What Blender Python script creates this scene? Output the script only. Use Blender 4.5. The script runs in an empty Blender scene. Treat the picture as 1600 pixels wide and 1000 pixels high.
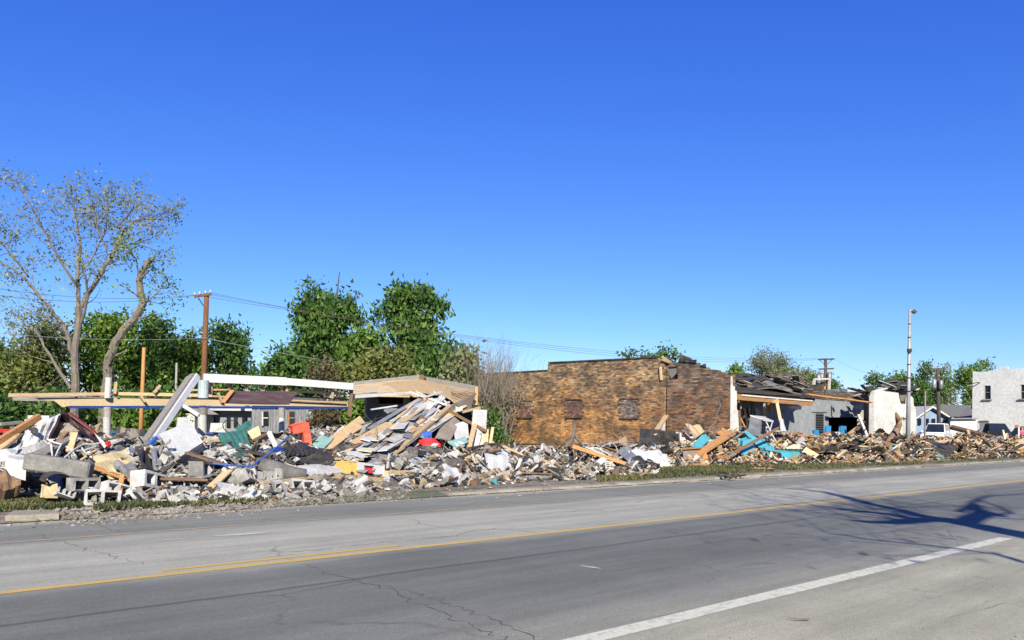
import bpy, bmesh, math, random
import numpy as np
from mathutils import Vector, Matrix, Euler, noise
from mathutils.geometry import tessellate_polygon
S = bpy.context.scene
COL = S.collection
rnd = random.Random(7)
# ---------------------------------------------------------------- camera
# world: X = along the road, Y = away from the road, Z = up.  Pixels are those of the 1600x1000 photograph.
F, CX, HY, EYE = 1200.0, 800.0, 661.0, 1.6
ROLL = math.radians(0.83)
A = math.radians(40)
fwd = Vector((math.sin(A), math.cos(A), 0)); rgt0 = Vector((math.cos(A), -math.sin(A), 0)); up0 = Vector((0, 0, 1))
rgt = rgt0*math.cos(ROLL) + up0*math.sin(ROLL); upv = up0*math.cos(ROLL) - rgt0*math.sin(ROLL)
EYEP = Vector((0, 0, EYE))
cam = bpy.data.cameras.new('camera'); co = bpy.data.objects.new('camera', cam); COL.objects.link(co)
co.matrix_world = Matrix(((rgt.x, upv.x, -fwd.x, 0), (rgt.y, upv.y, -fwd.y, 0), (rgt.z, upv.z, -fwd.z, EYE), (0, 0, 0, 1)))
cam.sensor_width = 36; cam.lens = 36*F/1600; cam.shift_y = (HY-500)/1600; cam.clip_end = 3000; cam.clip_start = .05
S.camera = co
# ---------------------------------------------------------------- light
SUN_EL = math.radians(31)
tr = Vector((.582, .813, 0)).normalized()                       # the way the light travels over the ground
w = bpy.data.worlds.new('World'); S.world = w; w.use_nodes = True
nt = w.node_tree; bg = nt.nodes['Background']
sky = nt.nodes.new('ShaderNodeTexSky'); sky.sky_type = 'NISHITA'; sky.sun_disc = False
sky.sun_elevation = SUN_EL; sky.sun_rotation = math.atan2(-tr.x, -tr.y)
sky.altitude = 300; sky.air_density = 1.0; sky.dust_density = 0; sky.ozone_density = 6.0
# the camera renders a clear sky more saturated than the model: one power curve per channel
sep = nt.nodes.new('ShaderNodeSeparateColor'); com = nt.nodes.new('ShaderNodeCombineColor'); nt.links.new(sky.outputs[0], sep.inputs[0])
for i_, (g_, k_) in enumerate(((1.40, .528), (1.15, .788), (.60, 3.10))):
    pw = nt.nodes.new('ShaderNodeMath'); pw.operation = 'POWER'; pw.inputs[1].default_value = g_; nt.links.new(sep.outputs[i_], pw.inputs[0])
    ml = nt.nodes.new('ShaderNodeMath'); ml.operation = 'MULTIPLY'; ml.inputs[1].default_value = k_; nt.links.new(pw.outputs[0], ml.inputs[0]); nt.links.new(ml.outputs[0], com.inputs[i_])
nt.links.new(com.outputs[0], bg.inputs[0]); bg.inputs[1].default_value = .0566
sl = bpy.data.lights.new('sun', 'SUN'); sl.energy = 5.0; sl.angle = math.radians(.5); sl.color = (1, .93, .77)
so = bpy.data.objects.new('sun', sl); COL.objects.link(so)
sd = Vector((tr.x*math.cos(SUN_EL), tr.y*math.cos(SUN_EL), -math.sin(SUN_EL)))
so.rotation_euler = sd.to_track_quat('-Z', 'Y').to_euler(); so.location = (0, 0, 30)
S.view_settings.view_transform = 'Standard'; S.view_settings.look = 'None'; S.view_settings.gamma = 1
S.view_settings.exposure = 1.0

# ---------------------------------------------------------------- helpers: pixels to places
def ray(px, py): return fwd + rgt*((px-CX)/F) + upv*((HY-py)/F)
def PV(px, py, v): d = ray(px, py); return EYEP + d*(v/d.y)
def PU(px, py, u): d = ray(px, py); return EYEP + d*(u/d.x)
def PD(px, py, D): return EYEP + ray(px, py)*D
def G(px, py, z=0): d = ray(px, py); return EYEP + d*((z-EYE)/d.z)
def uv_of(px, v): return PV(px, 660, v).x
def P3(t):
    return PV(*t) if len(t) == 3 else PD(t[0], t[1], t[2])
# ---------------------------------------------------------------- materials
MATS = {}
def newmat(name):
    m = bpy.data.materials.new(name); m.use_nodes = True; n = m.node_tree; n.nodes.clear()
    out = n.nodes.new('ShaderNodeOutputMaterial'); b = n.nodes.new('ShaderNodeBsdfPrincipled')
    n.links.new(b.outputs[0], out.inputs[0]); MATS[name] = m
    return m, n, b, out
def N(n, t, **k):
    x = n.nodes.new(t)
    for a, v in k.items():
        if a in x.inputs: x.inputs[a].default_value = v
        else: setattr(x, a, v)
    return x
def ramp(n, fac, stops, interp='LINEAR'):
    r = n.nodes.new('ShaderNodeValToRGB'); r.color_ramp.interpolation = interp
    e = r.color_ramp.elements
    while len(e) < len(stops): e.new(.5)
    for i, (p, c) in enumerate(stops):
        e[i].position = p; e[i].color = (c[0], c[1], c[2], 1)
    n.links.new(fac, r.inputs[0]); return r
def mixc(n, fac, a, b, mode='MIX'):
    x = n.nodes.new('ShaderNodeMix'); x.data_type = 'RGBA'; x.blend_type = mode
    for s, v in ((0, fac), (6, a), (7, b)):
        if hasattr(v, 'is_output'): n.links.new(v, x.inputs[s])
        elif s == 0: x.inputs[0].default_value = v
        else: x.inputs[s].default_value = (v[0], v[1], v[2], 1)
    return x.outputs[2]
def mathn(n, op, a, b=0, c=None):
    x = n.nodes.new('ShaderNodeMath'); x.operation = op
    for i, v in enumerate((a, b) if c is None else (a, b, c)):
        if hasattr(v, 'is_output'): n.links.new(v, x.inputs[i])
        else: x.inputs[i].default_value = v
    return x.outputs[0]
def mat(name, c1, c2=None, scale=3, rough=.8, dirt=None, dirt_amt=.5, stretch=None, bump=.15, vary=.25, metal=0, spec=.3, fine=25):
    """weathered surface: two tones mixed by noise, dirt blotches, tone shift per object"""
    m, n, b, out = newmat(name)
    tc = N(n, 'ShaderNodeTexCoord'); src = tc.outputs['Object']
    if stretch:
        mp = N(n, 'ShaderNodeMapping'); mp.inputs['Scale'].default_value = stretch; n.links.new(src, mp.inputs[0]); src = mp.outputs[0]
    oi = N(n, 'ShaderNodeObjectInfo')
    ad = N(n, 'ShaderNodeVectorMath', operation='ADD'); n.links.new(src, ad.inputs[0])
    cm = N(n, 'ShaderNodeCombineXYZ'); r10 = mathn(n, 'MULTIPLY', oi.outputs['Random'], 37)
    for i in range(3): n.links.new(r10, cm.inputs[i])
    n.links.new(cm.outputs[0], ad.inputs[1]); src = ad.outputs[0]
    n1 = N(n, 'ShaderNodeTexNoise', Scale=scale, Detail=6.0, Roughness=.65); n.links.new(src, n1.inputs['Vector'])
    r = ramp(n, n1.outputs[0], [(.35, c1), (.65, c2 or c1)])
    col = r.outputs[0]
    n2 = N(n, 'ShaderNodeTexNoise', Scale=fine, Detail=4.0, Roughness=.7); n.links.new(src, n2.inputs['Vector'])
    f2 = ramp(n, n2.outputs[0], [(.3, (.72,)*3), (.7, (1.12,)*3)])
    col = mixc(n, 1, col, f2.outputs[0], 'MULTIPLY')
    if dirt:
        n3 = N(n, 'ShaderNodeTexNoise', Scale=scale*.6, Detail=8.0, Roughness=.75); n.links.new(src, n3.inputs['Vector'])
        off = N(n, 'ShaderNodeVectorMath', operation='ADD'); off.inputs[1].default_value = (11, 5, 3)
        n.links.new(src, off.inputs[0]); n.links.new(off.outputs[0], n3.inputs['Vector'])
        d = ramp(n, n3.outputs[0], [(.5, (0,)*3), (.68, (dirt_amt,)*3)])
        col = mixc(n, d.outputs[0], col, dirt)
    if vary:
        mr = N(n, 'ShaderNodeMapRange'); n.links.new(oi.outputs['Random'], mr.inputs[0]); mr.inputs[3].default_value = 1-vary; mr.inputs[4].default_value = 1+vary*.6
        cb = N(n, 'ShaderNodeCombineColor')
        for i in range(3): n.links.new(mr.outputs[0], cb.inputs[i])
        col = mixc(n, 1, col, cb.outputs[0], 'MULTIPLY')
    n.links.new(col, b.inputs['Base Color'])
    b.inputs['Roughness'].default_value = rough; b.inputs['Metallic'].default_value = metal
    b.inputs['Specular IOR Level'].default_value = spec
    if bump:
        bp = N(n, 'ShaderNodeBump', Strength=bump, Distance=.03); n.links.new(n2.outputs[0], bp.inputs['Height']); n.links.new(bp.outputs[0], b.inputs['Normal'])
    return m
WG = (1, 1, 6)
mat('concrete', (.21, .205, .19), (.36, .35, .33), 5, .9, (.22, .2, .17), .6, vary=.3)
mat('concrete_white', (.42, .41, .40), (.60, .59, .57), 4, .85, (.35, .32, .28), .6, vary=.2)
mat('concrete_tan', (.24, .19, .15), (.36, .30, .25), 4, .9, (.18, .15, .12), .6)
mat('wood_new', (.55, .37, .19), (.72, .54, .32), 3, .75, (.3, .2, .1), .5, (1.5, 12, 12), vary=.25)
mat('wood_orange', (.42, .19, .06), (.62, .34, .14), 3, .7, (.18, .08, .03), .6, (1.5, 12, 12), vary=.3)
mat('wood_brown', (.17, .10, .055), (.30, .19, .11), 3, .8, (.06, .04, .025), .6, (1.5, 12, 12), vary=.4)
mat('wood_grey', (.24, .22, .20), (.40, .37, .34), 3, .85, (.1, .09, .08), .5, (1.5, 12, 12), vary=.3)
mat('wood_char', (.02, .018, .016), (.07, .06, .05), 3, .9, (.14, .1, .07), .4, (1.5, 12, 12), vary=.4)
mat('wood_white', (.54, .53, .50), (.66, .65, .62), 3, .6, (.4, .35, .28), .6, (1.5, 8, 8), vary=.15)
mat('ply_tan', (.52, .38, .21), (.68, .52, .31), 1.6, .8, (.32, .22, .12), .5, (1, 4, 1), vary=.2)
mat('ply_pale', (.52, .41, .24), (.60, .49, .31), 1.2, .8, (.5, .38, .24), .4, (1, 6, 1), vary=.1)
mat('osb', (.5, .34, .17), (.66, .47, .26), 9, .85, (.3, .2, .1), .4, vary=.2)
mat('drywall', (.40, .39, .37), (.54, .53, .51), 3, .85, (.36, .31, .26), .7, vary=.2)
mat('panel_brown', (.2, .165, .13), (.3, .25, .2), 2, .8, (.1, .08, .06), .5)
mat('siding_grey', (.21, .22, .22), (.30, .31, .31), 2, .6, (.16, .15, .14), .5, vary=.25)
mat('siding_blue', (.36, .44, .46), (.46, .54, .56), 2, .6, (.3, .3, .3), .5, vary=.2)
mat('siding_white', (.56, .56, .54), (.68, .68, .66), 2, .55, (.42, .38, .3), .6, vary=.12)
mat('metal_grey', (.22, .22, .215), (.38, .38, .37), 2.5, .45, (.2, .16, .12), .6, metal=.35, vary=.3)
mat('metal_dark', (.03, .03, .03), (.08, .075, .07), 2.5, .5, (.2, .13, .08), .4, metal=.2, vary=.4)
mat('metal_maroon', (.02, .008, .012), (.045, .016, .022), 3, .5, (.12, .07, .05), .4, vary=0)
mat('metal_purple', (.065, .04, .042), (.1, .065, .065), 2, .5, (.2, .15, .13), .45, (1, 5, 1), vary=0)
mat('felt_black', (.02, .019, .018), (.07, .063, .056), 3, .95, (.2, .17, .14), .55, vary=.4)
mat('felt_grey', (.13, .125, .12), (.26, .25, .235), 3, .95, (.08, .07, .06), .5, vary=.3)
mat('foam_tan', (.55, .43, .22), (.68, .56, .32), 4, .9, (.3, .27, .23), .6)
mat('fabric_white', (.54, .54, .54), (.64, .64, .64), 2, .9, (.48, .46, .44), .45, vary=.1)
mat('turquoise', (.07, .38, .46), (.11, .47, .55), 2, .5, (.2, .26, .25), .6, vary=.15)
mat('green_metal', (.035, .14, .11), (.06, .19, .15), 1.3, .4, (.2, .26, .22), .6, (1, 4, 1), vary=0, metal=.1)
mat('green_pale', (.36, .48, .33), (.45, .56, .4), 2, .8, (.25, .27, .2), .5)
mat('teal_pale', (.2, .42, .38), (.36, .56, .5), 5, .7, (.4, .4, .36), .5)
mat('red_orange', (.80, .10, .05), (.86, .15, .08), 2, .45, (.5, .25, .18), .6, vary=0)
mat('red', (.6, .03, .03), (.7, .05, .04), 3, .5, vary=.1)
mat('red_brown', (.22, .05, .04), (.32, .08, .06), 3, .6, (.1, .05, .04), .4)
mat('blue', (.03, .1, .38), (.05, .15, .5), 3, .5, (.2, .2, .25), .3, vary=.1)
mat('blue_trim', (.012, .04, .2), (.02, .06, .27), 3, .5, vary=0)
mat('blue_chair', (.04, .22, .5), (.06, .28, .58), 3, .5, vary=.1)
mat('yellow', (.62, .42, .09), (.7, .5, .14), 3, .7, (.35, .26, .1), .5, vary=0)
mat('white_paint', (.60, .61, .60), (.70, .71, .70), 1.5, .5, (.5, .48, .44), .5, vary=.05)
mat('cream', (.68, .6, .42), (.76, .69, .5), 3, .7, vary=.05)
mat('black', (.012, .012, .013), (.02, .02, .02), 3, .5, vary=0)
mat('room_shade', (.015, .014, .013), (.03, .028, .026), 2, .95, vary=0)  # near-black colour standing in for the shade inside rooms and gaps
mat('grey_wall', (.25, .27, .29), (.31, .33, .35), .8, .85, (.19, .19, .19), .5, fine=6, vary=0)
mat('white_block', (.60, .59, .55), (.70, .69, .65), 1.2, .8, (.33, .3, .26), .6, fine=8, vary=0)
mat('white_render', (.60, .60, .57), (.68, .68, .65), .5, .8, (.46, .48, .5), .5, fine=5, vary=0)
mat('pole_wood', (.14, .062, .026), (.24, .11, .05), 2, .85, (.06, .035, .02), .5, (8, 8, 1.2), vary=.1)
mat('pole_orange', (.44, .2, .06), (.56, .28, .1), 2, .8, (.3, .12, .04), .5, (8, 8, 1.2), vary=0)
mat('pole_dark', (.06, .045, .035), (.12, .09, .07), 2, .85, vary=0)
mat('pole_metal', (.36, .37, .37), (.48, .49, .49), 3, .5, (.2, .17, .14), .4, metal=.3, vary=0)
mat('bark', (.13, .11, .09), (.27, .235, .19), 2, .95, (.12, .1, .08), .6, (6, 6, 1), bump=.6, vary=.1)
mat('bark_dark', (.07, .055, .042), (.14, .11, .085), 2, .95, bump=.6, vary=.2)
mat('twig', (.16, .13, .1), (.28, .23, .17), 4, .9, vary=.3)
mat('root', (.2, .12, .07), (.34, .22, .13), 4, .9, (.08, .05, .03), .6, vary=.1)
mat('kerb', (.28, .25, .20), (.42, .38, .31), 2, .9, (.13, .11, .08), .85, vary=0)
mat('rubber', (.012, .012, .012), (.03, .03, .03), 5, .8, vary=0)
mat('rim', (.4, .4, .4), (.5, .5, .5), 5, .35, metal=.7, vary=0)
mat('car_white', (.75, .76, .77), (.8, .8, .8), 1, .25, (.5, .47, .42), .3, vary=0, bump=0, spec=.5)
mat('car_black', (.015, .016, .02), (.03, .03, .035), 1, .25, (.2, .18, .15), .2, vary=0, bump=0, spec=.5)
mat('car_glass', (.012, .016, .02), (.02, .025, .03), 1, .08, vary=0, bump=0, spec=.7)
mat('lamp_white', (.8, .8, .75), (.8, .8, .75), 1, .2, vary=0, bump=0, spec=.6)
mat('lamp_red', (.4, .02, .02), (.5, .03, .03), 1, .2, vary=0, bump=0, spec=.6)
mat('roof_grey', (.11, .11, .115), (.16, .16, .165), 6, .9, vary=0)
mat('house_white', (.5, .5, .5), (.6, .6, .6), 1, .8, (.4, .38, .36), .3, vary=0)
mat('house_grey', (.2, .21, .23), (.27, .28, .3), 1, .8, vary=0)
mat('house_blue', (.22, .32, .48), (.28, .38, .54), 1, .7, vary=0)
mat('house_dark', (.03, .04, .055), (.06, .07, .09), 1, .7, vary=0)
mat('barn_wood', (.14, .145, .155), (.3, .31, .33), 4, .9, (.08, .075, .07), .5, (6, 6, .5), vary=.1)
mat('window_dark', (.01, .012, .015), (.02, .024, .03), 1, .15, vary=0, bump=0, spec=.6)
mat('pink', (.6, .08, .18), (.7, .12, .24), 3, .8, vary=0)
mat('skin', (.45, .27, .18), (.5, .3, .2), 3, .6, vary=0)
mat('jeans', (.05, .07, .13), (.08, .1, .18), 8, .9, vary=0)
mat('insulator', (.5, .5, .5), (.6, .6, .6), 3, .3, vary=0)

def ground_mats():
    # soil and thin grass
    m, n, b, out = newmat('dirt')
    tc = N(n, 'ShaderNodeTexCoord')
    a = N(n, 'ShaderNodeTexNoise', Scale=.35, Detail=8.0, Roughness=.6); n.links.new(tc.outputs['Object'], a.inputs['Vector'])
    c = N(n, 'ShaderNodeTexNoise', Scale=9.0, Detail=8.0, Roughness=.75); n.links.new(tc.outputs['Object'], c.inputs['Vector'])
    r1 = ramp(n, c.outputs[0], [(.25, (.07, .055, .04)), (.5, (.2, .165, .125)), (.75, (.42, .38, .32))])
    r2 = ramp(n, c.outputs[0], [(.3, (.035, .055, .02)), (.7, (.10, .14, .05))])
    f = ramp(n, a.outputs[0], [(.46, (0,)*3), (.6, (.75,)*3)])
    n.links.new(mixc(n, f.outputs[0], r1.outputs[0], r2.outputs[0]), b.inputs['Base Color']); b.inputs['Roughness'].default_value = 1
    bp = N(n, 'ShaderNodeBump', Strength=.6, Distance=.05); n.links.new(c.outputs[0], bp.inputs['Height']); n.links.new(bp.outputs[0], b.inputs['Normal'])
    # asphalt, tone by lane, with patches, seam and speckle
    m, n, b, out = newmat('asphalt')
    tc = N(n, 'ShaderNodeTexCoord'); sp = N(n, 'ShaderNodeSeparateXYZ'); n.links.new(tc.outputs['Object'], sp.inputs[0]); Y = sp.outputs[1]
    wob = N(n, 'ShaderNodeTexNoise', Scale=.5, Detail=5.0); n.links.new(tc.outputs['Object'], wob.inputs['Vector'])
    Yw = mathn(n, 'ADD', Y, mathn(n, 'MULTIPLY', mathn(n, 'SUBTRACT', wob.outputs[0], .5), .5))
    t = mathn(n, 'DIVIDE', mathn(n, 'ADD', Yw, 2), 18)
    L = lambda y: (y+2)/18
    lane = ramp(n, t, [(L(-2), (.40, .385, .285)), (L(3.6), (.375, .36, .27)), (L(4.6), (.22, .22, .19)), (L(5.6), (.158, .162, .142)),
                       (L(7.9), (.168, .172, .152)), (L(8.35), (.36, .355, .29)), (L(10.2), (.39, .38, .31)), (L(11.2), (.34, .335, .275)), (L(11.55), (.22, .222, .185)),
                       (L(13.1), (.235, .235, .195)), (L(13.45), (.42, .39, .31))])
    st = N(n, 'ShaderNodeMapping'); st.inputs['Scale'].default_value = (.12, 1.6, 1); n.links.new(tc.outputs['Object'], st.inputs[0])
    sn = N(n, 'ShaderNodeTexNoise', Scale=1.6, Detail=7.0, Roughness=.65); n.links.new(st.outputs[0], sn.inputs['Vector'])
    sr = ramp(n, sn.outputs[0], [(.3, (.8,)*3), (.7, (1.16,)*3)])
    col = mixc(n, 1, lane.outputs[0], sr.outputs[0], 'MULTIPLY')
    pn = N(n, 'ShaderNodeTexNoise', Scale=.45, Detail=9.0, Roughness=.7); n.links.new(tc.outputs['Object'], pn.inputs['Vector'])
    pr = ramp(n, pn.outputs[0], [(.3, (.83,)*3), (.7, (1.14,)*3)])
    col = mixc(n, 1, col, pr.outputs[0], 'MULTIPLY')
    fn = N(n, 'ShaderNodeTexNoise', Scale=70.0, Detail=3.0, Roughness=.8); n.links.new(tc.outputs['Object'], fn.inputs['Vector'])
    fr = ramp(n, fn.outputs[0], [(.25, (.5,)*3), (.5, (1,)*3), (.78, (1.7,)*3)])
    col = mixc(n, 1, col, fr.outputs[0], 'MULTIPLY')
    fm = N(n, 'ShaderNodeTexNoise', Scale=16.0, Detail=6.0, Roughness=.8); n.links.new(tc.outputs['Object'], fm.inputs['Vector'])
    col = mixc(n, 1, col, ramp(n, fm.outputs[0], [(.3, (.84,)*3), (.7, (1.15,)*3)]).outputs[0], 'MULTIPLY')
    # fine cracks
    vt = N(n, 'ShaderNodeMapping'); vt.inputs['Scale'].default_value = (.22, .5, 1); n.links.new(tc.outputs['Object'], vt.inputs[0])
    wn = N(n, 'ShaderNodeTexNoise', Scale=2.0, Detail=6.0); n.links.new(vt.outputs[0], wn.inputs['Vector'])
    wv = mixc(n, .16, vt.outputs[0], wn.outputs[1])
    vo = N(n, 'ShaderNodeTexVoronoi', feature='DISTANCE_TO_EDGE', Scale=1.5); n.links.new(wv, vo.inputs['Vector'])
    cr = ramp(n, vo.outputs[0], [(0, (1,)*3), (.009, (0,)*3)])
    gate = ramp(n, pn.outputs[0], [(.5, (0,)*3), (.6, (.6,)*3)])
    ck = mathn(n, 'MULTIPLY', cr.outputs[0], gate.outputs[0])
    col = mixc(n, ck, col, (.05, .05, .055))
    # seam along the near lane
    yw2 = mathn(n, 'ADD', Y, mathn(n, 'MULTIPLY', mathn(n, 'SUBTRACT', wob.outputs[0], .5), .18))
    seam = mathn(n, 'ABSOLUTE', mathn(n, 'SUBTRACT', yw2, 6.95))
    smr = ramp(n, seam, [(.0, (.75,)*3), (.05, (0,)*3)])
    col = mixc(n, smr.outputs[0], col, (.055, .057, .065))
    # white dust specks
    vs = N(n, 'ShaderNodeTexVoronoi', Scale=5.0); n.links.new(tc.outputs['Object'], vs.inputs['Vector'])
    ds = ramp(n, vs.outputs[0], [(.03, (1,)*3), (.05, (0,)*3)])
    gs = N(n, 'ShaderNodeTexNoise', Scale=.9, Detail=3.0); n.links.new(tc.outputs['Object'], gs.inputs['Vector'])
    gr = ramp(n, gs.outputs[0], [(.58, (0,)*3), (.68, (.6,)*3)])
    col = mixc(n, mathn(n, 'MULTIPLY', ds.outputs[0], gr.outputs[0]), col, (.55, .55, .53))
    n.links.new(col, b.inputs['Base Color']); b.inputs['Roughness'].default_value = .85; b.inputs['Specular IOR Level'].default_value = .25
    bp = N(n, 'ShaderNodeBump', Strength=.35, Distance=.01); n.links.new(fn.outputs[0], bp.inputs['Height']); n.links.new(bp.outputs[0], b.inputs['Normal'])
    # worn paints
    for nm, c, under, lo in (('paint_yellow', (.54, .36, .09), (.22, .21, .2), .33), ('paint_yellow_faded', (.55, .34, .09), (.24, .23, .22), .46), ('paint_white', (.60, .59, .47), (.30, .29, .25), .36), ('paint_dust', (.62, .62, .60), (.41, .40, .34), .47)):
        m, n, b, out = newmat(nm)
        tc = N(n, 'ShaderNodeTexCoord')
        a = N(n, 'ShaderNodeTexNoise', Scale=9.0, Detail=9.0, Roughness=.85); n.links.new(tc.outputs['Object'], a.inputs['Vector'])
        f = ramp(n, a.outputs[0], [(lo+.03, (.1,)*3), (lo+.14, (1,)*3)])
        n.links.new(mixc(n, f.outputs[0], under, c), b.inputs['Base Color']); b.inputs['Roughness'].default_value = .8
ground_mats()

def brick_mat(name, c1, c2, mortar, soot_amt, bw=.26, bh=.09, axis='Y', tint=None, msize=.008):
    m, n, b, out = newmat(name)
    tc = N(n, 'ShaderNodeTexCoord'); sp = N(n, 'ShaderNodeSeparateXYZ'); n.links.new(tc.outputs['Object'], sp.inputs[0])
    cb = N(n, 'ShaderNodeCombineXYZ')
    h = mathn(n, 'ADD', sp.outputs[0], sp.outputs[1])
    n.links.new(h, cb.inputs[0]); n.links.new(sp.outputs[2], cb.inputs[1])
    bt = N(n, 'ShaderNodeTexBrick'); n.links.new(cb.outputs[0], bt.inputs['Vector'])
    bt.inputs['Scale'].default_value = 1; bt.inputs['Brick Width'].default_value = bw; bt.inputs['Row Height'].default_value = bh
    bt.inputs['Mortar Size'].default_value = msize; bt.inputs['Mortar Smooth'].default_value = .3; bt.inputs['Bias'].default_value = 0
    bt.inputs['Color1'].default_value = (0, 0, 0, 1); bt.inputs['Color2'].default_value = (1, 1, 1, 1); bt.inputs['Mortar'].default_value = (.5, .5, .5, 1)
    big = N(n, 'ShaderNodeTexNoise', Scale=.55, Detail=6.0, Roughness=.65); n.links.new(tc.outputs['Object'], big.inputs['Vector'])
    hm = N(n, 'ShaderNodeMapping'); hm.inputs['Scale'].default_value = (.6, .6, 4.5); n.links.new(tc.outputs['Object'], hm.inputs[0])
    hn = N(n, 'ShaderNodeTexNoise', Scale=1.5, Detail=5.0, Roughness=.7); n.links.new(hm.outputs[0], hn.inputs['Vector'])
    r1 = ramp(n, bt.outputs[0], [(.0, (c1[0]*.3, c1[1]*.28, c1[2]*.35)), (.18, (c1[0]*.62, c1[1]*.55, c1[2]*.5)), (.5, c1), (.8, (c1[0]*1.3, c1[1]*1.2, c1[2]*1.1)), (1, c2)])
    r2 = ramp(n, bt.outputs[0], [(.0, (c2[0]*.22, c2[1]*.2, c2[2]*.2)), (.3, (c2[0]*.55, c2[1]*.5, c2[2]*.45)), (.7, c2), (1, (c2[0]*1.35, c2[1]*1.4, c2[2]*1.5))])
    hz = N(n, 'ShaderNodeMapRange'); n.links.new(sp.outputs[2], hz.inputs[0]); hz.inputs[1].default_value = .8; hz.inputs[2].default_value = 5.2; hz.inputs[3].default_value = -.09; hz.inputs[4].default_value = .13
    hv = mathn(n, 'ADD', mathn(n, 'ADD', mathn(n, 'MULTIPLY', hn.outputs[0], .6), mathn(n, 'MULTIPLY', big.outputs[0], .4)), hz.outputs[0])
    hf = ramp(n, hv, [(.47, (0,)*3), (.58, (.95,)*3)]).outputs[0]
    col = mixc(n, hf, r1.outputs[0], r2.outputs[0])
    dn = N(n, 'ShaderNodeTexNoise', Scale=3.2, Detail=4.0, Roughness=.6); dm = N(n, 'ShaderNodeMapping'); dm.inputs['Scale'].default_value = (.8, .8, 2.2); n.links.new(tc.outputs['Object'], dm.inputs[0]); n.links.new(dm.outputs[0], dn.inputs['Vector'])
    col = mixc(n, ramp(n, dn.outputs[0], [(.63, (0,)*3), (.72, (.65,)*3)]).outputs[0], col, (.06, .035, .02))
    col = mixc(n, bt.outputs[1], col, mortar)
    sm = N(n, 'ShaderNodeMapping'); sm.inputs['Scale'].default_value = (1, .7, 1.6); n.links.new(tc.outputs['Object'], sm.inputs[0])
    sn = N(n, 'ShaderNodeTexNoise', Scale=.8, Detail=9.0, Roughness=.7); n.links.new(sm.outputs[0], sn.inputs['Vector'])
    # soot gathers at the burnt end (towards the road)
    by = N(n, 'ShaderNodeMapRange'); n.links.new(sp.outputs[1], by.inputs[0]); by.inputs[1].default_value = 31; by.inputs[2].default_value = 21.5; by.inputs[3].default_value = -.10; by.inputs[4].default_value = .15
    sv = mathn(n, 'ADD', sn.outputs[0], by.outputs[0] if soot_amt < 2 else (.12 if soot_amt == 2 else .09))
    sr = ramp(n, sv, [(.50, (0,)*3), (.74, (.8,)*3)])
    col = mixc(n, sr.outputs[0], col, (.035, .03, .027))
    fine = N(n, 'ShaderNodeTexNoise', Scale=14.0, Detail=5.0, Roughness=.75); n.links.new(tc.outputs['Object'], fine.inputs['Vector'])
    fr = ramp(n, fine.outputs[0], [(.3, (.55,)*3), (.5, (1,)*3), (.72, (1.4,)*3)])
    col = mixc(n, 1, col, fr.outputs[0], 'MULTIPLY')
    mm_ = N(n, 'ShaderNodeMapping'); mm_.inputs['Scale'].default_value = (1.6, 1.6, 6.5); n.links.new(tc.outputs['Object'], mm_.inputs[0])
    mn = N(n, 'ShaderNodeTexNoise', Scale=1.5, Detail=6.0, Roughness=.7); n.links.new(mm_.outputs[0], mn.inputs['Vector'])
    col = mixc(n, 1, col, ramp(n, mn.outputs[0], [(.3, (.58, .54, .52)), (.47, (.95, .95, .95)), (.68, (1.32, 1.3, 1.26))]).outputs[0], 'MULTIPLY')
    wsn = N(n, 'ShaderNodeTexNoise', Scale=1.3, Detail=5.0, Roughness=.6); wo = N(n, 'ShaderNodeVectorMath', operation='ADD'); wo.inputs[1].default_value = (7, 3, 9)
    n.links.new(tc.outputs['Object'], wo.inputs[0]); n.links.new(wo.outputs[0], wsn.inputs['Vector'])
    wr = ramp(n, wsn.outputs[0], [(.66, (0,)*3), (.76, (.55,)*3)])
    col = mixc(n, wr.outputs[0], col, (.42, .38, .34))
    n.links.new(col, b.inputs['Base Color']); b.inputs['Roughness'].default_value = .85
    bp = N(n, 'ShaderNodeBump', Strength=.7, Distance=.02); n.links.new(fine.outputs[0], bp.inputs['Height']); n.links.new(bp.outputs[0], b.inputs['Normal'])
brick_mat('brick_tan', (.62, .31, .10), (.56, .40, .23), (.32, .19, .08), 1)
brick_mat('brick_sooty', (.29, .14, .06), (.27, .205, .15), (.08, .055, .035), 3)
brick_mat('brick_burnt', (.15, .08, .045), (.2, .16, .12), (.06, .05, .04), 2)
brick_mat('brick_grey', (.34, .25, .21), (.44, .36, .32), (.12, .09, .08), 0, .2, .09)
brick_mat('brick_purple', (.30, .14, .12), (.42, .30, .27), (.1, .06, .05), 0, .2, .09)

def leaf_mat(name, a, bcol, c):
    m, n, b, out = newmat(name)
    g = N(n, 'ShaderNodeNewGeometry'); tc = N(n, 'ShaderNodeTexCoord')
    r = ramp(n, g.outputs['Random Per Island'], [(0, a), (.5, bcol), (1, c)])
    ns = N(n, 'ShaderNodeTexNoise', Scale=.45, Detail=3.0); n.links.new(tc.outputs['Object'], ns.inputs['Vector'])
    nr = ramp(n, ns.outputs[0], [(.35, (.75, .8, .8)), (.65, (1.3, 1.2, 1.0))])
    col = mixc(n, 1, r.outputs[0], nr.outputs[0], 'MULTIPLY')
    n.links.new(col, b.inputs['Base Color']); b.inputs['Roughness'].default_value = .55; b.inputs['Specular IOR Level'].default_value = .35
    tl = N(n, 'ShaderNodeBsdfTranslucent'); n.links.new(col, tl.inputs[0])
    mx = N(n, 'ShaderNodeMixShader'); mx.inputs[0].default_value = .4
    n.links.new(b.outputs[0], mx.inputs[1]); n.links.new(tl.outputs[0], mx.inputs[2]); n.links.new(mx.outputs[0], out.inputs[0])
leaf_mat('leaf_dark', (.035, .10, .026), (.08, .17, .036), (.16, .265, .06))
leaf_mat('leaf_mid', (.06, .14, .02), (.13, .235, .035), (.23, .34, .07))
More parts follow.
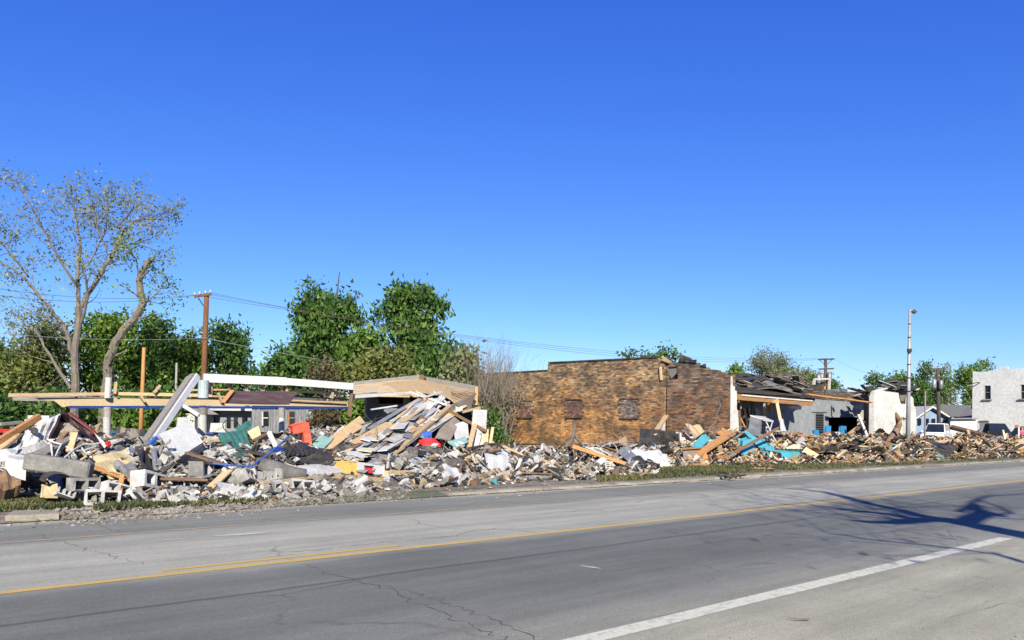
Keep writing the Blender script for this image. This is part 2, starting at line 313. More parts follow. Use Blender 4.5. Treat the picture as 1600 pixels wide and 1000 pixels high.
leaf_mat('leaf_yellow', (.1, .14, .04), (.17, .21, .06), (.24, .24, .08))
leaf_mat('leaf_sparse', (.15, .19, .09), (.24, .28, .13), (.34, .36, .19))
leaf_mat('leaf_brown', (.09, .07, .04), (.15, .12, .07), (.2, .18, .1))
leaf_mat('leaf_grey', (.12, .15, .08), (.2, .24, .12), (.3, .33, .18))
leaf_mat('grass_blade', (.06, .085, .03), (.11, .135, .05), (.25, .21, .11))

def bits_mat(name, stops):
    m, n, b, out = newmat(name)
    g = N(n, 'ShaderNodeNewGeometry'); tc = N(n, 'ShaderNodeTexCoord')
    r = ramp(n, g.outputs['Random Per Island'], stops, 'CONSTANT')
    ns = N(n, 'ShaderNodeTexNoise', Scale=18.0, Detail=5.0, Roughness=.7); n.links.new(tc.outputs['Object'], ns.inputs['Vector'])
    nr = ramp(n, ns.outputs[0], [(.3, (.6,)*3), (.7, (1.15,)*3)])
    n.links.new(mixc(n, 1, r.outputs[0], nr.outputs[0], 'MULTIPLY'), b.inputs['Base Color']); b.inputs['Roughness'].default_value = .85
bits_mat('bits_grey', [(0, (.44, .43, .41)), (.2, (.32, .31, .29)), (.42, (.24, .22, .2)), (.62, (.05, .045, .04)), (.76, (.4, .26, .13)), (.80, (.6, .6, .58)), (.9, (.1, .09, .08)), (.95, (.16, .1, .06)), (.985, (.1, .16, .3))])
bits_mat('bits_mixed', [(0, (.44, .43, .41)), (.2, (.42, .3, .17)), (.34, (.17, .11, .07)), (.52, (.03, .026, .024)), (.76, (.58, .57, .55)), (.86, (.26, .24, .22)), (.99, (.07, .3, .34))])
bits_mat('bits_kerb', [(0, (.3, .28, .25)), (.4, (.2, .17, .13)), (.6, (.4, .38, .34)), (.8, (.1, .08, .06)), (.92, (.36, .24, .12))])
bits_mat('bits_wood', [(0, (.50, .33, .16)), (.16, (.30, .18, .08)), (.30, (.13, .08, .05)), (.48, (.025, .022, .02)), (.66, (.56, .43, .26)), (.78, (.52, .50, .46)), (.9, (.22, .2, .18)), (.985, (.16, .3, .24))])

def register(v): pass
# ---------------------------------------------------------------- mesh builder
class MB:
    def __init__(s): s.v = []; s.f = []
    def add(s, vs, fs):
        o = len(s.v); s.v += [tuple(x) for x in vs]; s.f += [tuple(i+o for i in f) for f in fs]; return s
    def box(s, c, size, rot=None):
        c = Vector(c); hx, hy, hz = size[0]/2, size[1]/2, size[2]/2
        R = rot if rot is not None else Matrix.Identity(3)
        vs = [c + R @ Vector((x*hx, y*hy, z*hz)) for x in (-1, 1) for y in (-1, 1) for z in (-1, 1)]
        return s.add(vs, [(0, 1, 3, 2), (4, 6, 7, 5), (0, 4, 5, 1), (2, 3, 7, 6), (0, 2, 6, 4), (1, 5, 7, 3)])
    def beam(s, p, q, w_, t_, up=Vector((0, 0, 1)), nseg=1, jit=0, taper=1):
        p, q = Vector(p), Vector(q); d = (q-p).normalized()
        if abs(d.dot(up)) > .98: up = Vector((1, 0, 0))
        a = d.cross(up).normalized(); b = a.cross(d).normalized()
        vs = []; fs = []
        for i in range(nseg+1):
            k = i/nseg; c = p.lerp(q, k) + (a*rnd.uniform(-jit, jit)+b*rnd.uniform(-jit, jit) if 0 < i < nseg else Vector())
            ww, tt = w_*(1+(taper-1)*k)/2, t_*(1+(taper-1)*k)/2
            e = [Vector()]*4
            if i in (0, nseg) and jit: e = [d*rnd.uniform(-jit*3, jit*3) for _ in range(4)]
            vs += [c-a*ww-b*tt+e[0], c+a*ww-b*tt+e[1], c+a*ww+b*tt+e[2], c-a*ww+b*tt+e[3]]
        for i in range(nseg):
            o = i*4
            for j in range(4): fs.append((o+j, o+(j+1) % 4, o+4+(j+1) % 4, o+4+j))
        fs += [(3, 2, 1, 0), tuple(nseg*4+j for j in range(4))]
        return s.add(vs, fs)
    def tube(s, pts, rads, n=8, cap=True):
        vs = []; fs = []; a = None
        for i, p in enumerate(pts):
            p = Vector(p); d = (Vector(pts[min(i+1, len(pts)-1)])-Vector(pts[max(i-1, 0)]))
            d = d.normalized() if d.length > 1e-9 else Vector((0, 0, 1))
            if a is None: a = d.orthogonal().normalized()
            else:
                a = a - d*a.dot(d); a = a.normalized() if a.length > 1e-6 else d.orthogonal().normalized()
            b = d.cross(a); r = rads[i] if hasattr(rads, '__len__') else rads
            vs += [p+(a*math.cos(2*math.pi*j/n)+b*math.sin(2*math.pi*j/n))*r for j in range(n)]
        for i in range(len(pts)-1):
            o = i*n
            for j in range(n): fs.append((o+j, o+(j+1) % n, o+n+(j+1) % n, o+n+j))
        if cap: fs += [tuple(range(n))[::-1], tuple((len(pts)-1)*n+j for j in range(n))]
        return s.add(vs, fs)
    def prism(s, poly, ext, holes=()):
        """planar polygon (3-D points), extruded by vector ext; holes allowed"""
        ext = Vector(ext); loops = [[Vector(p) for p in poly]] + [[Vector(p) for p in h] for h in holes]
        tri = tessellate_polygon(loops); flat = [p for l in loops for p in l]; n = len(flat)
        vs = flat + [p+ext for p in flat]; fs = []
        for t in tri: fs += [tuple(t), tuple(i+n for i in reversed(t))]
        o = 0
        for l in loops:
            m = len(l)
            for i in range(m): fs.append((o+i, o+(i+1) % m, o+n+(i+1) % m, o+n+i))
            o += m
        return s.add(vs, fs)
    def sheet(s, a, b, c, d, th=.02, nx=8, ny=6, amp=0, waves=0, warp=.03, torn=0, seed=0):
        """curved sheet spanning the four corners a,b,c,d; corrugated with `waves` ridges across a-b"""
        a, b, c, d = map(Vector, (a, b, c, d)); nr = (b-a).cross(d-a).normalized(); vs = []
        if waves: nx = max(nx, waves*4)
        for side in (0, 1):
            for j in range(ny+1):
                for i in range(nx+1):
                    x, y = i/nx, j/ny; p = a.lerp(b, x).lerp(d.lerp(c, x), y)
                    h = amp*math.sin(x*waves*2*math.pi) if waves else 0
                    h += warp*noise.noise(Vector((x*2.3+seed, y*2.3, seed*1.7)))*1.1
                    p = p + nr*(h + (th if side else 0))
                    if torn and (i in (0, nx) or j in (0, ny)):
                        q = (noise.noise(Vector((x*3+seed, y*3, 3)))+noise.noise(Vector((x*9+seed, y*9, 3)))*.4)*torn*.8
                        p = p + (p-(a+b+c+d)/4).normalized()*q
                    vs.append(p)
        m = (nx+1)*(ny+1); fs = []
        for j in range(ny):
            for i in range(nx):
                q = j*(nx+1)+i; fs += [(q, q+nx+1, q+nx+2, q+1), (q+m, q+1+m, q+nx+2+m, q+nx+1+m)]
        bd = [i for i in range(nx+1)] + [j*(nx+1)+nx for j in range(1, ny+1)] + [ny*(nx+1)+i for i in range(nx-1, -1, -1)] + [j*(nx+1) for j in range(ny-1, 0, -1)]
        for i in range(len(bd)):
            p, q = bd[i], bd[(i+1) % len(bd)]; fs.append((p, q, q+m, p+m))
        return s.add(vs, fs)
    def build(s, name, material, parent=None, smooth=False, origin=None):
        me = bpy.data.meshes.new(name)
        if origin is None and parent is None and s.v:
            a = np.array(s.v); origin = Vector(((a[:, 0].min()+a[:, 0].max())/2, (a[:, 1].min()+a[:, 1].max())/2, a[:, 2].min()))
        if origin is None and parent is not None: origin = Vector(parent.get('_o', (0, 0, 0)))
        origin = Vector(origin) if origin is not None else Vector((0, 0, 0))
        register(s.v)
        me.from_pydata([Vector(v)-origin for v in s.v], [], s.f); me.update()
        if smooth:
            for p in me.polygons: p.use_smooth = True
        o = bpy.data.objects.new(name, me); COL.objects.link(o)
        if material: me.materials.append(MATS[material])
        if parent is not None: o.parent = parent; o['_o'] = tuple(origin)
        else: o.location = origin; o['_o'] = tuple(origin)
        return o
def tag(o, label=None, cat=None, group=None, kind=None):
    if label: o['label'] = label
    if cat: o['category'] = cat
    if group: o['group'] = group
    if kind: o['kind'] = kind
    return o
def empty(name, loc, label, cat, group=None):
    o = bpy.data.objects.new(name, None); COL.objects.link(o); o.location = loc; o['_o'] = tuple(loc); o.empty_display_size = .3
    return tag(o, label, cat, group)
def bevel(o, w_=.01, seg=1):
    m = o.modifiers.new('bevel', 'BEVEL'); m.width = w_; m.segments = seg; m.limit_method = 'ANGLE'; return o

# ================================================================= SETTING
KERB = 13.5
def sheet_flat(name, x0, x1, y0, y1, z, material, nx=1, ny=1):
    m = MB(); vs = [(x0+(x1-x0)*i/nx, y0+(y1-y0)*j/ny, z) for j in range(ny+1) for i in range(nx+1)]
    m.add(vs, [(j*(nx+1)+i, j*(nx+1)+i+1, (j+1)*(nx+1)+i+1, (j+1)*(nx+1)+i) for j in range(ny) for i in range(nx)])
    return m.build(name, material, origin=(0, 0, 0))
tag(sheet_flat('ground', -1500, 1500, -1500, 1500, -.03, 'dirt'), kind='structure')
tag(sheet_flat('road', -150, 400, -2, KERB, 0, 'asphalt'), kind='structure')
lot = MB(); lot.add([(-150, KERB+.45, .09), (400, KERB+.45, .09), (400, 120, .12), (-150, 120, .12)], [(0, 1, 2, 3)])
tag(lot.build('ground_lot', 'dirt', origin=(0, 0, 0)), kind='structure')
def strip(name, u0, u1, y0, y1, z, material, wob=.006, n=200):
    m = MB(); vs = []
    for i in range(n+1):
        u = u0+(u1-u0)*(i/n)**1.6 if u0 > -50 else u0+(u1-u0)*i/n
        e1, e2 = noise.noise(Vector((u*.9, y0, 0)))*wob*2, noise.noise(Vector((u*.9, y1, 5)))*wob*2
        vs += [(u, y0+e1, z), (u, y1+e2, z)]
    m.add(vs, [(2*i, 2*i+2, 2*i+3, 2*i+1) for i in range(n)])
    return tag(m.build(name, material, origin=(0, 0, 0)), kind='structure')
strip('road_marking_yellow', -20, 300, 8.19, 8.32, .004, 'paint_yellow')
strip('road_marking_yellow', G(262, 897).x, G(637, 856).x, 8.45, 8.56, .004, 'paint_yellow')
strip('road_marking_yellow', G(1150, 798).x, 60, 8.48, 8.60, .004, 'paint_yellow_faded')
strip('road_marking_yellow', -20, 300, 11.42, 11.54, .004, 'paint_yellow_faded')
strip('road_marking_white', -20, G(1572, 841).x, 3.90, 4.09, .004, 'paint_white')
for (a, b_) in (((330, 838.5), (425, 832)), ((240, 846), (300, 841)), ((880, 800), (948, 797)), ((905, 884), (940, 889)), ((820, 806), (860, 802))):
    p, q = G(*a), G(*b_); m = MB(); k = .085 if a[0] == 330 else .03; d_ = q-p; nn_ = Vector((-d_.y, d_.x, 0)).normalized(); ts = np.linspace(0, 1, 17)
    m.add([tuple(p+d_*t_+nn_*(k*math.sin(math.pi*t_)**.6*(1+.5*noise.noise(Vector((t_*9, p.x, 0))))))[:2]+(.005,) for t_ in ts]+[tuple(p+d_*t_-nn_*(k*math.sin(math.pi*t_)**.6*(1+.5*noise.noise(Vector((t_*9, p.x, 7))))))[:2]+(.005,) for t_ in ts[-2:0:-1]], [tuple(range(32))])
    tag(m.build('road_scuff', 'paint_dust', origin=(0, 0, 0)), kind='structure')
def crack(pts, w0):
    m = MB(); P = []
    for (a, b_) in zip(pts, pts[1:]):
        for i in range(10): P.append(G(*a).lerp(G(*b_), i/10))
    vs = []
    for i, p in enumerate(P):
        d = (P[min(i+1, len(P)-1)]-P[max(i-1, 0)]).normalized(); nn = Vector((-d.y, d.x, 0))
        j = nn*rnd.gauss(0, .035); ww = w0*rnd.uniform(.15, 1)
        vs += [(p.x+j.x-nn.x*ww, p.y+j.y-nn.y*ww, .003), (p.x+j.x+nn.x*ww, p.y+j.y+nn.y*ww, .003)]
    m.add(vs, [(2*i, 2*i+1, 2*i+3, 2*i+2) for i in range(len(P)-1)])
    tag(m.build('road_crack', 'pole_dark', origin=(0, 0, 0)), kind='structure')
crack([(478, 882), (520, 898), (575, 912), (620, 925), (665, 948), (730, 975), (800, 1003)], .007)
crack([(600, 915), (655, 928), (700, 945), (760, 965), (850, 1003)], .006)
crack([(60, 835), (110, 852), (160, 865), (230, 884)], .005)
crack([(110, 800), (180, 829), (215, 832)], .006)
crack([(770, 792), (830, 796), (890, 795), (960, 800)], .006)
crack([(400, 862), (470, 862), (540, 855), (620, 845), (700, 838), (780, 824)], .007)
m = MB(); m.add([(-150, KERB+.0, .012), (400, KERB+.0, .012), (400, KERB+.46, .085), (-150, KERB+.46, .085)], [(0, 1, 2, 3)]); tag(m.build('kerb_bed', 'dirt', origin=(0, 0, 0)), kind='structure')
# kerb: broken concrete strip with a real step, one slab per length
for i in range(70):
    u0 = -12 + i*2.4
    if rnd.random() < .12 or u0 < 5.5: continue
    m = MB(); hgt = .075+rnd.uniform(-.025, .01); w_ = .26+rnd.uniform(-.05, .28)*(1 if i < 16 else .3)
    y0 = KERB+.02
    pts = []
    for k in range(9): pts.append((u0+2.36*k/8, y0+rnd.uniform(-.02, .025), hgt))
    for k in range(9): pts.append((u0+2.36*(1-k/8), y0+w_+rnd.uniform(-.06, .06), hgt-.01))
    m.prism([(x, y, -.02) for x, y, z in pts], (0, 0, hgt+.02))
    o = bevel(m.build('kerb', 'kerb', origin=(0, 0, 0)), .02); tag(o, kind='structure')

# ================================================================= VEGETATION
def leaf_cloud(centres, spread, per, size, seed=1, aspect=1.9, up=.3):
    g = np.random.default_rng(seed); C = np.repeat(np.array(centres), per, axis=0); n = len(C)
    sp = np.array(spread) if hasattr(spread, '__len__') else np.array([spread]*3)
    P = C + g.normal(0, 1, (n, 3))*sp
    a = g.normal(0, 1, (n, 3)); a[:, 2] += up; a /= np.linalg.norm(a, axis=1)[:, None]
    b = g.normal(0, 1, (n, 3)); b -= a*(a*b).sum(1)[:, None]; b /= np.linalg.norm(b, axis=1)[:, None]
    s = size*g.uniform(.55, 1.3, n)[:, None]
    V = np.stack([P-a*s*.5*aspect*.5, P-b*s*.5, P+a*s*aspect*.75, P+b*s*.5], 1).reshape(-1, 3)
    return V
def leaf_obj(name, V, material, parent, origin):
    n = len(V)//4; me = bpy.data.meshes.new(name); me.vertices.add(n*4); me.loops.add(n*4); me.polygons.add(n)
    me.vertices.foreach_set('co', (V-np.array(origin)).astype(np.float32).ravel())
    me.loops.foreach_set('vertex_index', np.arange(n*4, dtype=np.int32)); me.polygons.foreach_set('loop_start', np.arange(0, n*4, 4, dtype=np.int32))
    me.polygons.foreach_set('loop_total', np.full(n, 4, dtype=np.int32)); me.update(calc_edges=True)
    me.materials.append(MATS[material]); o = bpy.data.objects.new(name, me); COL.objects.link(o)
    if parent is not None: o.parent = parent
    else: o.location = origin
    return o
def grow(m, p, d, length, r, depth, tips, rr, gnarl=.25, nseg=4, split=(2, 3), shrink=.68, upb=.12, nside=5):
    pts = [Vector(p)]; rad = [r]; d = Vector(d).normalized()
    for i in range(nseg):
        d = (d + Vector((rr.gauss(0, gnarl), rr.gauss(0, gnarl), rr.gauss(0, gnarl)+upb))*.5).normalized()
        pts.append(pts[-1]+d*length/nseg); rad.append(r*(1-.45*(i+1)/nseg))
        if depth <= 1: tips.append(pts[-1].copy())
        if depth > 0 and i >= 1 and rr.random() < .45:
            sd = (d + Vector((rr.gauss(0, .7), rr.gauss(0, .7), rr.gauss(0, .5)))).normalized()
            grow(m, pts[-1], sd, length*shrink*.75, rad[-1]*.55, depth-1, tips, rr, gnarl, nseg, split, shrink, upb, 4)
    m.tube(pts, rad, nside if r > .04 else 3, cap=False)
    if depth > 0:
        for k in range(rr.randint(*split)):
            sd = (d + Vector((rr.gauss(0, .5), rr.gauss(0, .5), rr.gauss(0, .35)))).normalized()
            grow(m, pts[-1], sd, length*shrink, rad[-1]*.75, depth-1, tips, rr, gnarl, nseg, split, shrink, upb, nside)
def crown_points(blobs, n, rr, shell=.45):
    pts = []; wts = [(b[1][0]*b[1][1]*b[1][2])**.85 for b in blobs]
    while len(pts) < n:
        c, r = rr.choices(blobs, wts)[0]
        d = Vector((rr.gauss(0, 1), rr.gauss(0, 1), rr.gauss(0, 1))).normalized()*(rr.uniform(shell, 1)**.5)*rr.uniform(.8, 1.08)
        p = Vector(c)+Vector((d.x*r[0], d.y*r[1], d.z*r[2]))
        if noise.noise(p*.55)+.5*noise.noise(p*1.5) > -.08: pts.append(p)
    return pts
def tree(label, px, basepy, D, blobs, n, per, size, leafm, group='trees behind the wrecked lots', spread=.42, trunk_r=.22, bark='bark_dark', seed=1, name='tree', cat='tree', up=.3, blim=14, shell=.35):
    """blobs: (px, py, rx_px, ry_px) read at depth D -> ellipsoids with real depth; trunk and limbs reach into them"""
    rr = random.Random(seed); base = G(px, 700); dd = ray(px, basepy); base = EYEP+dd*D; base.z = .05
    k = D/F; B = []
    for (bx, by, rx, ry) in blobs:
        dj = rr.uniform(-.5, .5)*rx*k; c = PD(bx, by, D)+fwd*dj; sh_ = max(.6, 1-4/max(rx, 1)) if D < 60 and rx > 9 else 1; B.append((c, (rx*k*sh_, rx*k*.9*sh_, ry*k*(max(.6, 1-8/ry) if D < 60 and ry > 9 else 1))))
    root = empty(name, base, label, cat, group)
    m = MB(); top = max(B, key=lambda b: b[0].z)[0]
    m.tube([base, base.lerp(top, .3)+Vector((rr.uniform(-.2, .2), rr.uniform(-.2, .2), 0)), base.lerp(top, .7), top], [trunk_r, trunk_r*.8, trunk_r*.45, trunk_r*.12], 7)
    cp = crown_points(B, n, rr, shell)
    for c in rr.sample(cp, min(blim, len(cp))):
        s = base.lerp(top, rr.uniform(.25, .8)); mid = s.lerp(c, .5)+Vector((rr.gauss(0, .2), rr.gauss(0, .2), rr.uniform(0, .4)))
        m.tube([s, mid, c], [trunk_r*.32, trunk_r*.18, .02], 4, cap=False)
    m.build('trunk', bark, root)
    if D > 60: per, size = int(per*1.9), size*.68
    else: per, size = int(per*1.3), size*.85
    leaf_obj('crown', leaf_cloud(cp, spread, per, size, seed, up=up), leafm, root, base)
    return root
# left row
tree('dark green leafy tree standing at the far left edge', 10, 660, 52, [(-10, 590, 50, 55), (20, 570, 40, 45), (50, 600, 40, 50), (0, 640, 60, 25), (60, 640, 45, 25)], 300, 24, .22, 'leaf_mid', seed=3)
tree('yellow-green tree filling the gap left of the tall sparse tree', 62, 660, 50, [(60, 570, 40, 50), (85, 535, 32, 40), (75, 620, 50, 40)], 210, 24, .2, 'leaf_yellow', seed=4, spread=.5)
tree('bright green tree between the tall trunk and the leaning trunk', 150, 660, 53, [(150, 535, 40, 42), (175, 512, 32, 26), (160, 580, 45, 55), (140, 640, 50, 25), (190, 545, 28, 40)], 250, 26, .21, 'leaf_mid', seed=5)
tree('dark green tree right behind the orange post', 240, 660, 54, [(240, 530, 30, 40), (225, 578, 40, 46), (265, 565, 34, 40), (245, 630, 50, 35), (250, 498, 14, 22)], 290, 26, .21, 'leaf_dark', seed=6)
tree('mid green tree between the grey post and the brown utility pole', 298, 660, 55, [(300, 550, 28, 36), (285, 590, 35, 45), (318, 580, 30, 50), (300, 640, 45, 30)], 230, 24, .21, 'leaf_mid', seed=7, shell=.2)
tree('dark green tree with ragged top just right of the brown utility pole', 355, 660, 55, [(358, 530, 27, 32), (345, 575, 32, 40), (372, 560, 22, 28), (388, 590, 22, 22), (350, 620, 45, 30)], 240, 24, .21, 'leaf_dark', seed=8, up=1)
# centre clump: upright, feathery maple tops
def spire_tree(label, px, D, spires, body, seed, leafm='leaf_dark', n=330, per=26):
    bl = list(body)
    for (sx, sy, h_) in spires: bl += [(sx, sy+h_*.2, 7, h_*.28), (sx-2, sy+h_*.6, 13, h_*.4), (sx+1, sy+h_, 18, h_*.4)]
    r2 = random.Random(seed*7)
    for k in range(16):                                             # wisps that stand up out of the crown
        bx, by, rx, ry = r2.choice(list(body)[:3]+[(a, b+h_*.5, 16, h_*.5) for a, b, h_ in spires]); sx = bx+rx*r2.uniform(-.8, .8); ty = by-ry*(1-((sx-bx)/rx)**2*.7)-r2.uniform(-6, 7)
        for q in range(3): bl.append((sx+q*-1.2, ty+q*9, 2.6+q*1.6, 8))
    return tree(label, px, 660, D, bl, n, int(per*1.3), .22, leafm, seed=seed, up=1.3, spread=.36, group='trees behind the wrecked lots')
spire_tree('tall dark green tree with feathery upright tops, left half of the central clump', 500, 50, [(528, 425, 60), (508, 440, 50), (478, 455, 50), (548, 455, 45)], [(505, 520, 38, 50), (480, 575, 42, 38), (528, 570, 36, 50), (455, 575, 22, 24)], 11, n=380)
spire_tree('dark green tree with spiky tops, right half of the central clump', 630, 51, [(590, 445, 45), (632, 450, 45), (662, 460, 45), (684, 483, 35)], [(632, 520, 34, 45), (610, 565, 34, 40), (655, 560, 30, 40)], 12, n=350)
tree('mid green tree joining the two halves of the central clump', 570, 660, 48, [(572, 540, 22, 26), (565, 575, 36, 32), (590, 590, 40, 22)], 230, 26, .26, 'leaf_mid', seed=13, up=1)
tree('low leafy tree left of the central clump behind the white beam', 440, 660, 47, [(448, 575, 26, 28), (465, 598, 32, 24), (428, 600, 14, 12)], 200, 24, .24, 'leaf_dark', seed=14)
tree('yellow-green bush behind the plywood roof', 605, 660, 42, [(600, 575, 30, 24), (580, 590, 30, 20), (630, 590, 25, 18)], 170, 26, .2, 'leaf_yellow', seed=15, name='bush', cat='bush', trunk_r=.06)
tree('thin bare-branched brown bush behind the wooden roof beam', 508, 660, 41, [(508, 570, 16, 32), (512, 590, 20, 30)], 70, 10, .14, 'leaf_brown', seed=16, name='bush', cat='bush', trunk_r=.05, bark='twig', blim=40)
tree('small spiky green tree left of the bare bush', 700, 660, 47, [(690, 565, 18, 20), (700, 552, 10, 12), (715, 572, 20, 18), (698, 590, 30, 20)], 150, 20, .24, 'leaf_dark', seed=17, up=1.3)
tree('pale green wispy tree leaning right beside the bare bush', 722, 660, 45, [(722, 570, 18, 18), (732, 558, 10, 9), (715, 590, 30, 16)], 110, 16, .2, 'leaf_grey', seed=18, up=1)
# behind the buildings on the right
tree('leafy tree top showing above the highest part of the brick wall', 1010, 600, 62, [(988, 552, 16, 11), (1008, 548, 12, 15), (1028, 549, 14, 12), (1050, 556, 16, 6), (975, 556, 8, 7), (1018, 560, 40, 8), (1010, 575, 40, 20)], 70, 13, .24, 'leaf_dark', seed=21, spread=.33, blim=30, shell=.1)
tree('small green tree tip just right of the brick wall end', 1150, 640, 90, [(1150, 582, 8, 7), (1152, 596, 12, 10)], 40, 16, .3, 'leaf_mid', seed=22)
tree('tall pale sparse tree above the collapsed black roof', 1205, 640, 95, [(1205, 562, 24, 16), (1190, 570, 16, 12), (1222, 568, 14, 14), (1205, 582, 28, 14)], 120, 20, .2, 'leaf_grey', seed=23, spread=.5, blim=90, bark='bark')
tree('rounder pale green tree right of the sparse tree above the roof', 1245, 640, 92, [(1242, 585, 20, 15), (1262, 592, 16, 12), (1250, 600, 30, 12)], 130, 26, .22, 'leaf_grey', seed=24, blim=40)
tree('green tree behind the transformers of the far pole', 1292, 640, 88, [(1280, 603, 16, 8), (1300, 606, 14, 8), (1265, 605, 14, 8)], 90, 22, .3, 'leaf_dark', seed=25)
tree('small green tree behind the flat roof right of the bare tree', 1372, 640, 90, [(1372, 597, 14, 7), (1405, 597, 14, 9), (1390, 606, 28, 10)], 90, 22, .3, 'leaf_dark', seed=26)
tree('dark conifer-like tree behind the dark pole at right', 1448, 650, 112, [(1450, 578, 9, 13), (1447, 600, 18, 20), (1450, 625, 24, 22), (1468, 600, 14, 22), (1435, 612, 12, 20)], 150, 20, .3, 'leaf_dark', seed=27, up=1)
tree('pale feathery tree behind the dark pole, right of the conifer', 1478, 650, 116, [(1478, 590, 12, 18), (1475, 615, 18, 20), (1470, 640, 26, 14)], 90, 15, .28, 'leaf_grey', seed=28)
tree('green tree leaning against the left side of the white two-storey building', 1512, 650, 118, [(1510, 580, 16, 16), (1520, 600, 20, 24), (1500, 605, 14, 12), (1520, 625, 18, 18), (1535, 575, 14, 8)], 150, 18, .3, 'leaf_mid', seed=29, blim=30)
def bare_tree(label, px, D, height_px, seed, r=.14, group=None, depth=4, leaf=None, spread0=.3, gn=.3, name='bare_tree', bark='twig', shrink=.7, base_px=None):
    rr = random.Random(seed); d = ray(px, 660); base = EYEP+d*D; base.z = .05
    root = empty(name, base, label, 'tree', group); m = MB(); tips = []
    H_ = height_px*D/F
    grow(m, base, (rr.gauss(0, spread0*.3), rr.gauss(0, spread0*.3), 1), H_*.36, r, depth, tips, rr, gn, 4, (2, 3), shrink, .15, 6)
    m.build('trunk', bark, root)
    if leaf: leaf_obj('crown', leaf_cloud(tips, .3, leaf[1], leaf[2], seed), leaf[0], root, base)
    return root
bare_tree('bare grey winter-looking tree between the far pole and the white facade', 1342, 96, 98, 31, .16)
bare_tree('bare tree rising behind the roof of the white two-storey building', 1583, 112, 118, 33, .2)

# the tall sparse tree and the snapped leaning trunk, traced limb by limb
def limbs_tree(name, label, D, limbs, leafm, per, size, seed, subs=5, sublen=1.6, bark='bark', jd=1.6, stub=None, subdepth=2, ntip=3800, ky=1, kx=1):
    rr = random.Random(seed); base = PD(limbs[0][0][0][0], 655, D); base.z = .05
    root = empty(name, base, label, 'tree'); m = MB(); tips = []
    for pts, r0, r1, dj in limbs:
        pts_ = pts; pts = [(120+(x-120)*(kx if x > 120 else 1), y if y > 480 else 480-(480-y)*ky) for x, y in pts]; n = len(pts); W = [PD(x, y, D)+fwd*(dj*i/max(n-1, 1)) for i, (x, y) in enumerate(pts)]
        if pts_ is limbs[0][0]: W[0].z = 0
        Q = []; R = []
        for i in range(n-1):
            for k in range(4):
                t_ = k/4; p0 = W[max(i-1, 0)]; p1 = W[i]; p2 = W[i+1]; p3 = W[min(i+2, n-1)]
                q = .5*((2*p1)+(p2-p0)*t_+(2*p0-5*p1+4*p2-p3)*t_**2+(3*p1-p0-3*p2+p3)*t_**3)
                f = (i+t_)/(n-1); Q.append(q+Vector((rr.gauss(0, .03), rr.gauss(0, .03), 0))); R.append((r0+(r1-r0)*f)*(.8 if kx < 1 else .85))
        Q.append(W[-1]); R.append(r1); m.tube(Q, R, 8 if r0 > .1 else 5)
        if r0 < .3 or stub:
            for i in range(2, len(Q)):
                f = i/len(Q)
                if rr.random() < subs*(.35+f)/len(Q)*3:
                    d = ((Q[i]-Q[i-1]).normalized()+Vector((rr.gauss(0, .9), rr.gauss(0, .9), rr.gauss(0.1, .7)))).normalized()
                    grow(m, Q[i], d, sublen*(1.15-.5*f), max(R[i]*.35, .022), subdepth, tips, rr, .35, 4, (2, 3), .68, .08, 4)
            if not stub: grow(m, Q[-1], (Q[-1]-Q[-3]), sublen*.38, R[-1], subdepth, tips, rr, .35, 4, (2, 3), .7, .05, 4)
    m.build('trunk', bark, root); print(label[:20], 'tips', len(tips)); tips = rr.sample(tips, min(ntip, len(tips)))
    leaf_obj('crown', leaf_cloud(tips, .24, per, size, seed, up=-.2), leafm, root, base)
    return root
limbs_tree('tall_tree', 'tall nearly bare tree with spreading limbs and tiny new leaves, highest of all', 42, [
    ([(117, 660), (118, 610), (117, 562), (123, 480)], .30, .2, 0),
    ([(123, 480), (117, 426), (117, 365), (107, 312), (100, 285)], .15, .035, 1.0),
    ([(119, 440), (98, 393), (86, 357), (68, 305), (60, 280)], .1, .03, -1.5),
    ([(113, 553), (102, 512), (94, 496), (61, 451), (41, 422), (0, 392), (-25, 380)], .15, .04, -1.0),
    ([(45, 426), (20, 373), (4, 340)], .07, .03, -1.5),
    ([(127, 480), (152, 426), (176, 377), (193, 332), (221, 310), (255, 308)], .18, .03, 1.5),
    ([(176, 377), (166, 332), (168, 298)], .09, .025, -1),
    ([(176, 385), (213, 361), (246, 368)], .07, .025, 1),
    ([(125, 512), (152, 463), (156, 426)], .11, .05, -1.2),
    ([(193, 335), (200, 310), (203, 285)], .06, .025, 1.5),
    ([(112, 607), (70, 553), (41, 512), (0, 486)], .12, .04, 1.2),
    ([(120, 430), (140, 380), (150, 330), (140, 290)], .07, .025, 2)], 'leaf_sparse', 3, .09, 41, subs=7, sublen=1.15, subdepth=2, ntip=2100, ky=.86, kx=.84)
limbs_tree('snapped_tree', 'thick leaning tree trunk snapped off at the top with short leafy shoots', 41, [
    ([(158, 660), (168, 590), (175, 548), (193, 517), (221, 478), (218, 438), (226, 418), (237, 403)], .3, .17, 0),
    ([(221, 478), (240, 460), (246, 448)], .05, .02, .5),
    ([(218, 438), (215, 405), (205, 398)], .05, .02, -.5)], 'leaf_mid', 2, .10, 43, subs=3, sublen=1.0, stub=True, subdepth=1)

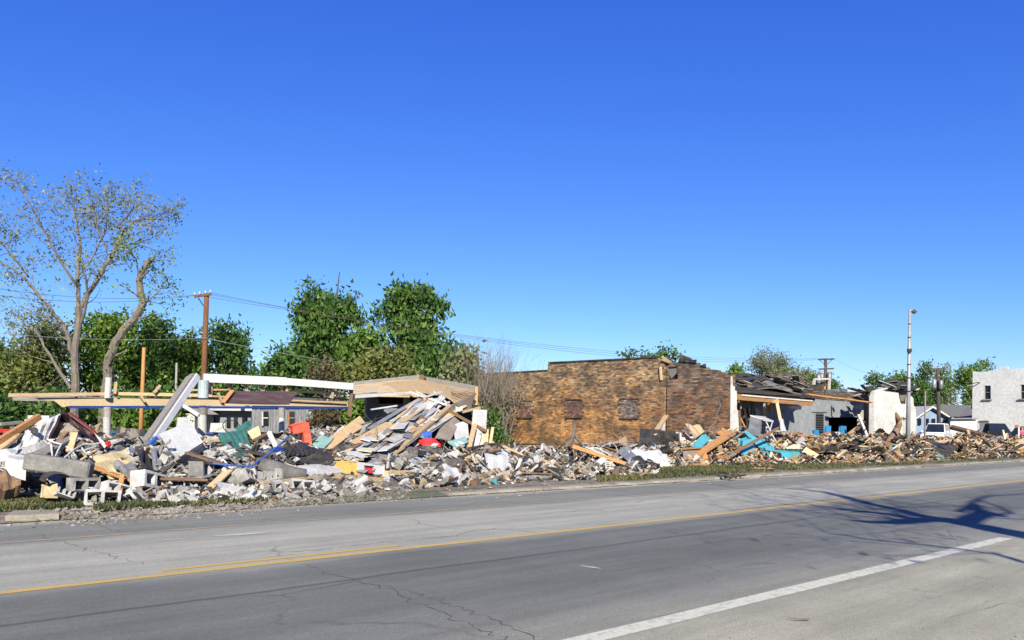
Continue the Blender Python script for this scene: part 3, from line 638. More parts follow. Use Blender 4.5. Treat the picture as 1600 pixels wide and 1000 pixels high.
# dry bushes against the brick wall
for i, (px, v, hp, sd_) in enumerate(((728, 37, 120, 1), (742, 36, 150, 2), (756, 35, 160, 3), (768, 34, 165, 4), (782, 33, 140, 5))):
    p = PV(px, 690, v); D = (p-EYEP).dot(fwd); base = Vector((p.x, p.y, .05)); rr = random.Random(60+i)
    lab = ['leftmost bare shrub of the dry clump at the brick wall', 'bare shrub with one tall crooked stem in the dry clump', 'middle bare shrub of the dry clump, densest at its base',
           'tallest bare shrub in the dry clump, brown and twiggy', 'rightmost bare shrub of the dry clump, arching over the brick wall'][i]
    root = empty('shrub', base, lab, 'shrub', 'dry shrubs beside the brick wall'); m = MB(); tips = []
    Hh = hp*D/F
    for k in range(14):
        d = Vector((rr.gauss(-.04, .17), rr.gauss(.03, .13), 1)); grow(m, base+Vector((rr.gauss(0, .3), rr.gauss(0, .3), 0)), d, Hh*rr.uniform(.36, .52), .06, 3, tips, rr, .16, 4, (2, 2), .68, .25, 4)
    m.build('stems', 'bark', root)
    tips = rr.sample(tips, min(260, len(tips))); low = [t for t in tips if t.z < 3.2] + [Vector((base.x+rr.gauss(0, .5), base.y+rr.gauss(0, .5), rr.uniform(.1, 3.0))) for _ in range(110)]
    leaf_obj('foliage', leaf_cloud(low, .25, 3, .11, 70+i), 'leaf_brown', root, base)
tree('dark leafy bush under the dry shrubs at the foot of the brick wall', 775, 690, 38, [(772, 680, 16, 18), (782, 692, 10, 10), (768, 655, 8, 20)], 60, 16, .12, 'leaf_dark', seed=81, spread=.22, name='bush', cat='bush', trunk_r=.04, group=None)
tree('reddish brown bush behind the end of the wooden beam', 525, 690, 34, [(520, 660, 28, 22), (535, 640, 14, 20), (500, 670, 20, 18)], 130, 20, .15, 'leaf_brown', seed=82, spread=.25, name='bush', cat='bush', trunk_r=.05, group=None, bark='twig', blim=40)
tree('green bush under the left eave of the plywood roof', 566, 690, 33, [(566, 640, 14, 22), (560, 665, 14, 20)], 80, 22, .16, 'leaf_mid', seed=83, spread=.25, name='bush', cat='bush', trunk_r=.04, group=None)
tree('green bush in the dark gap right of the orange post', 232, 690, 36, [(200, 655, 24, 20), (240, 660, 26, 18), (262, 640, 16, 24)], 150, 22, .17, 'leaf_mid', seed=84, name='bush', cat='bush', trunk_r=.05, group=None)
tree('dark bush low at the left edge behind the white steps', 20, 690, 36, [(0, 655, 40, 22), (50, 655, 26, 16)], 130, 22, .18, 'leaf_dark', seed=85, name='bush', cat='bush', trunk_r=.05, group=None)
tree('dark bush filling the space left of the tall tree trunk', 85, 690, 44, [(80, 650, 34, 24), (105, 640, 24, 26)], 130, 22, .2, 'leaf_dark', seed=86, name='bush', cat='bush', trunk_r=.05, group=None)

# tree across the road, out of frame, whose shadow lies on the asphalt (traced from the shadow)
def shadow_tree():
    T = Vector(PD(800, 660, 1)); D0 = 1.2; tanE = math.tan(SUN_EL)
    def cast(px, py, dz=0):
        g = G(px, py); s = (g.dot(fwd)-D0+dz)/tr.dot(fwd); p = g - tr*s; p.z = s*tanE; return p
    base = cast(1640, 850); g0 = base.copy(); base.z = 0
    root = empty('roadside_tree', base, 'battered bare tree behind the photographer casting its branchy shadow on the road', 'tree')
    rr = random.Random(5); m = MB(); tips = []
    limbs = [([None, (1600, 836), (1530, 822), (1470, 810)], .36, .24, 0), ([(1470, 812), (1440, 806), (1400, 796), (1345, 784), (1290, 769), (1255, 765), (1214, 762)], .2, .04, .3),
             ([(1470, 812), (1430, 812), (1400, 805), (1350, 799), (1310, 794), (1265, 790)], .2, .03, -.6), ([(1440, 812), (1400, 816), (1365, 816), (1330, 813)], .18, .07, -1.0),
             ([(1510, 815), (1540, 800), (1560, 806), (1530, 797), (1522, 788)], .17, .1, .8), ([(1560, 806), (1580, 800), (1550, 788), (1530, 780)], .05, .03, .8),
             ([(1500, 800), (1540, 775), (1600, 772), (1640, 766)], .07, .02, 1.5), ([(1600, 880), (1560, 866), (1480, 855), (1350, 842), (1290, 832)], .05, .02, 1)]
    for pts, r0, r1, dz in limbs:
        W = [base if p is None else cast(p[0], p[1], dz*(i/len(pts))) for i, p in enumerate(pts)]
        Q = []; R = []
        for i in range(len(W)-1):
            for k in range(4): f = (i+k/4)/(len(W)-1); Q.append(W[i].lerp(W[i+1], k/4)+Vector((rr.gauss(0, .02), rr.gauss(0, .02), 0))); R.append(r0+(r1-r0)*f)
        Q.append(W[-1]); R.append(r1); m.tube(Q, R, 7)
        for i in range(1, len(Q)):
            if pts[0] is not None and rr.random() < .42:
                d = Vector((rr.gauss(0, .9), rr.gauss(0, .6), rr.gauss(.35, .6))); grow(m, Q[i], d, rr.uniform(1.0, 2.4), max(R[i]*.25, .014), 2, tips, rr, .3, 4, (2, 3), .7, .1, 4)
    m.build('trunk', 'bark', root); tips = [t for t in tips]
    leaf_obj('crown', leaf_cloud(rr.sample(tips, len(tips)//6), .15, 1, .06, 9), 'leaf_sparse', root, base)
shadow_tree()

# ================================================================= POLES AND WIRES
def upole(label, pts, D, r, matn, arms, extras=(), name='utility_pole'):
    b_ = PD(pts[1][0], pts[1][1], D); t_ = PD(pts[0][0], pts[0][1], D); base = b_ + (b_-t_)*(b_.z/(t_.z-b_.z)); base.z = 0
    root = empty(name, base, label, 'utility pole' if arms else 'pole'); m = MB(); m.tube([base, base.lerp(t_, .5), t_], [r, r*.88, r*.72], 10); m.build('pole_shaft', matn, root, smooth=True)
    for (x0, y0, x1, y1, w_) in arms:
        m = MB(); m.beam(PD(x0, y0, D)+fwd*-.12, PD(x1, y1, D)+fwd*-.12, .1, w_); arm = m.build('crossarm', matn, root)
        for t in (.03, .33, .67, .97):
            p = PD(x0, y0, D).lerp(PD(x1, y1, D), t)+fwd*-.12; m = MB(); m.tube([p+Vector((0, 0, w_/2)), p+Vector((0, 0, w_/2+.06)), p+Vector((0, 0, w_/2+.16))], [.015, .05, .035], 6)
            m.build('insulator', 'insulator', arm)
    for (x0, y0, x1, y1) in extras:
        m = MB(); m.beam(PD(x0, y0, D), PD(x1, y1, D), .04, .05); m.build('brace', 'metal_dark', root)
    return root
upole('rusty brown wooden utility pole with one short crossarm behind the canopy', ((323, 458), (318, 600)), 40, .17, 'pole_wood', [(305, 464, 331, 460, .12)], [(310, 466, 318, 478)])
p2 = upole('dark far utility pole with two crossarms above the flat roof', ((1290, 560), (1290, 600)), 82, .22, 'pole_dark', [(1278, 562, 1303, 561, .16), (1279, 577, 1302, 576, .16)], [(1281, 563, 1289, 570), (1300, 562, 1292, 570)])
for (x, y) in ((1284, 590), (1296, 589), (1279, 592)):
    m = MB(); c = PD(x, y, 81.6); m.tube([c-Vector((0, 0, .5)), c-Vector((0, 0, .45)), c+Vector((0, 0, .4)), c+Vector((0, 0, .5))], [.2, .26, .26, .1], 10); m.build('transformer', 'metal_grey', p2, smooth=True)
p3 = upole('dark brown utility pole with crossarm and transformers in front of the blue house', ((1465, 575), (1467, 660)), 76, .2, 'pole_dark', [(1455, 577, 1477, 576, .15), (1450, 589, 1474, 589, .1)])
for (x, y) in ((1459.5, 600), (1470, 601)):
    m = MB(); c = PD(x, y, 75.6); m.tube([c-Vector((0, 0, .45)), c-Vector((0, 0, .4)), c+Vector((0, 0, .4)), c+Vector((0, 0, .48))], [.15, .22, .22, .08], 10); m.build('transformer', 'metal_grey', p3, smooth=True)
upole('bare orange-brown wooden post standing behind the left canopy', ((225, 543), (220, 672)), 34, .1, 'pole_orange', [], name='wooden_post')
upole('thin pale grey post standing behind the leaning white beam', ((276, 567), (274, 640)), 36, .065, 'wood_grey', [], name='post')
upole('thin pale pole with a rusty foot beside the white car', ((1446, 611), (1445, 675)), 60, .07, 'wood_grey', [], name='thin_pole')
# street light pole
LD = 41; b_ = PD(1418.5, 706, LD); t_ = PD(1421.5, 483, LD); b_.z = 0; b_.x, b_.y = PD(1418.5, 700, LD).xy
root = empty('street_lamp_pole', b_, 'tall grey metal lamp pole with a short broken arm at its top', 'lamp pole')
m = MB(); m.tube([b_, b_.lerp(t_, .5), t_], [.125, .095, .06], 12); m.build('pole_shaft', 'pole_metal', root, smooth=True)
m = MB(); m.tube([b_, b_+Vector((0, 0, .35)), b_+Vector((0, 0, .4))], [.24, .22, .15], 12); m.build('base', 'pole_metal', root)
m = MB(); m.tube([t_-Vector((0, 0, .12)), PD(1425, 485, LD), PD(1428, 487.5, LD)], [.05, .04, .04], 6); a_ = m.build('arm', 'pole_metal', root)
m = MB(); m.beam(PD(1426, 485.5, LD), PD(1430.5, 488.5, LD), .22, .14); m.build('lamp_head', 'metal_dark', a_)
m = MB(); m.tube([PD(1421, 545, LD-.12), PD(1421, 550, LD-.12)], [.13, .13], 8); m.build('band', 'metal_dark', root)
for k in range(6):
    p = b_.lerp(t_, .45+.09*k); m = MB(); m.tube([p-Vector((0, 0, .03)), p+Vector((0, 0, .03))], [.122-.009*k]*2, 10); m.build('clamp', 'metal_dark', root)
def wire(name, lab, P, Q, sag, r=.012):
    m = MB(); P, Q = Vector(P), Vector(Q); pts = [P.lerp(Q, i/24)-Vector((0, 0, sag*4*(i/24)*(1-i/24))) for i in range(25)]
    m.tube(pts, r, 4); tag(m.build(name, 'metal_grey' if r > .012 else 'pole_dark'), lab, 'wire', 'overhead wires')
A1 = [PD(306+i*8, 461-i, 40) for i in range(4)]; A2 = [PD(1279+i*8, 560, 82) for i in range(4)]
wire('power_line', 'upper of the wires running from the brown pole to the far pole', A1[0], A2[0], 1.1)
wire('power_line', 'lower of the wires running from the brown pole to the far pole', A1[3], A2[3], 1.6)
wire('power_line', 'middle of the wires running from the brown pole to the far pole', A1[2], A2[1], 1.35)
wire('power_line', 'upper wire leading left from the brown pole past the tall tree', A1[0], PD(-120, 430, 32), .5)
wire('power_line', 'second wire leading left from the brown pole past the tall tree', A1[2], PD(-120, 442, 32), .6)
wire('cable', 'pale cable crossing in front of the green trees left of the brown pole', PD(320, 528, 39.8), PD(-120, 508, 33), .3, .013)
wire('cable', 'pale cable running right from the brown pole across the central trees', PD(320, 528, 39.8), PD(800, 585, 50), .5, .013)
wire('power_line', 'thin wire from the far pole to the dark pole near the blue house', A2[3], PD(1456, 577, 76), 1.2, .014)

# ================================================================= BUILDINGS
U0 = 31.0
# --- brick wall seen from its long side
brick = empty('brick_building', PU(900, 705, U0), 'long tan and orange brick building with a soot-stained stepped wall', 'building')
out_px = [(640, 592), (750, 585), (856.5, 579.6), (857, 568), (875, 566), (1029, 559.7), (1034, 557.5), (1037, 563), (1042, 566.5), (1055, 566), (1064, 565), (1088, 566.5), (1089, 571), (1094.6, 573), (1103, 573.5), (1104, 577), (1110, 577),
          (1120, 578), (1121, 580.5), (1128, 581), (1129, 584), (1138.5, 585)]
poly = [PU(x, y, U0) for x, y in out_px]; poly[-1].y = 21.0; zc = poly[-1].z
poly = [Vector((U0, p.y, p.z)) for p in poly]
poly = [Vector((U0, poly[0].y, 0))] + poly + [Vector((U0, 21.0, 0))]
def rectU(x0, y0, x1, y1): return [PU(x0, y0, U0), PU(x1, y0, U0), PU(x1, y1, U0), PU(x0, y1, U0)]
hole = [PU(1042, 574, U0), PU(1058, 572, U0), PU(1058, 592, U0), PU(1043, 594, U0)]
slit = [PU(1038, 608, U0), PU(1041, 608, U0), PU(1039.5, 655, U0), PU(1036, 655, U0)]
yc0, yc1 = PU(1038.2, 640, U0).y, PU(1041.2, 640, U0).y
def cliphalf(P, y0, keep_gt):
    out = []
    for a, b in zip(P, P[1:]+P[:1]):
        ia, ib = (a.y >= y0) == keep_gt, (b.y >= y0) == keep_gt
        if ia: out.append(a)
        if ia != ib: out.append(a.lerp(b, (y0-a.y)/(b.y-a.y)))
    return out
pl, pr_ = cliphalf(poly, yc0, True), cliphalf(poly, yc1, False); gap = cliphalf(cliphalf(poly, yc0, False), yc1, True)
hole = [PU(1043, 574, U0), PU(1058, 573, U0), PU(1058, 592, U0), PU(1043, 594, U0)]
m = MB(); m.prism(pl, (.3, 0, 0)); m.build('side_wall', 'brick_tan', brick)
m = MB(); m.prism([p+Vector((.03, 0, 0)) for p in pr_], (.3, 0, 0), [[p+Vector((.03, 0, 0)) for p in hole]]); m.build('side_wall', 'brick_sooty', brick)
zg = PU(1040, 608, U0).z; g2 = [Vector((p.x+.04, p.y, max(p.z, zg) if p.z > .1 else zg)) for p in gap]
m = MB(); m.prism([(U0+.04, yc0, zg), (U0+.04, yc0, gap[0].z if gap[0].z > 1 else max(p.z for p in gap)), (U0+.04, yc1, max(p.z for p in gap)-.02), (U0+.04, yc1, zg)], (.2, 0, 0)); m.build('side_wall', 'brick_sooty', brick)
m = MB(); m.prism([(U0+.2, yc0+.3, 0), (U0+.2, yc0+.3, zg+.3), (U0+.2, yc1-.3, zg+.3), (U0+.2, yc1-.3, 0)], (.05, 0, 0)); m.build('gap_shade', 'room_shade', brick)  # near-black sheet painting the shade deep in the slit
# coping
m = MB(); m.beam(PU(640, 591.4, U0)+Vector((.15, 0, .02)), PU(856, 579, U0)+Vector((.15, 0, .02)), .4, .07); m.beam(PU(857.5, 567.3, U0)+Vector((.15, 0, .03)), PU(1028, 559, U0)+Vector((.15, 0, .03)), .4, .07)
m.beam(PU(856.8, 579.6, U0)+Vector((.15, 0, 0)), PU(856.8, 568, U0)+Vector((.15, 0, 0)), .34, .06); m.build('coping', 'felt_black', brick)
for (x0, y0, x1, y1, mm) in ((811, 627, 830.5, 652, 'brick_purple'), (886, 625, 908, 651.5, 'brick_purple'), (971, 623.5, 996, 652.5, 'brick_grey')):
    q = rectU(x0, y0, x1, y1); m = MB(); m.prism([p-Vector((.02, 0, 0)) for p in q], (.05, 0, 0)); f = m.build('blocked_window', mm, brick)
    m = MB(); m.beam(PU(x0-2, y0-1, U0)-Vector((.03, 0, 0)), PU(x1+2, y0-1, U0)-Vector((.03, 0, 0)), .06, .08); m.beam(PU(x0-2, y1+1, U0)-Vector((.04, 0, 0)), PU(x1+2, y1+1, U0)-Vector((.04, 0, 0)), .1, .06); m.build('lintel', 'brick_burnt', f)
    m = MB()                                                        # toothed jamb bricks
    for k in range(5):
        for s_, xx in ((-1, x0), (1, x1)):
            p = PU(xx+s_*(1.8+1.2*(k % 2)), y0+2+k*(y1-y0-4)/4, U0); m.box(p-Vector((.012, 0, 0)), (.03, .08+.1*(k % 2), .08))
    m.build('jamb_bricks', 'brick_burnt', f)
q = [p+Vector((.22, 0, 0)) for p in hole]; m = MB(); m.prism(q, (.05, 0, 0)); m.build('hole_shade', 'room_shade', brick)  # near-black backing sheet gives the hole its shade
m = MB(); m.prism([PU(1039, 576, U0)+Vector((.1, 0, 0)), PU(1057, 573, U0)+Vector((.1, 0, 0)), PU(1058, 580, U0)+Vector((.1, 0, 0)), PU(1047, 592, U0)+Vector((.1, 0, 0))], (.04, 0, 0)); m.build('hanging_board', 'wood_grey', brick)
m = MB(); m.beam(PU(1033, 573, U0)-Vector((.05, 0, 0)), PU(1034.5, 594, U0)-Vector((.05, 0, 0)), .08, .14); m.build('window_post', 'wood_new', brick)
m = MB(); m.beam(PU(1036, 562, U0), PU(1047, 566, U0), .2, .1); m.beam(PU(1034, 557.5, U0), PU(1045, 564, U0), .1, .08); m.build('broken_rafter', 'wood_new', brick)
m = MB(); m.add([PU(1060, 566, U0), PU(1063, 554, U0), PU(1070, 560, U0)+Vector((.6, 0, 0)), PU(1078, 563, U0), PU(1089, 562, U0), PU(1088, 567, U0)], [(0, 1, 2, 3, 5), (3, 4, 5)])
m.add([PU(1094, 573, U0), PU(1095, 569, U0)+Vector((.3, 0, 0)), PU(1103, 569, U0), PU(1104, 574, U0)], [(0, 1, 2, 3)]); so_ = m.build('roof_felt', 'felt_black', brick); so_.modifiers.new('s', 'SOLIDIFY').thickness = .05
# rest of the brick building (roof deck, rear and far walls)
yb = poly[0].y
m = MB(); m.box((U0+8.3, (yb+24.8)/2, 3.45), (16, yb-24.8, .2)); m.build('roof', 'felt_black', brick)
m = MB(); m.box((U0+8.3, yb+.16, 2.2), (16.6, .3, 4.4)); m.box((U0+16.5, (yb+25.1)/2, 2.2), (.3, yb-25.4, 4.4)); m.build('rear_wall', 'brick_burnt', brick)
# --- front: white pier, open room, white block facade
PF = 21.0
fr = empty('gutted_storefront', Vector((U0+7, PF, 0)), 'gutted storefront with white masonry piers, grey room and collapsed black roof', 'building')
pier = [PV(1141.5, 588, PF), PV(1144, 588, PF), PV(1145, 603, PF), PV(1148, 604, PF), PV(1148, 610, PF), PV(1151, 611, PF), PV(1151, 640, PF), PV(1153, 641, PF), PV(1154, 668, PF)]
xb = uv_of(1154, PF)
pier = [Vector((U0-.001, PF-.012, 0)), Vector((U0-.001, PF-.012, pier[0].z))]+[Vector((p.x, PF-.012, p.z)) for p in pier[1:]]+[Vector((xb, PF-.012, 0))]
m = MB(); m.prism(pier, (0, .05, 0)); m.build('white_pier', 'white_block', fr)
R2 = 24.6                                           # grey back wall of the open room
x1 = uv_of(1366, PF); xg0 = U0+.3; xg1 = uv_of(1372, R2)
zt = lambda px, py, v=R2: PV(px, py, v)
gw = [Vector((xg0, R2, 0)), Vector((xg0, R2, 3.1)), zt(1155, 612), zt(1225, 619), zt(1290, 625), zt(1366, 630), Vector((xg1, R2, zt(1366, 630).z)), Vector((xg1, R2, 0))]
op = [zt(1292, 652), zt(1344, 652), zt(1346, 700), zt(1292, 700)]
vent = [zt(1272, 646), zt(1286, 646), zt(1286, 679), zt(1272, 679)]
m = MB(); m.prism(gw, (0, .2, 0), [op]); m.build('grey_wall', 'grey_wall', fr)
m = MB(); m.prism([p-Vector((0, .05, 0)) for p in vent], (0, .04, 0)); vv = m.build('vent', 'black', fr)
m = MB()
for k in range(9): m.beam(vent[0].lerp(vent[3], (k+.5)/9)+Vector((.04, -.08, 0)), vent[1].lerp(vent[2], (k+.5)/9)+Vector((-.04, -.08, 0)), .07, .015)
m.build('louvres', 'grey_wall', vv)
m = MB(); fx = Vector((0, -.04, 0))
m.beam(vent[0]+fx, vent[3]+fx, .08, .07); m.beam(vent[1]+fx, vent[2]+fx, .08, .07); m.beam(vent[0]+fx+Vector((-.3, 0, .12)), vent[1]+fx+Vector((.4, 0, .12)), .08, .05); m.build('frame', 'grey_wall', vv)
m = MB(); m.beam(op[0]+fx, op[3]+fx, .1, .1); m.beam(op[0]+fx+Vector((-.05, 0, .03)), op[1]+fx+Vector((.05, 0, .03)), .1, .06); m.build('opening_frame', 'grey_wall', fr)
# room behind the opening
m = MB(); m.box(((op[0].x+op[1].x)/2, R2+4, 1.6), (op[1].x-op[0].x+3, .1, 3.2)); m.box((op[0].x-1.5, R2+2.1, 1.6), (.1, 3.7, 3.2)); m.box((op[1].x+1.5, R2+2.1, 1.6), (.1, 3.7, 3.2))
m.build('inner_walls', 'room_shade', fr)
m = MB(); m.box(((op[0].x+op[1].x)/2, R2+2.2, 3.3), (op[1].x-op[0].x+3.4, 4.2, .12)); m.build('inner_roof', 'room_shade', fr)
# brick parapet above the grey wall
pp = [zt(1272, 613), zt(1310, 612), zt(1366, 612), zt(1366, 629.5), zt(1290, 624.5), zt(1272, 622)]
m = MB(); m.prism([p+Vector((0, .01, 0)) for p in pp], (0, .3, 0)); m.build('parapet', 'brick_burnt', fr)
# sloping wrecked roof left
def slab(name, pts, th, material, parent, hole=()):
    P_ = [P3(t) for t in pts]; nn = (P_[1]-P_[0]).cross(P_[2]-P_[0]).normalized(); m = MB(); m.prism(P_, nn*th); return m.build(name, material, parent)
rb = [PV(1228, 585, 29), PV(1255, 588, 29), PV(1268, 597, 28), PV(1271, 612, 27), PV(1271, 620, 26), PV(1200, 612, 28)]
m = MB(); m.prism([PV(1200, 585, 30), PV(1225, 583, 30), PV(1240, 585, 30), PV(1252, 587, 30), PV(1262, 593, 30), PV(1270, 600, 30), PV(1272, 620, 30), PV(1200, 616, 30)], (0, .3, 0)); m.build('rear_brick_wall', 'brick_burnt', fr)
m = MB(); m.sheet(PV(1144, 586, 29.5), PV(1203, 588, 29.5), PV(1268, 621, 22.2), PV(1148, 606, 21.4), .1, 14, 10, warp=.28, torn=.3, seed=2); m.build('roof_deck', 'felt_black', fr)
m = MB(); m.sheet(PV(1150, 592, 28), PV(1205, 597, 27.5), PV(1254, 615, 22.5), PV(1160, 604, 22), .06, 12, 8, warp=.3, torn=.4, seed=5); m.build('roof_deck', 'felt_grey', fr)
m = MB(); m.sheet(PV(1146, 604, 21.5), PV(1274, 621, 21.8), PV(1274, 624, 21.2), PV(1148, 612, 21.1), .12, 14, 3, warp=.12, torn=.15, seed=8); m.build('roof_edge', 'wood_char', fr)
rr = random.Random(3)
for k in range(90):
    x = rr.uniform(1150, 1262); t = rr.random(); y = 590+t*20+(x-1150)/110*8; v = 28.5-6*t
    c = PV(x, y, v)+Vector((0, 0, .15)); L_ = rr.uniform(.6, 2.6); a = rr.gauss(-.1, .5)
    d = Vector((math.cos(a), -math.sin(a)*.8, rr.gauss(-.08, .12)))
    m = MB(); m.beam(c-d*L_/2, c+d*L_/2, rr.uniform(.06, .45), rr.uniform(.02, .06), nseg=3, jit=.03); m.build('roof_scrap', rr.choice(['felt_black', 'felt_grey', 'wood_char', 'wood_grey', 'metal_grey', 'felt_black', 'wood_brown', 'panel_brown', 'drywall', 'wood_char']), fr)
# orange lintel beam and ceiling edge
m = MB(); m.beam(PV(1151, 620, PF), PV(1196, 624, PF), .12, .28); m.beam(PV(1196.3, 624, PF), PV(1269, 630, PF), .12, .28); lb = m.build('lintel_beam', 'wood_orange', fr)
m = MB(); m.beam(PV(1158, 617.5, PF-.03), PV(1268, 626.5, PF-.03), .16, .07); m.build('lintel_trim', 'siding_white', lb)
m = MB(); m.beam(PV(1262, 616, PF), PV(1362, 629, PF), .2, .07, nseg=4, jit=.02); m.build('eave_board', 'wood_orange', fr)
# room ceiling, right edge slanted to throw the diagonal shade on the back wall
m = MB(); cz = PV(1151, 617, PF).z+.12
m.prism([(U0+.3, PF+.1, cz), (uv_of(1266, PF)-.9, PF+.1, cz), (43.9, R2-.02, cz), (U0+.3, R2-.02, cz)], (0, 0, .12)); m.build('ceiling', 'wood_char', fr)
m = MB(); m.box((U0+.45, (PF+.5+R2)/2, 1.5), (.1, R2-PF-.6, 3)); m.build('inner_side_wall', 'room_shade', fr)
# studs inside at left
for (a, b_, mm, w_) in (((1153, 622, 21.6), (1157, 676, 21.6), 'wood_brown', .12), ((1156, 622, 21.9), (1158, 650, 22), 'wood_new', .1), ((1154, 648, 21.8), (1164, 668, 21.6), 'wood_orange', .12), ((1159, 636, 22.5), (1166, 672, 22.6), 'wood_brown', .12),
                       ((1167, 637, 22.8), (1172, 664, 22.6), 'wood_brown', .12), ((1176, 629, 22.6), (1173, 662, 22.6), 'wood_grey', .13), ((1177, 637, 23), (1180, 652, 23), 'wood_brown', .12), ((1194, 624, 21.6), (1195, 655, 21.8), 'wood_white', .1),
                       ((1203, 627, 21.5), (1203, 643, 21.5), 'wood_orange', .2), ((1196, 634, 21.8), (1198, 652, 21.8), 'wood_new', .1), ((1212, 622, 21), (1222, 673, 20.3), 'wood_new', .16), ((1205, 627, 21), (1213, 627, 21), 'wood_new', .3)):
    m = MB(); m.beam(PV(*a), PV(*b_), w_, w_*.6); m.build('stud', mm, fr)
for (x0, y0, x1, y1, v) in ((1160, 638, 1168, 668, 23.3), (1169, 638, 1174, 662, 23.4), (1179, 638, 1186, 650, 23.4)):
    m = MB(); m.prism([PV(x0, y0, v), PV(x1, y0+.5, v), PV(x1+1, y1-4, v), PV(x0+4, y1, v)], (0, .02, 0)); m.build('wallboard', 'fabric_white', fr)
m = MB(); m.prism([PV(1234, 634, 22), PV(1253, 634, 22), PV(1252, 640, 22), PV(1235, 636.5, 22)], (0, .25, 0)); o = m.build('light_fixture', 'white_paint'); tag(o, 'white box light fixture hanging under the orange beam', 'light fixture')
# brick pier between the opening and the white block wall
xw0, xw1 = uv_of(1366, PF), uv_of(1432, PF)
m = MB(); m.prism([PV(1357, 630, PF+1.0), PV(1366, 630, PF), Vector((xw0, PF, 0)), Vector((PV(1357, 630, PF+1.0).x, PF+1, 0))], (0.02, .3, 0)); m.build('brick_pier', 'brick_burnt', fr)
m = MB(); m.beam(PV(1356, 630, PF+.6), PV(1356, 680, PF+.6), .1, .12); m.build('door_jamb', 'wood_orange', fr)
wb = [(1366, 611), (1372, 610.5), (1390, 612), (1404, 614), (1404.5, 620), (1406, 626), (1408, 632), (1414, 631), (1422, 632), (1422.5, 624), (1424, 619), (1427, 622), (1428, 634), (1430, 636), (1431.5, 650)]
wpoly = [Vector((xw0, PF, 0))]+[PV(x, y, PF) for x, y in wb]+[Vector((xw1, PF, 0))]
dh = [PV(1411, 653, PF), PV(1417, 653, PF), Vector((uv_of(1417, PF), PF, .05)), Vector((uv_of(1411, PF), PF, .05))]
m = MB(); m.prism(wpoly, (0, .3, 0), [dh]); m.build('white_block_wall', 'white_block', fr)
m = MB(); m.prism([p+Vector((0, .22, 0)) for p in dh], (0, .05, 0)); m.build('door', 'siding_grey', fr)
MB().box((xw1-.15, PF+2.0, 1.4), (.28, 3.4, 2.8)).build('return_wall', 'white_block', fr)
m = MB(); m.box(((xw0+xw1)/2+.3, PF+.95, 3.3), (xw1-xw0-1.2, 1.2, .12)); m.build('flat_roof', 'felt_black', fr)
m = MB(); m.prism([PV(1405, 618, PF+.4), PV(1422, 616, PF+.4), PV(1422, 632, PF+.4), PV(1408, 632, PF+.4)], (0, .05, 0)); m.build('roof_scrap', 'panel_brown', fr)
# rubble on the flat roof
for k in range(64):
    x = rr.uniform(1342, 1424); hgt = max(0, 16-abs(x-1392)*.38); y = 612-rr.random()*hgt; v = PF+rr.uniform(.2, 3.0); c = PV(x, y, v); L_ = rr.uniform(.5, 2.4); a = rr.gauss(0, .35)
    m = MB(); d = Vector((math.cos(a), rr.gauss(0, .4), math.sin(a)*.5)); m.beam(c-d*L_/2, c+d*L_/2, rr.uniform(.05, .5), rr.uniform(.03, .08), nseg=2, jit=.03)
    m.build('roof_scrap', rr.choice(['felt_black', 'felt_black', 'wood_char', 'metal_grey', 'wood_grey', 'wood_brown', 'siding_white']), fr)
m = MB(); m.sheet(PV(1372, 604, 23), PV(1392, 592, 23), PV(1420, 598, 22), PV(1404, 606, 22), .05, 8, 4, warp=.1, torn=.3, seed=4); m.build('roof_sheet', 'felt_black', fr)
# small framed structure on the flat roof
rf = empty('roof_frame', PV(1285, 612, 27), 'white pipe frame with tan box standing on the flat roof', 'frame')
m = MB(); m.beam(PV(1272, 594, 27), PV(1271, 620, 27), .16, .12); m.beam(PV(1272, 592.5, 27), PV(1296, 592, 27), .12, .12); m.beam(PV(1296, 592, 27), PV(1295.5, 610, 27), .14, .12); m.build('frame_bars', 'wood_white', rf)
m = MB(); m.prism([PV(1274, 610, 27.5), PV(1287, 609, 27.5), PV(1287, 619, 27.5), PV(1274, 620, 27.5)], (0, .5, 0)); m.prism([PV(1282, 604, 27.3), PV(1294, 603, 27.3), PV(1295, 607, 27.3), PV(1287, 609, 27.3)], (0, .1, 0)); m.build('box', 'wood_orange', rf)
for (x, w__) in ((1303, 9), (1316, 8)):
    m = MB(); m.prism([PV(x, 609, 26), PV(x+w__, 607.5, 26), PV(x+w__, 612, 26), PV(x, 612, 26)], (0, .5, 0)); tag(m.build('roof_box', 'metal_grey'), 'small grey box on the flat roof, %s' % ('left one of two' if x == 1303 else 'right one of two'), 'box')
# --- distant buildings
def planeD(px, py, D): return PD(px, py, D)
def facade(name, px0, px1, ytop, D, material, parent, depth=6, ybot=None, zb=0):
    a, b = PD(px0, 660, D), PD(px1, 660, D); zt_ = PD((px0+px1)/2, ytop, D).z; m = MB()
    m.prism([(a.x, a.y, zb), (b.x, b.y, zb), (b.x, b.y, zt_), (a.x, a.y, zt_)], fwd*depth); return m.build(name, material, parent)
def rectD(name, px0, py0, px1, py1, D, material, parent, th=.06):
    m = MB(); m.prism([PD(px0, py0, D), PD(px1, py0, D), PD(px1, py1, D), PD(px0, py1, D)], fwd*th); return m.build(name, material, parent)
h = empty('white_house', PD(355, 690, 48), 'low white house with grey porch behind the canopy posts', 'house')
facade('wall', 318, 392, 641, 48, 'house_grey', h)
m = MB(); m.prism([PD(306, 641, 47.3), PD(398, 642, 47.3), PD(392, 631, 50), PD(316, 630, 50)], (0, 0, .12)); m.build('roof', 'house_white', h)
for x in (333, 357, 368, 381): w_ = rectD('window', x-3, 652, x+3, 668, 47.9, 'window_dark', h, .05)
rectD('porch_rail', 320, 661, 352, 676, 46.6, 'house_white', h)
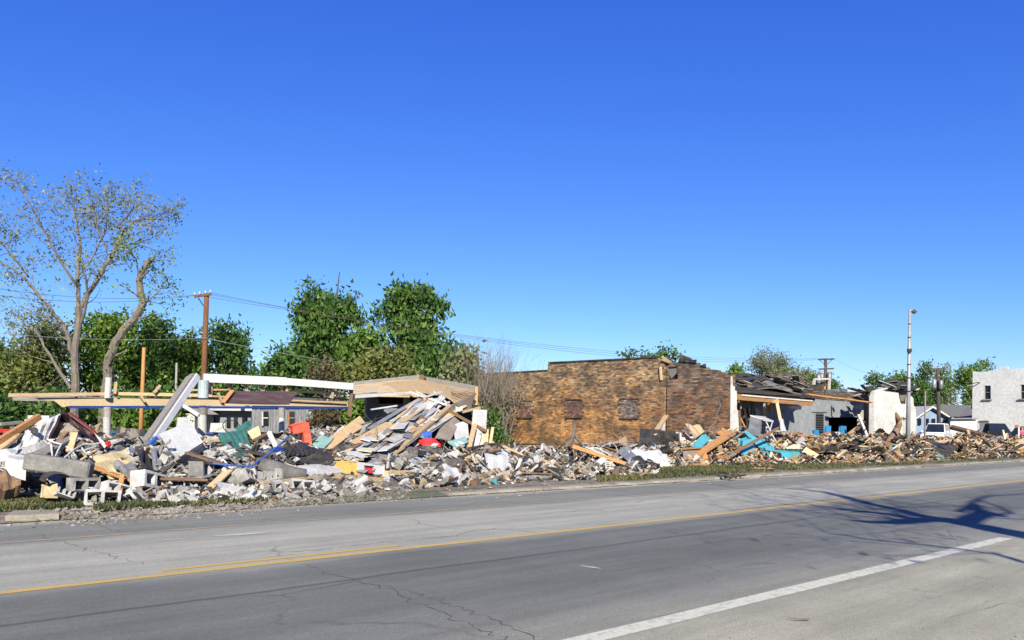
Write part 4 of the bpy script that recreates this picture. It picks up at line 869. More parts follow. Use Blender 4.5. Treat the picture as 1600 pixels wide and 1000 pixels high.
h = empty('shed', PD(290, 690, 45), 'small tan and white shed behind the white appliance', 'shed')
facade('wall', 276, 304, 646, 45, 'house_white', h, 4); rectD('door', 288, 652, 297, 690, 44.9, 'siding_white', h)
m = MB(); m.prism([PD(270, 649, 44.4), PD(288, 630, 44.4), PD(308, 647, 44.4), PD(288, 634, 44.4)], fwd*5); m.build('roof', 'drywall', h)
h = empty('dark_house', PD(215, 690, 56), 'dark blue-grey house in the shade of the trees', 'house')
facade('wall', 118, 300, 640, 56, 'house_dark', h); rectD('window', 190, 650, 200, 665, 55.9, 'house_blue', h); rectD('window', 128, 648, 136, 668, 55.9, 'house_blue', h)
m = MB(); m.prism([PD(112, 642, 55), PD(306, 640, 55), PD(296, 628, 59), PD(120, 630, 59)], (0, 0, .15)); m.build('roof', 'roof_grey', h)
barn = empty('plank_barn', PD(455, 695, 44), 'grey weathered barn wall of upright planks with three small windows', 'barn')
x = 393.0; k = 0
while x < 504:
    w_ = rnd.uniform(3.2, 5); m = MB(); a, b = PD(x, 690, 43.8+rnd.uniform(0, .05)), PD(x+w_-.35, 690, 43.8+rnd.uniform(0, .05)); zt_ = PD(x, 628+rnd.uniform(-1, 1), 43.8).z
    m.prism([(a.x, a.y, .2), (b.x, b.y, .2), (b.x, b.y, zt_), (a.x, a.y, zt_)], fwd*.04); m.build('plank', 'barn_wood', barn); x += w_
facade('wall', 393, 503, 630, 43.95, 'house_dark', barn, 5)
m = MB(); m.prism([PD(388, 629, 43.2), PD(508, 629, 43.2), PD(502, 622, 47), PD(396, 622, 47)], (0, 0, .1)); m.build('roof', 'roof_grey', barn)
for x in (411, 452, 486):
    f = rectD('window', x-.5, 643, x+8, 664, 43.7, 'window_dark', barn, .05); m = MB()
    m.beam(PD(x-1, 643, 43.66), PD(x-1, 665, 43.66), .06, .07); m.beam(PD(x-1, 653, 43.66), PD(x+8, 653, 43.66), .04, .05); m.build('frame', 'wood_white' if x != 452 else 'wood_orange', f)
# --- right: blue house, low wall, two-storey building
h = empty('blue_house', PD(1470, 690, 96), 'pale blue house with grey gabled roof behind the dark utility pole', 'house')
m = MB(); a = [PD(1431, 700, 94), PD(1485, 700, 94)]
m.prism([(a[0].x, a[0].y, 0), (a[1].x, a[1].y, 0), PD(1485, 656, 94), PD(1458, 636, 94), PD(1431, 652, 94)], fwd*7); m.build('wall', 'house_blue', h)
facade('wall', 1485, 1524, 655, 98, 'house_blue', h, 5)
m = MB(); m.prism([PD(1428, 655, 93.4), PD(1458, 634, 93.4), PD(1500, 660, 93.4), PD(1499, 662, 93.4), PD(1458, 637, 93.4), PD(1429, 657, 93.4)], fwd*8); m.build('gable_trim', 'wood_white', h)
m = MB(); m.prism([PD(1458, 633.5, 94), PD(1514, 635, 102), PD(1528, 655, 96), PD(1496, 656, 94)], (0, 0, .15)); m.prism([PD(1458, 634, 94), PD(1432, 636, 102), PD(1426, 650, 102), PD(1430, 654, 94)], (0, 0, .12)); m.build('roof', 'roof_grey', h)
for x in (1437, 1449, 1459, 1477): rectD('window', x-2.5, 654, x+2.5, 664, 93.8, 'window_dark', h)
h = empty('low_white_wall', PD(1505, 690, 77), 'low plain white wall between the blue house and the two-storey building', 'wall')
facade('wall_panel', 1485, 1526, 655, 77, 'white_render', h, .3); m = MB(); m.beam(PD(1484, 654.2, 76.9), PD(1526, 653.6, 76.9), .5, .12); m.build('coping', 'wood_grey', h)
WU = 90.0
tw = empty('white_building', PU(1560, 700, WU), 'white painted two-storey brick building with two upper windows', 'building')
tp = [(1520, 580), (1524, 581), (1541, 580.5), (1552, 579), (1560, 577), (1563, 576.5), (1564, 573), (1574, 572.5), (1575, 576.5), (1600, 575.5), (1660, 572)]
P_ = [PU(x, y, WU) for x, y in tp]
def wr(x0, y0, x1, y1): return [PU(x0, y0, WU), PU(x1, y0, WU), PU(x1, y1, WU), PU(x0, y1, WU)]
wins = [wr(1538, 602.5, 1548, 623.5), wr(1594.5, 601, 1605, 623), wr(1640, 600, 1650, 622)]
m = MB(); m.prism([Vector((WU, P_[0].y, 0))]+P_+[Vector((WU, P_[-1].y, 0))], (.35, 0, 0), wins); m.build('wall', 'white_render', tw)
MB().box((WU+7.4, P_[-1].y+.15, 4.1), (14, .3, 8.2)).build('wall', 'white_render', tw); MB().box((WU+7.4, P_[0].y-.15, 3.9), (14, .3, 7.6)).build('wall', 'white_render', tw)
m = MB(); m.box((WU+7.3, (P_[0].y+P_[-1].y)/2, 7.4), (13.8, P_[0].y-P_[-1].y-.7, .2)); m.build('roof', 'roof_grey', tw)
for q in wins:
    f = MB().prism([p+Vector((.2, 0, 0)) for p in q], (.04, 0, 0)).build('window', 'window_dark', tw)
    m = MB(); e = Vector((.12, 0, 0)); m.beam(q[0]+e, q[3]+e, .1, .12); m.beam(q[1]+e, q[2]+e, .1, .12); m.beam(q[0].lerp(q[3], .5)+e, q[1].lerp(q[2], .5)+e, .06, .05); m.build('frame', 'wood_grey', f)
    m = MB(); m.beam(q[3]+Vector((-.05, .15, -.07)), q[2]+Vector((-.05, -.15, -.07)), .3, .12); m.build('sill', 'concrete', f)
q = wr(1532, 658, 1545, 690); MB().prism([p-Vector((.05, 0, 0)) for p in q], (.04, 0, 0)).build('door', 'house_grey', tw)
m = MB(); m.beam(q[0]-Vector((.08, -.05, 0)), q[1]-Vector((.08, .05, 0)), .1, .12); m.build('door_lintel', 'wood_brown', tw)
m = MB(); m.tube([PU(1531, 598, WU)-Vector((.02, 0, 0)), PU(1529, 598, WU)-Vector((.6, 0, 0)), PU(1524, 601, WU)-Vector((1.0, 0, 0))], [.05, .05, .05], 6); m.build('lamp_bracket', 'metal_dark', tw)
# white stepped ruin left
st = empty('white_steps', PD(55, 690, 30), 'white stepped masonry stub behind the tan board at left', 'masonry')
m = MB()
for k, (x0, x1, y) in enumerate(((30, 75, 668), (38, 75, 655), (43, 76, 649))):
    a, b = PD(x0, 690, 30+k*.05), PD(x1, 690, 30+k*.05); z1 = PD(x0, y, 30).z; z0 = [0, PD(0, 668, 30).z-.3, PD(0, 655, 30).z-.2][k]
    m.prism([(a.x, a.y, z0), (b.x, b.y, z0), (b.x, b.y, z1), (a.x, a.y, z1)], fwd*.5)
m.build('blocks', 'siding_white', st)

m = MB(); q = [G(8, 812, .05), G(92, 808.5, .05), G(84, 801.5, .06), G(22, 802, .06)]; m.prism([(p.x, p.y, .02) for p in q], (0, 0, .09)); tag(m.build('path', 'kerb', origin=(0, 0, 0)), kind='structure')

# ================================================================= RUBBLE FIELD
FR = [(-14, 17.6), (0, 17.5), (1.9, 17.3), (3.0, 15.6), (4, 14.5), (6.7, 14.3), (10, 15.2), (14.3, 15.2), (18.5, 15.4), (19.8, 17.3), (27.7, 17.0), (30, 16), (39, 16), (44, 15), (58, 15.2), (90, 15.3)]
RG = [(-14, .6), (0, .9), (2, .95), (4, .85), (6.7, .75), (9, .9), (11, 1.1), (13, .75), (14.3, .55), (18, .5), (22, .42), (27, .6), (32, .95), (39, .85), (44, .95), (52, .85), (60, .9), (75, .7), (90, .3)]
BK = [(-14, 23), (8, 22), (10, 24.5), (13, 24.5), (16, 22.5), (26, 23.5), (30, 22.5), (31, 22.6), (51, 22.6), (52, 26), (60, 26), (90, 24)]
def itp(T, x):
    for (a, p), (b, q) in zip(T, T[1:]):
        if x <= b: return p if x <= a else p+(q-p)*(x-a)/(b-a)
    return T[-1][1]
def ss(x): x = max(0, min(1, x)); return x*x*(3-2*x)
HULLS = []; HERO = [False]
def project(p): r = Vector(p)-EYEP; d = max(r.dot(fwd), .1); return CX+F*r.dot(rgt)/d, HY-F*r.dot(upv)/d
def hull2(P):
    P = sorted(set((round(a, 2), round(b, 2)) for a, b in P))
    if len(P) < 3: return P
    def half(Q):
        h_ = []
        for p in Q:
            while len(h_) > 1 and (h_[-1][0]-h_[-2][0])*(p[1]-h_[-2][1])-(h_[-1][1]-h_[-2][1])*(p[0]-h_[-2][0]) <= 0: h_.pop()
            h_.append(p)
        return h_[:-1]
    return half(P)+half(P[::-1])
def register(verts):
    if not HERO[0] or not verts: return
    st_ = max(1, len(verts)//60); V = verts[::st_]; h_ = hull2([project(p) for p in V]); vv = sum(p[1] for p in V)/len(V)
    HULLS.append((min(a for a, b in h_), max(a for a, b in h_), min(b for a, b in h_), max(b for a, b in h_), vv, h_))
def inside(x, y, h_, e):
    for (a, b), (c, d) in zip(h_, h_[1:]+h_[:1]):
        L_ = math.hypot(c-a, d-b)+1e-6
        if ((c-a)*(y-b)-(d-b)*(x-a))/L_ < -e: return False
    return True
def blocked(u, v, z, e=4):
    """does something here hide one of the hand-placed pieces behind it?"""
    x, y = project((u, v, z))
    for (x0, x1_, y0, y1, vv, h_) in HULLS:
        if v < vv+.35 and x0-e < x < x1_+e and y0-e < y < y1+e and inside(x, y, h_, e): return True
    return False
def lower(u, v, z):
    """keep the heap below the line of sight to the pieces lying on it"""
    x, y = project((u, v, z))
    for (x0, x1_, y0, y1, vv, h_) in HULLS:
        if (vv > 90 or vv-2.6 < v) and v < vv-.05 and x0-1.5 < x < x1_+1.5 and y < y1:
            yb = -1; xq = min(max(x, x0+.01), x1_-.01)
            for (a, b), (c, d) in zip(h_, h_[1:]+h_[:1]):
                if min(a, c) <= xq <= max(a, c) and abs(a-c) > 1e-6: yb = max(yb, b+(d-b)*(xq-a)/(c-a))
            if y < yb: z = min(z, max(.06, PV(x, yb+1, v).z)); x, y = project((u, v, z))
    return z
def HF(u, v):
    f, bk = itp(FR, u), itp(BK, u); h_ = itp(RG, u)*ss((v-f+.1)/3.0)*(1-ss((v-bk+2.2)/2.4)*.85)
    n_ = noise.noise(Vector((u*.9, v*.9, 0)))*.28+noise.noise(Vector((u*2.6, v*2.6, 4)))*.12
    return .1+max(0, h_*(1+n_*1.1)+(n_*.15 if h_ > .1 else 0))
def mound(name, u0, u1, material, label):
    m = MB(); nu = int((u1-u0)*3.2); vs = []; nv = 34
    for i in range(nu+1):
        u = u0+(u1-u0)*i/nu; f, bk = itp(FR, u)-.3, itp(BK, u)+.3
        for j in range(nv+1):
            v = f+(bk-f)*j/nv; z = HF(u, v)-.05; z = lower(u, v, z)
            if j in (0, nv): z = .03
            vs.append((u+rnd.uniform(-.05, .05), v+rnd.uniform(-.05, .05), z+(rnd.uniform(-.05, .06) if 0 < j < nv else 0)))
    fs = [(i*(nv+1)+j, (i+1)*(nv+1)+j, (i+1)*(nv+1)+j+1, i*(nv+1)+j+1) for i in range(nu) for j in range(nv)]
    m.add(vs, fs); return tag(m.build(name, material, origin=(0, 0, 0)), label, 'rubble', kind='stuff')
mat('mound_grey', (.05, .045, .04), (.17, .155, .14), 9, 1, (.3, .28, .26), .6, bump=1)
mat('mound_wood', (.04, .03, .025), (.15, .1, .065), 9, 1, (.28, .22, .16), .6, bump=1)
def pick(px0, px1, bias=1.0, ex=0):
    px = rnd.uniform(px0, px1)
    for _ in range(40):
        v = 14+rnd.random()**bias*10; u = uv_of(px, v); f, bk = itp(FR, u), itp(BK, u)
        if f-ex < v < bk: return px, u, v
    v = itp(FR, uv_of(px, 16))+.5; return px, uv_of(px, v), v
def bits(name, label, px0, px1, n, material, smin, smax, seed, long=.4):
    g = random.Random(seed); m = MB()
    for _ in range(n):
        px, u, v = pick(px0, px1, 1.5, .5); z = lower(u, v, HF(u, v))+g.uniform(-.02, .09)
        if blocked(u, v, z, -1): continue
        s = smin+(smax-smin)*g.random()**2.2
        R = Euler((g.uniform(-.8, .8), g.uniform(-.8, .8), g.uniform(0, 6.28))).to_matrix()
        sz = (s*g.uniform(1.8, 4.5), s*g.uniform(.25, .6), s*.2) if g.random() < long else (s*g.uniform(.7, 1.4), s*g.uniform(.5, 1), s*g.uniform(.25, .8))
        o = len(m.v); m.box((u, v, z), sz, R)
        for i in range(o, o+8): m.v[i] = tuple(c+g.uniform(-.2, .2)*s for c in m.v[i])
    tag(m.build(name, material, origin=(0, 0, 0)), label, 'rubble', kind='stuff')

# ---- prototypes
def jitter(me_v, a): return [tuple(c+rnd.uniform(-a, a) for c in p) for p in me_v]
def to_mesh(m, name, material, smooth=False):
    me = bpy.data.meshes.new(name); me.from_pydata(m.v, [], m.f); me.update(); me.materials.append(MATS[material]); return me
def block_mesh(kind, material):
    m = MB(); L_, W_, H_ = .4, .2, .2; t = .035
    n = 2 if kind < 2 else 1; L_ = L_ if n == 2 else .21
    ow = [(-L_/2, -W_/2), (L_/2, -W_/2), (L_/2, W_/2), (-L_/2, W_/2)]; hs = []
    cw = (L_-t*(n+1))/n
    for i in range(n): x = -L_/2+t+i*(cw+t); hs.append([(x, -W_/2+t), (x+cw, -W_/2+t), (x+cw, W_/2-t), (x, W_/2-t)])
    m.prism([(x, y, -H_/2) for x, y in ow], (0, 0, H_), [[(x, y, -H_/2) for x, y in h_] for h_ in hs])
    m.v = jitter(m.v, .008); return to_mesh(m, 'block', material)
def comb_mesh(material):                                             # broken block: cores torn open
    m = MB(); m.box((0, -.08, 0), (.4, .035, .2))
    for x in (-.18, -.06, .06, .18): m.box((x, -.0+rnd.uniform(-.02, .02), 0), (.035, .13, .2))
    m.v = jitter(m.v, .01); return to_mesh(m, 'block', material)
def solid_mesh(material, sx=.4, sy=.2, sz=.2, j=.012):
    b = bmesh.new(); bmesh.ops.create_cube(b, size=1)
    for v in b.verts: v.co = Vector((v.co.x*sx, v.co.y*sy, v.co.z*sz))+Vector([rnd.uniform(-j, j) for _ in range(3)])
    bmesh.ops.bevel(b, geom=b.edges[:], offset=.012, segments=1, affect='EDGES')
    me = bpy.data.meshes.new('block'); b.to_mesh(me); b.free(); me.materials.append(MATS[material]); return me
def chunk_mesh(material, s=1):
    b = bmesh.new()
    for _ in range(13): d = Vector((rnd.gauss(0, 1), rnd.gauss(0, 1), rnd.gauss(0, 1))).normalized(); b.verts.new((d.x*.17*s*rnd.uniform(.8, 1.2), d.y*.13*s*rnd.uniform(.8, 1.2), d.z*.09*s*rnd.uniform(.8, 1.3)))
    r = bmesh.ops.convex_hull(b, input=b.verts); bmesh.ops.delete(b, geom=[g for g in r['geom_interior'] if isinstance(g, bmesh.types.BMVert)], context='VERTS')
    me = bpy.data.meshes.new('chunk'); b.to_mesh(me); b.free(); me.materials.append(MATS[material]); return me
def plank_mesh(material, L_, W_, T_):
    m = MB(); m.beam((-L_/2, 0, 0), (L_/2, 0, 0), W_, T_, nseg=4, jit=.012*L_)
    # splintered end
    for k in range(rnd.randint(1, 3)):
        y = rnd.uniform(-W_*.35, W_*.35); e = rnd.uniform(.08, .25); m.beam((L_/2-.05, y, 0), (L_/2+e, y+rnd.uniform(-.02, .02), rnd.uniform(-.02, .02)), W_*.3, T_*.6, taper=.15)
    return to_mesh(m, 'plank', material)
def board_mesh(material, a, b_, th=.015, warp=.04, torn=.12, waves=0, amp=0):
    m = MB(); m.sheet((-a/2, -b_/2, 0), (a/2, -b_/2, 0), (a/2, b_/2, 0), (-a/2, b_/2, 0), th, 7, 6, amp, waves, warp, torn, rnd.random()*99); return to_mesh(m, 'board', material)
def branch_mesh(material='twig', L_=1.6):
    m = MB(); tips = []; grow(m, (0, 0, 0), (1, rnd.uniform(-.2, .2), .15), L_*.5, .028, 2, tips, rnd, .3, 4, (2, 2), .7, 0, 5); return to_mesh(m, 'branch', material)
def place(me, name, u, v, z, rot, sc, label, cat, group):
    o = bpy.data.objects.new(name, me); COL.objects.link(o); o.location = (u, v, z); o.rotation_euler = rot; o.scale = sc; return tag(o, label, cat, group)
LAND = [(100, 'near the far left edge'), (210, 'below the maroon awning'), (340, 'around the tipped freezer'), (460, 'below the green metal sheet'), (570, 'around the red plastic piece'), (700, 'below the collapsed wooden building'), (830, 'around the hanging white tarp'),
        (960, 'near the round white fan'), (1060, 'before the burnt stove'), (1180, 'around the brown cabinet'), (1290, 'near the turquoise benches'), (1420, 'before the white block wall'), (1510, 'right of the lamp pole'), (9999, 'before the parked dark cars')]
def land(px): return next(t for a, t in LAND if px < a)
LB = {'block': 'hollow concrete block', 'slab_block': 'solid concrete block', 'concrete_chunk': 'jagged concrete lump', 'plank': 'splintered plank', 'wall_board': 'torn board', 'metal_sheet': 'crumpled metal sheet', 'branch': 'bare broken branch', 'long_plank': 'long splintered plank', 'loose_wire': 'thin twisted wire', 'big_board': 'large torn panel', 'roof_felt': 'torn black roofing piece'}
TONE = {'concrete': 'grey', 'concrete_white': 'whitish', 'concrete_tan': 'tan', 'wood_new': 'pale tan', 'wood_grey': 'weathered grey', 'wood_brown': 'brown', 'wood_char': 'charred black', 'wood_white': 'white painted', 'wood_orange': 'orange-brown', 'drywall': 'light grey', 'siding_white': 'white', 'felt_grey': 'dark grey',
        'panel_brown': 'dull brown', 'cream': 'cream', 'ply_tan': 'tan plywood', 'siding_grey': 'blue-grey', 'fabric_white': 'off-white', 'osb': 'tan chipboard', 'metal_grey': 'grey', 'metal_dark': 'dark', 'felt_black': '', 'twig': '', 'rubber': 'black', 'red': 'red', 'blue': 'blue'}
CATS = {'block': 'block', 'slab_block': 'block', 'concrete_chunk': 'concrete lump', 'plank': 'plank', 'long_plank': 'plank', 'loose_wire': 'wire', 'big_board': 'panel', 'wall_board': 'board', 'metal_sheet': 'metal sheet', 'branch': 'branch', 'roof_felt': 'roofing'}
def scatter(kind, n, px0, px1, meshes, bias=1.4, smin=.8, smax=1.3, tilt=.5, lift=(.0, .12), ex=0):
    k = 0; tries = 0
    while k < n and tries < n*12:
        tries += 1; px, u, v = pick(px0, px1, bias, ex); z = lower(u, v, HF(u, v))+rnd.uniform(*lift); s = rnd.uniform(smin, smax)
        if v > 20.4 and 31 < u < 51.5: z = min(z, .9)
        me = rnd.choice(meshes); r_ = me['r']*s; c = 768/max(5, Vector((u, v, 0)).dot(fwd))*1.56*r_
        rz = rnd.gauss(math.radians(-38), .55)+rnd.choice((0, math.pi)) if kind in ('plank', 'metal_sheet', 'long_plank') or (kind == 'wall_board' and rnd.random() < .5) else rnd.uniform(0, 6.28)
        if 'plank' in kind or kind == 'metal_sheet':
            if any(blocked(u+math.cos(rz)*r_*q, v+math.sin(rz)*r_*q, z+dz_, 5) for q in (-1.2, -.6, 0, .6, 1.2) for dz_ in (0, .15)): continue
        elif blocked(u, v, z, c*.62) or blocked(u, v, z+r_*.5, c*.45): continue
        k += 1; t_ = (v-itp(FR, u)); lab = ' '.join((TONE[me.materials[0].name]+' '+LB[kind]+' '+('at the front ' if t_ < 1.6 else 'higher up ' if t_ > 3.6 else '')+land(px)).split())
        place(me, kind, u, v, z, (rnd.gauss(0, tilt), rnd.gauss(0, tilt*(.6 if 'plank' in kind else 1)), rz), (s, s*rnd.uniform(.8, 1.2), s*rnd.uniform(.9, 1.15)), lab, CATS[kind], LB[kind].replace('branch', 'branche')+'s '+land(px))
BL = [block_mesh(k, mm) for k in (0, 1, 2) for mm in ('concrete', 'concrete_white')]+[comb_mesh('concrete_white')]
BT = [block_mesh(0, 'concrete_tan'), block_mesh(2, 'concrete'), comb_mesh('concrete_tan')]
SB = [solid_mesh('concrete_white'), solid_mesh('concrete', .34, .24, .16), solid_mesh('concrete_white', .5, .2, .12), solid_mesh('concrete', .26, .2, .2)]
CH = [chunk_mesh(mm, s) for mm in ('concrete', 'concrete_white', 'concrete_white') for s in (.8, 1.2, 1.7)]
CT = [chunk_mesh(mm, s) for mm in ('concrete', 'concrete_tan', 'concrete_white') for s in (.8, 1.2)]
def PLS(mats, n=3): return [plank_mesh(mm, rnd.uniform(.9, 3.4), rnd.uniform(.05, .17), rnd.uniform(.02, .05)) for mm in mats for _ in range(n)]
PL_L = PLS(('wood_new', 'wood_grey', 'wood_brown', 'wood_char', 'wood_white', 'wood_brown')); PL_M = PLS(('wood_new', 'wood_brown', 'wood_char', 'wood_white', 'wood_grey', 'wood_orange'))
PL_R = PLS(('wood_new', 'wood_orange', 'wood_brown', 'wood_brown', 'wood_char', 'wood_grey', 'wood_new'))
BD_L = [board_mesh(mm, rnd.uniform(.5, 1.3), rnd.uniform(.3, .8)) for mm in ('drywall', 'siding_white', 'felt_grey', 'panel_brown', 'ply_tan', 'felt_grey', 'siding_grey', 'panel_brown')]
BD_R = [board_mesh(mm, rnd.uniform(.5, 1.3), rnd.uniform(.3, .8)) for mm in ('drywall', 'osb', 'panel_brown', 'ply_tan', 'wood_orange', 'siding_white', 'felt_grey')]
MT = [board_mesh(mm, rnd.uniform(1.0, 2.2), rnd.uniform(.25, .6), .006, .12, .05, w_, .012) for mm, w_ in (('metal_grey', 5), ('metal_dark', 0), ('siding_white', 3), ('metal_grey', 0), ('metal_dark', 4))]
FB = [board_mesh('felt_black', rnd.uniform(.6, 1.5), rnd.uniform(.3, .8), .02, .12, .2) for _ in range(4)]
BR = [branch_mesh(L_=rnd.uniform(1.2, 2.2)) for _ in range(4)]
LONG = [plank_mesh(mm, rnd.uniform(1.8, 3.8), rnd.uniform(.07, .2), rnd.uniform(.02, .05)) for mm in ('wood_grey', 'wood_brown', 'wood_char', 'wood_new', 'wood_white', 'wood_brown', 'wood_grey', 'wood_char') for _ in range(2)]
def wire_mesh(mm):
    m = MB(); p = Vector((0, 0, 0)); d = Vector((1, 0, .2)); P = [p.copy()]
    for _ in range(14): d = (d+Vector((rnd.gauss(0, .35), rnd.gauss(0, .35), rnd.gauss(0, .3)-P[-1].z*.4))).normalized(); p = p+d*.13; P.append(p.copy())
    m.tube(P, .011, 5); return to_mesh(m, 'wire', mm)
WR = [wire_mesh(mm) for mm in ('rubber', 'metal_grey', 'rubber', 'wood_white', 'red', 'blue')]
for L_ in (WR, LONG, BL, BT, SB, CH, CT, PL_L, PL_M, PL_R, BD_L, BD_R, MT, FB, BR):
    for me in L_: me['r'] = max(max(abs(v.co.x), abs(v.co.y)) for v in me.vertices)*.75

# ---- grass by the kerb
def grass(label, px0, px1, v0, v1, n, h_, seed, fac=None):
    g = np.random.default_rng(seed); P = []
    for _ in range(n):
        px = g.uniform(px0, px1); v = g.uniform(v0, v1); u = uv_of(px, v)
        if noise.noise(Vector((u*1.1, v*1.6, seed))) > -.12: P.append((u, v, .1))
    P = np.array(P); k = len(P); a = g.uniform(0, 6.28, k); hh = h_*g.uniform(.4, 1.3, k); w_ = .012+.01*g.random(k); lx, ly = g.normal(0, .35, k)*hh, g.normal(0, .35, k)*hh
    c, s = np.cos(a)*w_, np.sin(a)*w_; V = np.zeros((k, 4, 3)); V[:, 0] = P+np.stack([-c, -s, 0*c], 1); V[:, 1] = P+np.stack([c, s, 0*c], 1)
    V[:, 2] = P+np.stack([c*.4+lx, s*.4+ly, hh], 1); V[:, 3] = P+np.stack([-c*.4+lx, -s*.4+ly, hh], 1)
    tag(leaf_obj('grass', V.reshape(-1, 3), 'grass_blade', None, (0, 0, 0)), label, 'grass', kind='stuff')
grass('grass strip at the far left between kerb and rubble', -40, 130, 14.1, 17.6, 15000, .075, 1)
grass('thin dry grass between kerb and rubble in the left middle', 150, 420, 13.7, 15.0, 7000, .07, 2)
grass('green grass verge in front of the brick wall', 935, 1125, 14.0, 17.4, 24000, .085, 3)
grass('patchy grass verge in front of the turquoise benches', 1125, 1330, 14.2, 17.0, 12000, .075, 4)
grass('tufts of grass near the grey lamp pole', 1330, 1600, 13.95, 14.9, 3000, .07, 5)
# little clods along the kerb
m = MB()
for _ in range(1300):
    px = rnd.choice([rnd.uniform(100, 420), rnd.uniform(0, 1600)]); v = rnd.uniform(13.2, 15.2) if rnd.random() < .8 else rnd.uniform(12.6, 13.4); u = uv_of(px, v); s = .008+.035*rnd.random()**1.8
    m.box((u, v, (.10 if v > 13.5 else 0)+s*.2), (s*rnd.uniform(.8, 2), s, s*.5), Euler((rnd.uniform(-.3, .3), rnd.uniform(-.3, .3), rnd.uniform(0, 6))).to_matrix())
tag(m.build('kerb_debris', 'bits_kerb', origin=(0, 0, 0)), 'scattered chips and splinters lying along the kerb', 'debris', kind='stuff')
m = MB()
for _ in range(70):
    g_ = G(rnd.uniform(1050, 1600), rnd.uniform(870, 1000)); s = rnd.uniform(.003, .011); m.box((g_.x, g_.y, s*.3), (s*1.6, s, s*.7), Euler((0, 0, rnd.uniform(0, 6))).to_matrix())
tag(m.build('gravel', 'concrete', origin=(0, 0, 0)), 'tiny pale stones strewn on the near road shoulder', 'gravel', kind='stuff')
m = MB(); m.tube([G(1230, 965, .02), G(1245, 967, .025), G(1265, 967, .02)], [.003, .006, .008], 5); tag(m.build('twig', 'twig'), 'small pale twig lying on the near road shoulder', 'twig')

# ================================================================= HAND-PLACED PIECES
HERO[0] = True
def sh(name, label, cat, mm, a, b, c, d, th=.02, parent=None, **k):
    m = MB(); m.sheet(P3(a), P3(b), P3(c), P3(d), th, **k); o = m.build(name, mm, parent)
    if parent is None: tag(o, label, cat)
    return o
def bm_(name, label, cat, mm, a, b, w_, t_, parent=None, nseg=1, jit=0, taper=1, bev=.008):
    m = MB(); m.beam(P3(a), P3(b), w_, t_, nseg=nseg, jit=jit, taper=taper); o = m.build(name, mm, parent)
    if parent is None: tag(o, label, cat)
    if bev and nseg == 1: bevel(o, bev)
    return o
def pr(name, label, cat, mm, pts, ext, parent=None, bev=0):
    m = MB(); m.prism([P3(p) for p in pts], ext); o = m.build(name, mm, parent)
    if parent is None: tag(o, label, cat)
    if bev: bevel(o, bev)
    return o
Y_ = lambda t: Vector((0, t, 0))
# --- canopy frame
C1 = 24.0
cn = empty('canopy_frame', PV(300, 690, C1), 'long fallen wooden canopy beam with blue lower edge on white posts', 'canopy')
pr('beam_face', 0, 0, 'ply_pale', [(55, 621.5, C1), (130, 621, C1), (330, 622, C1), (546, 631.5, C1), (545, 635.5, C1), (430, 634, C1), (300, 633.5, C1), (106, 634.5, C1), (98, 636.5, C1), (92, 632, C1), (84, 626, C1), (62, 624.5, C1)], Y_(.12), cn)
m = MB(); m.beam(PV(13, 617.5, C1-.05), PV(168, 615.5, C1-.05), .12, .09); m.build('top_rail', 'wood_new', cn)
m = MB(); m.beam(PV(178, 615, C1-.05), PV(330, 618, C1-.05), .12, .09); m.build('top_rail', 'wood_new', cn)
m = MB(); m.beam(PV(330, 619, C1-.05), PV(540, 629.5, C1-.05), .12, .05); m.build('top_rail', 'wood_new', cn)
m = MB(); m.beam(PV(20, 622, C1+1.1), PV(545, 630, C1+1.1), .1, .14); m.build('back_rail', 'wood_grey', cn)
m = MB(); m.beam(PV(107, 636, C1+.1), PV(545, 637, C1+.1), .24, .07); m.build('blue_edge', 'blue_trim', cn)
for i in range(9):
    a = PV(120+i*50, 623+i*1.0, C1+.1); m = MB(); m.beam(a, a+Vector((0, 1.0, 0)), .05, .12); m.build('joist', 'wood_brown', cn)
for (x, y0, y1, r_, mt) in ((168, 590, 622, .085, 'wood_white'), (168, 636, 652, .1, 'wood_grey'), (167, 652, 695, .1, 'wood_white'), (317, 637, 648, .13, 'wood_grey'), (316, 648, 684, .13, 'wood_white'), (440, 637, 652, .1, 'wood_grey'), (440, 650, 690, .085, 'wood_white')):  # grey upper lengths paint the canopy's shadow onto the white posts
    m = MB(); m.tube([PV(x+(2 if y0 < 620 else 0), y0, C1-.1), PV(x, y1, C1-.1)], r_, 12); m.build('post', mt, cn, smooth=False)
for (x0, y0, x1, y1) in ((181, 597, 179, 615), (250, 602, 240, 614), (218, 617, 226, 628), (340, 614, 346, 627)): m = MB(); m.beam(PV(x0, y0, C1-.15), PV(x1, y1, C1-.15), .12, .06); m.build('loose_block', 'wood_new', cn)
m = MB(); m.beam(PV(172, 675, 26), PV(232, 675.5, 26), .1, .07); tag(m.build('blue_rail', 'blue'), 'bright blue rail lying behind the left white post', 'rail')
m = MB(); m.beam(PV(300, 676, 26), PV(350, 677, 26), .1, .06); tag(m.build('blue_rail', 'blue'), 'short blue rail behind the white bench', 'rail')
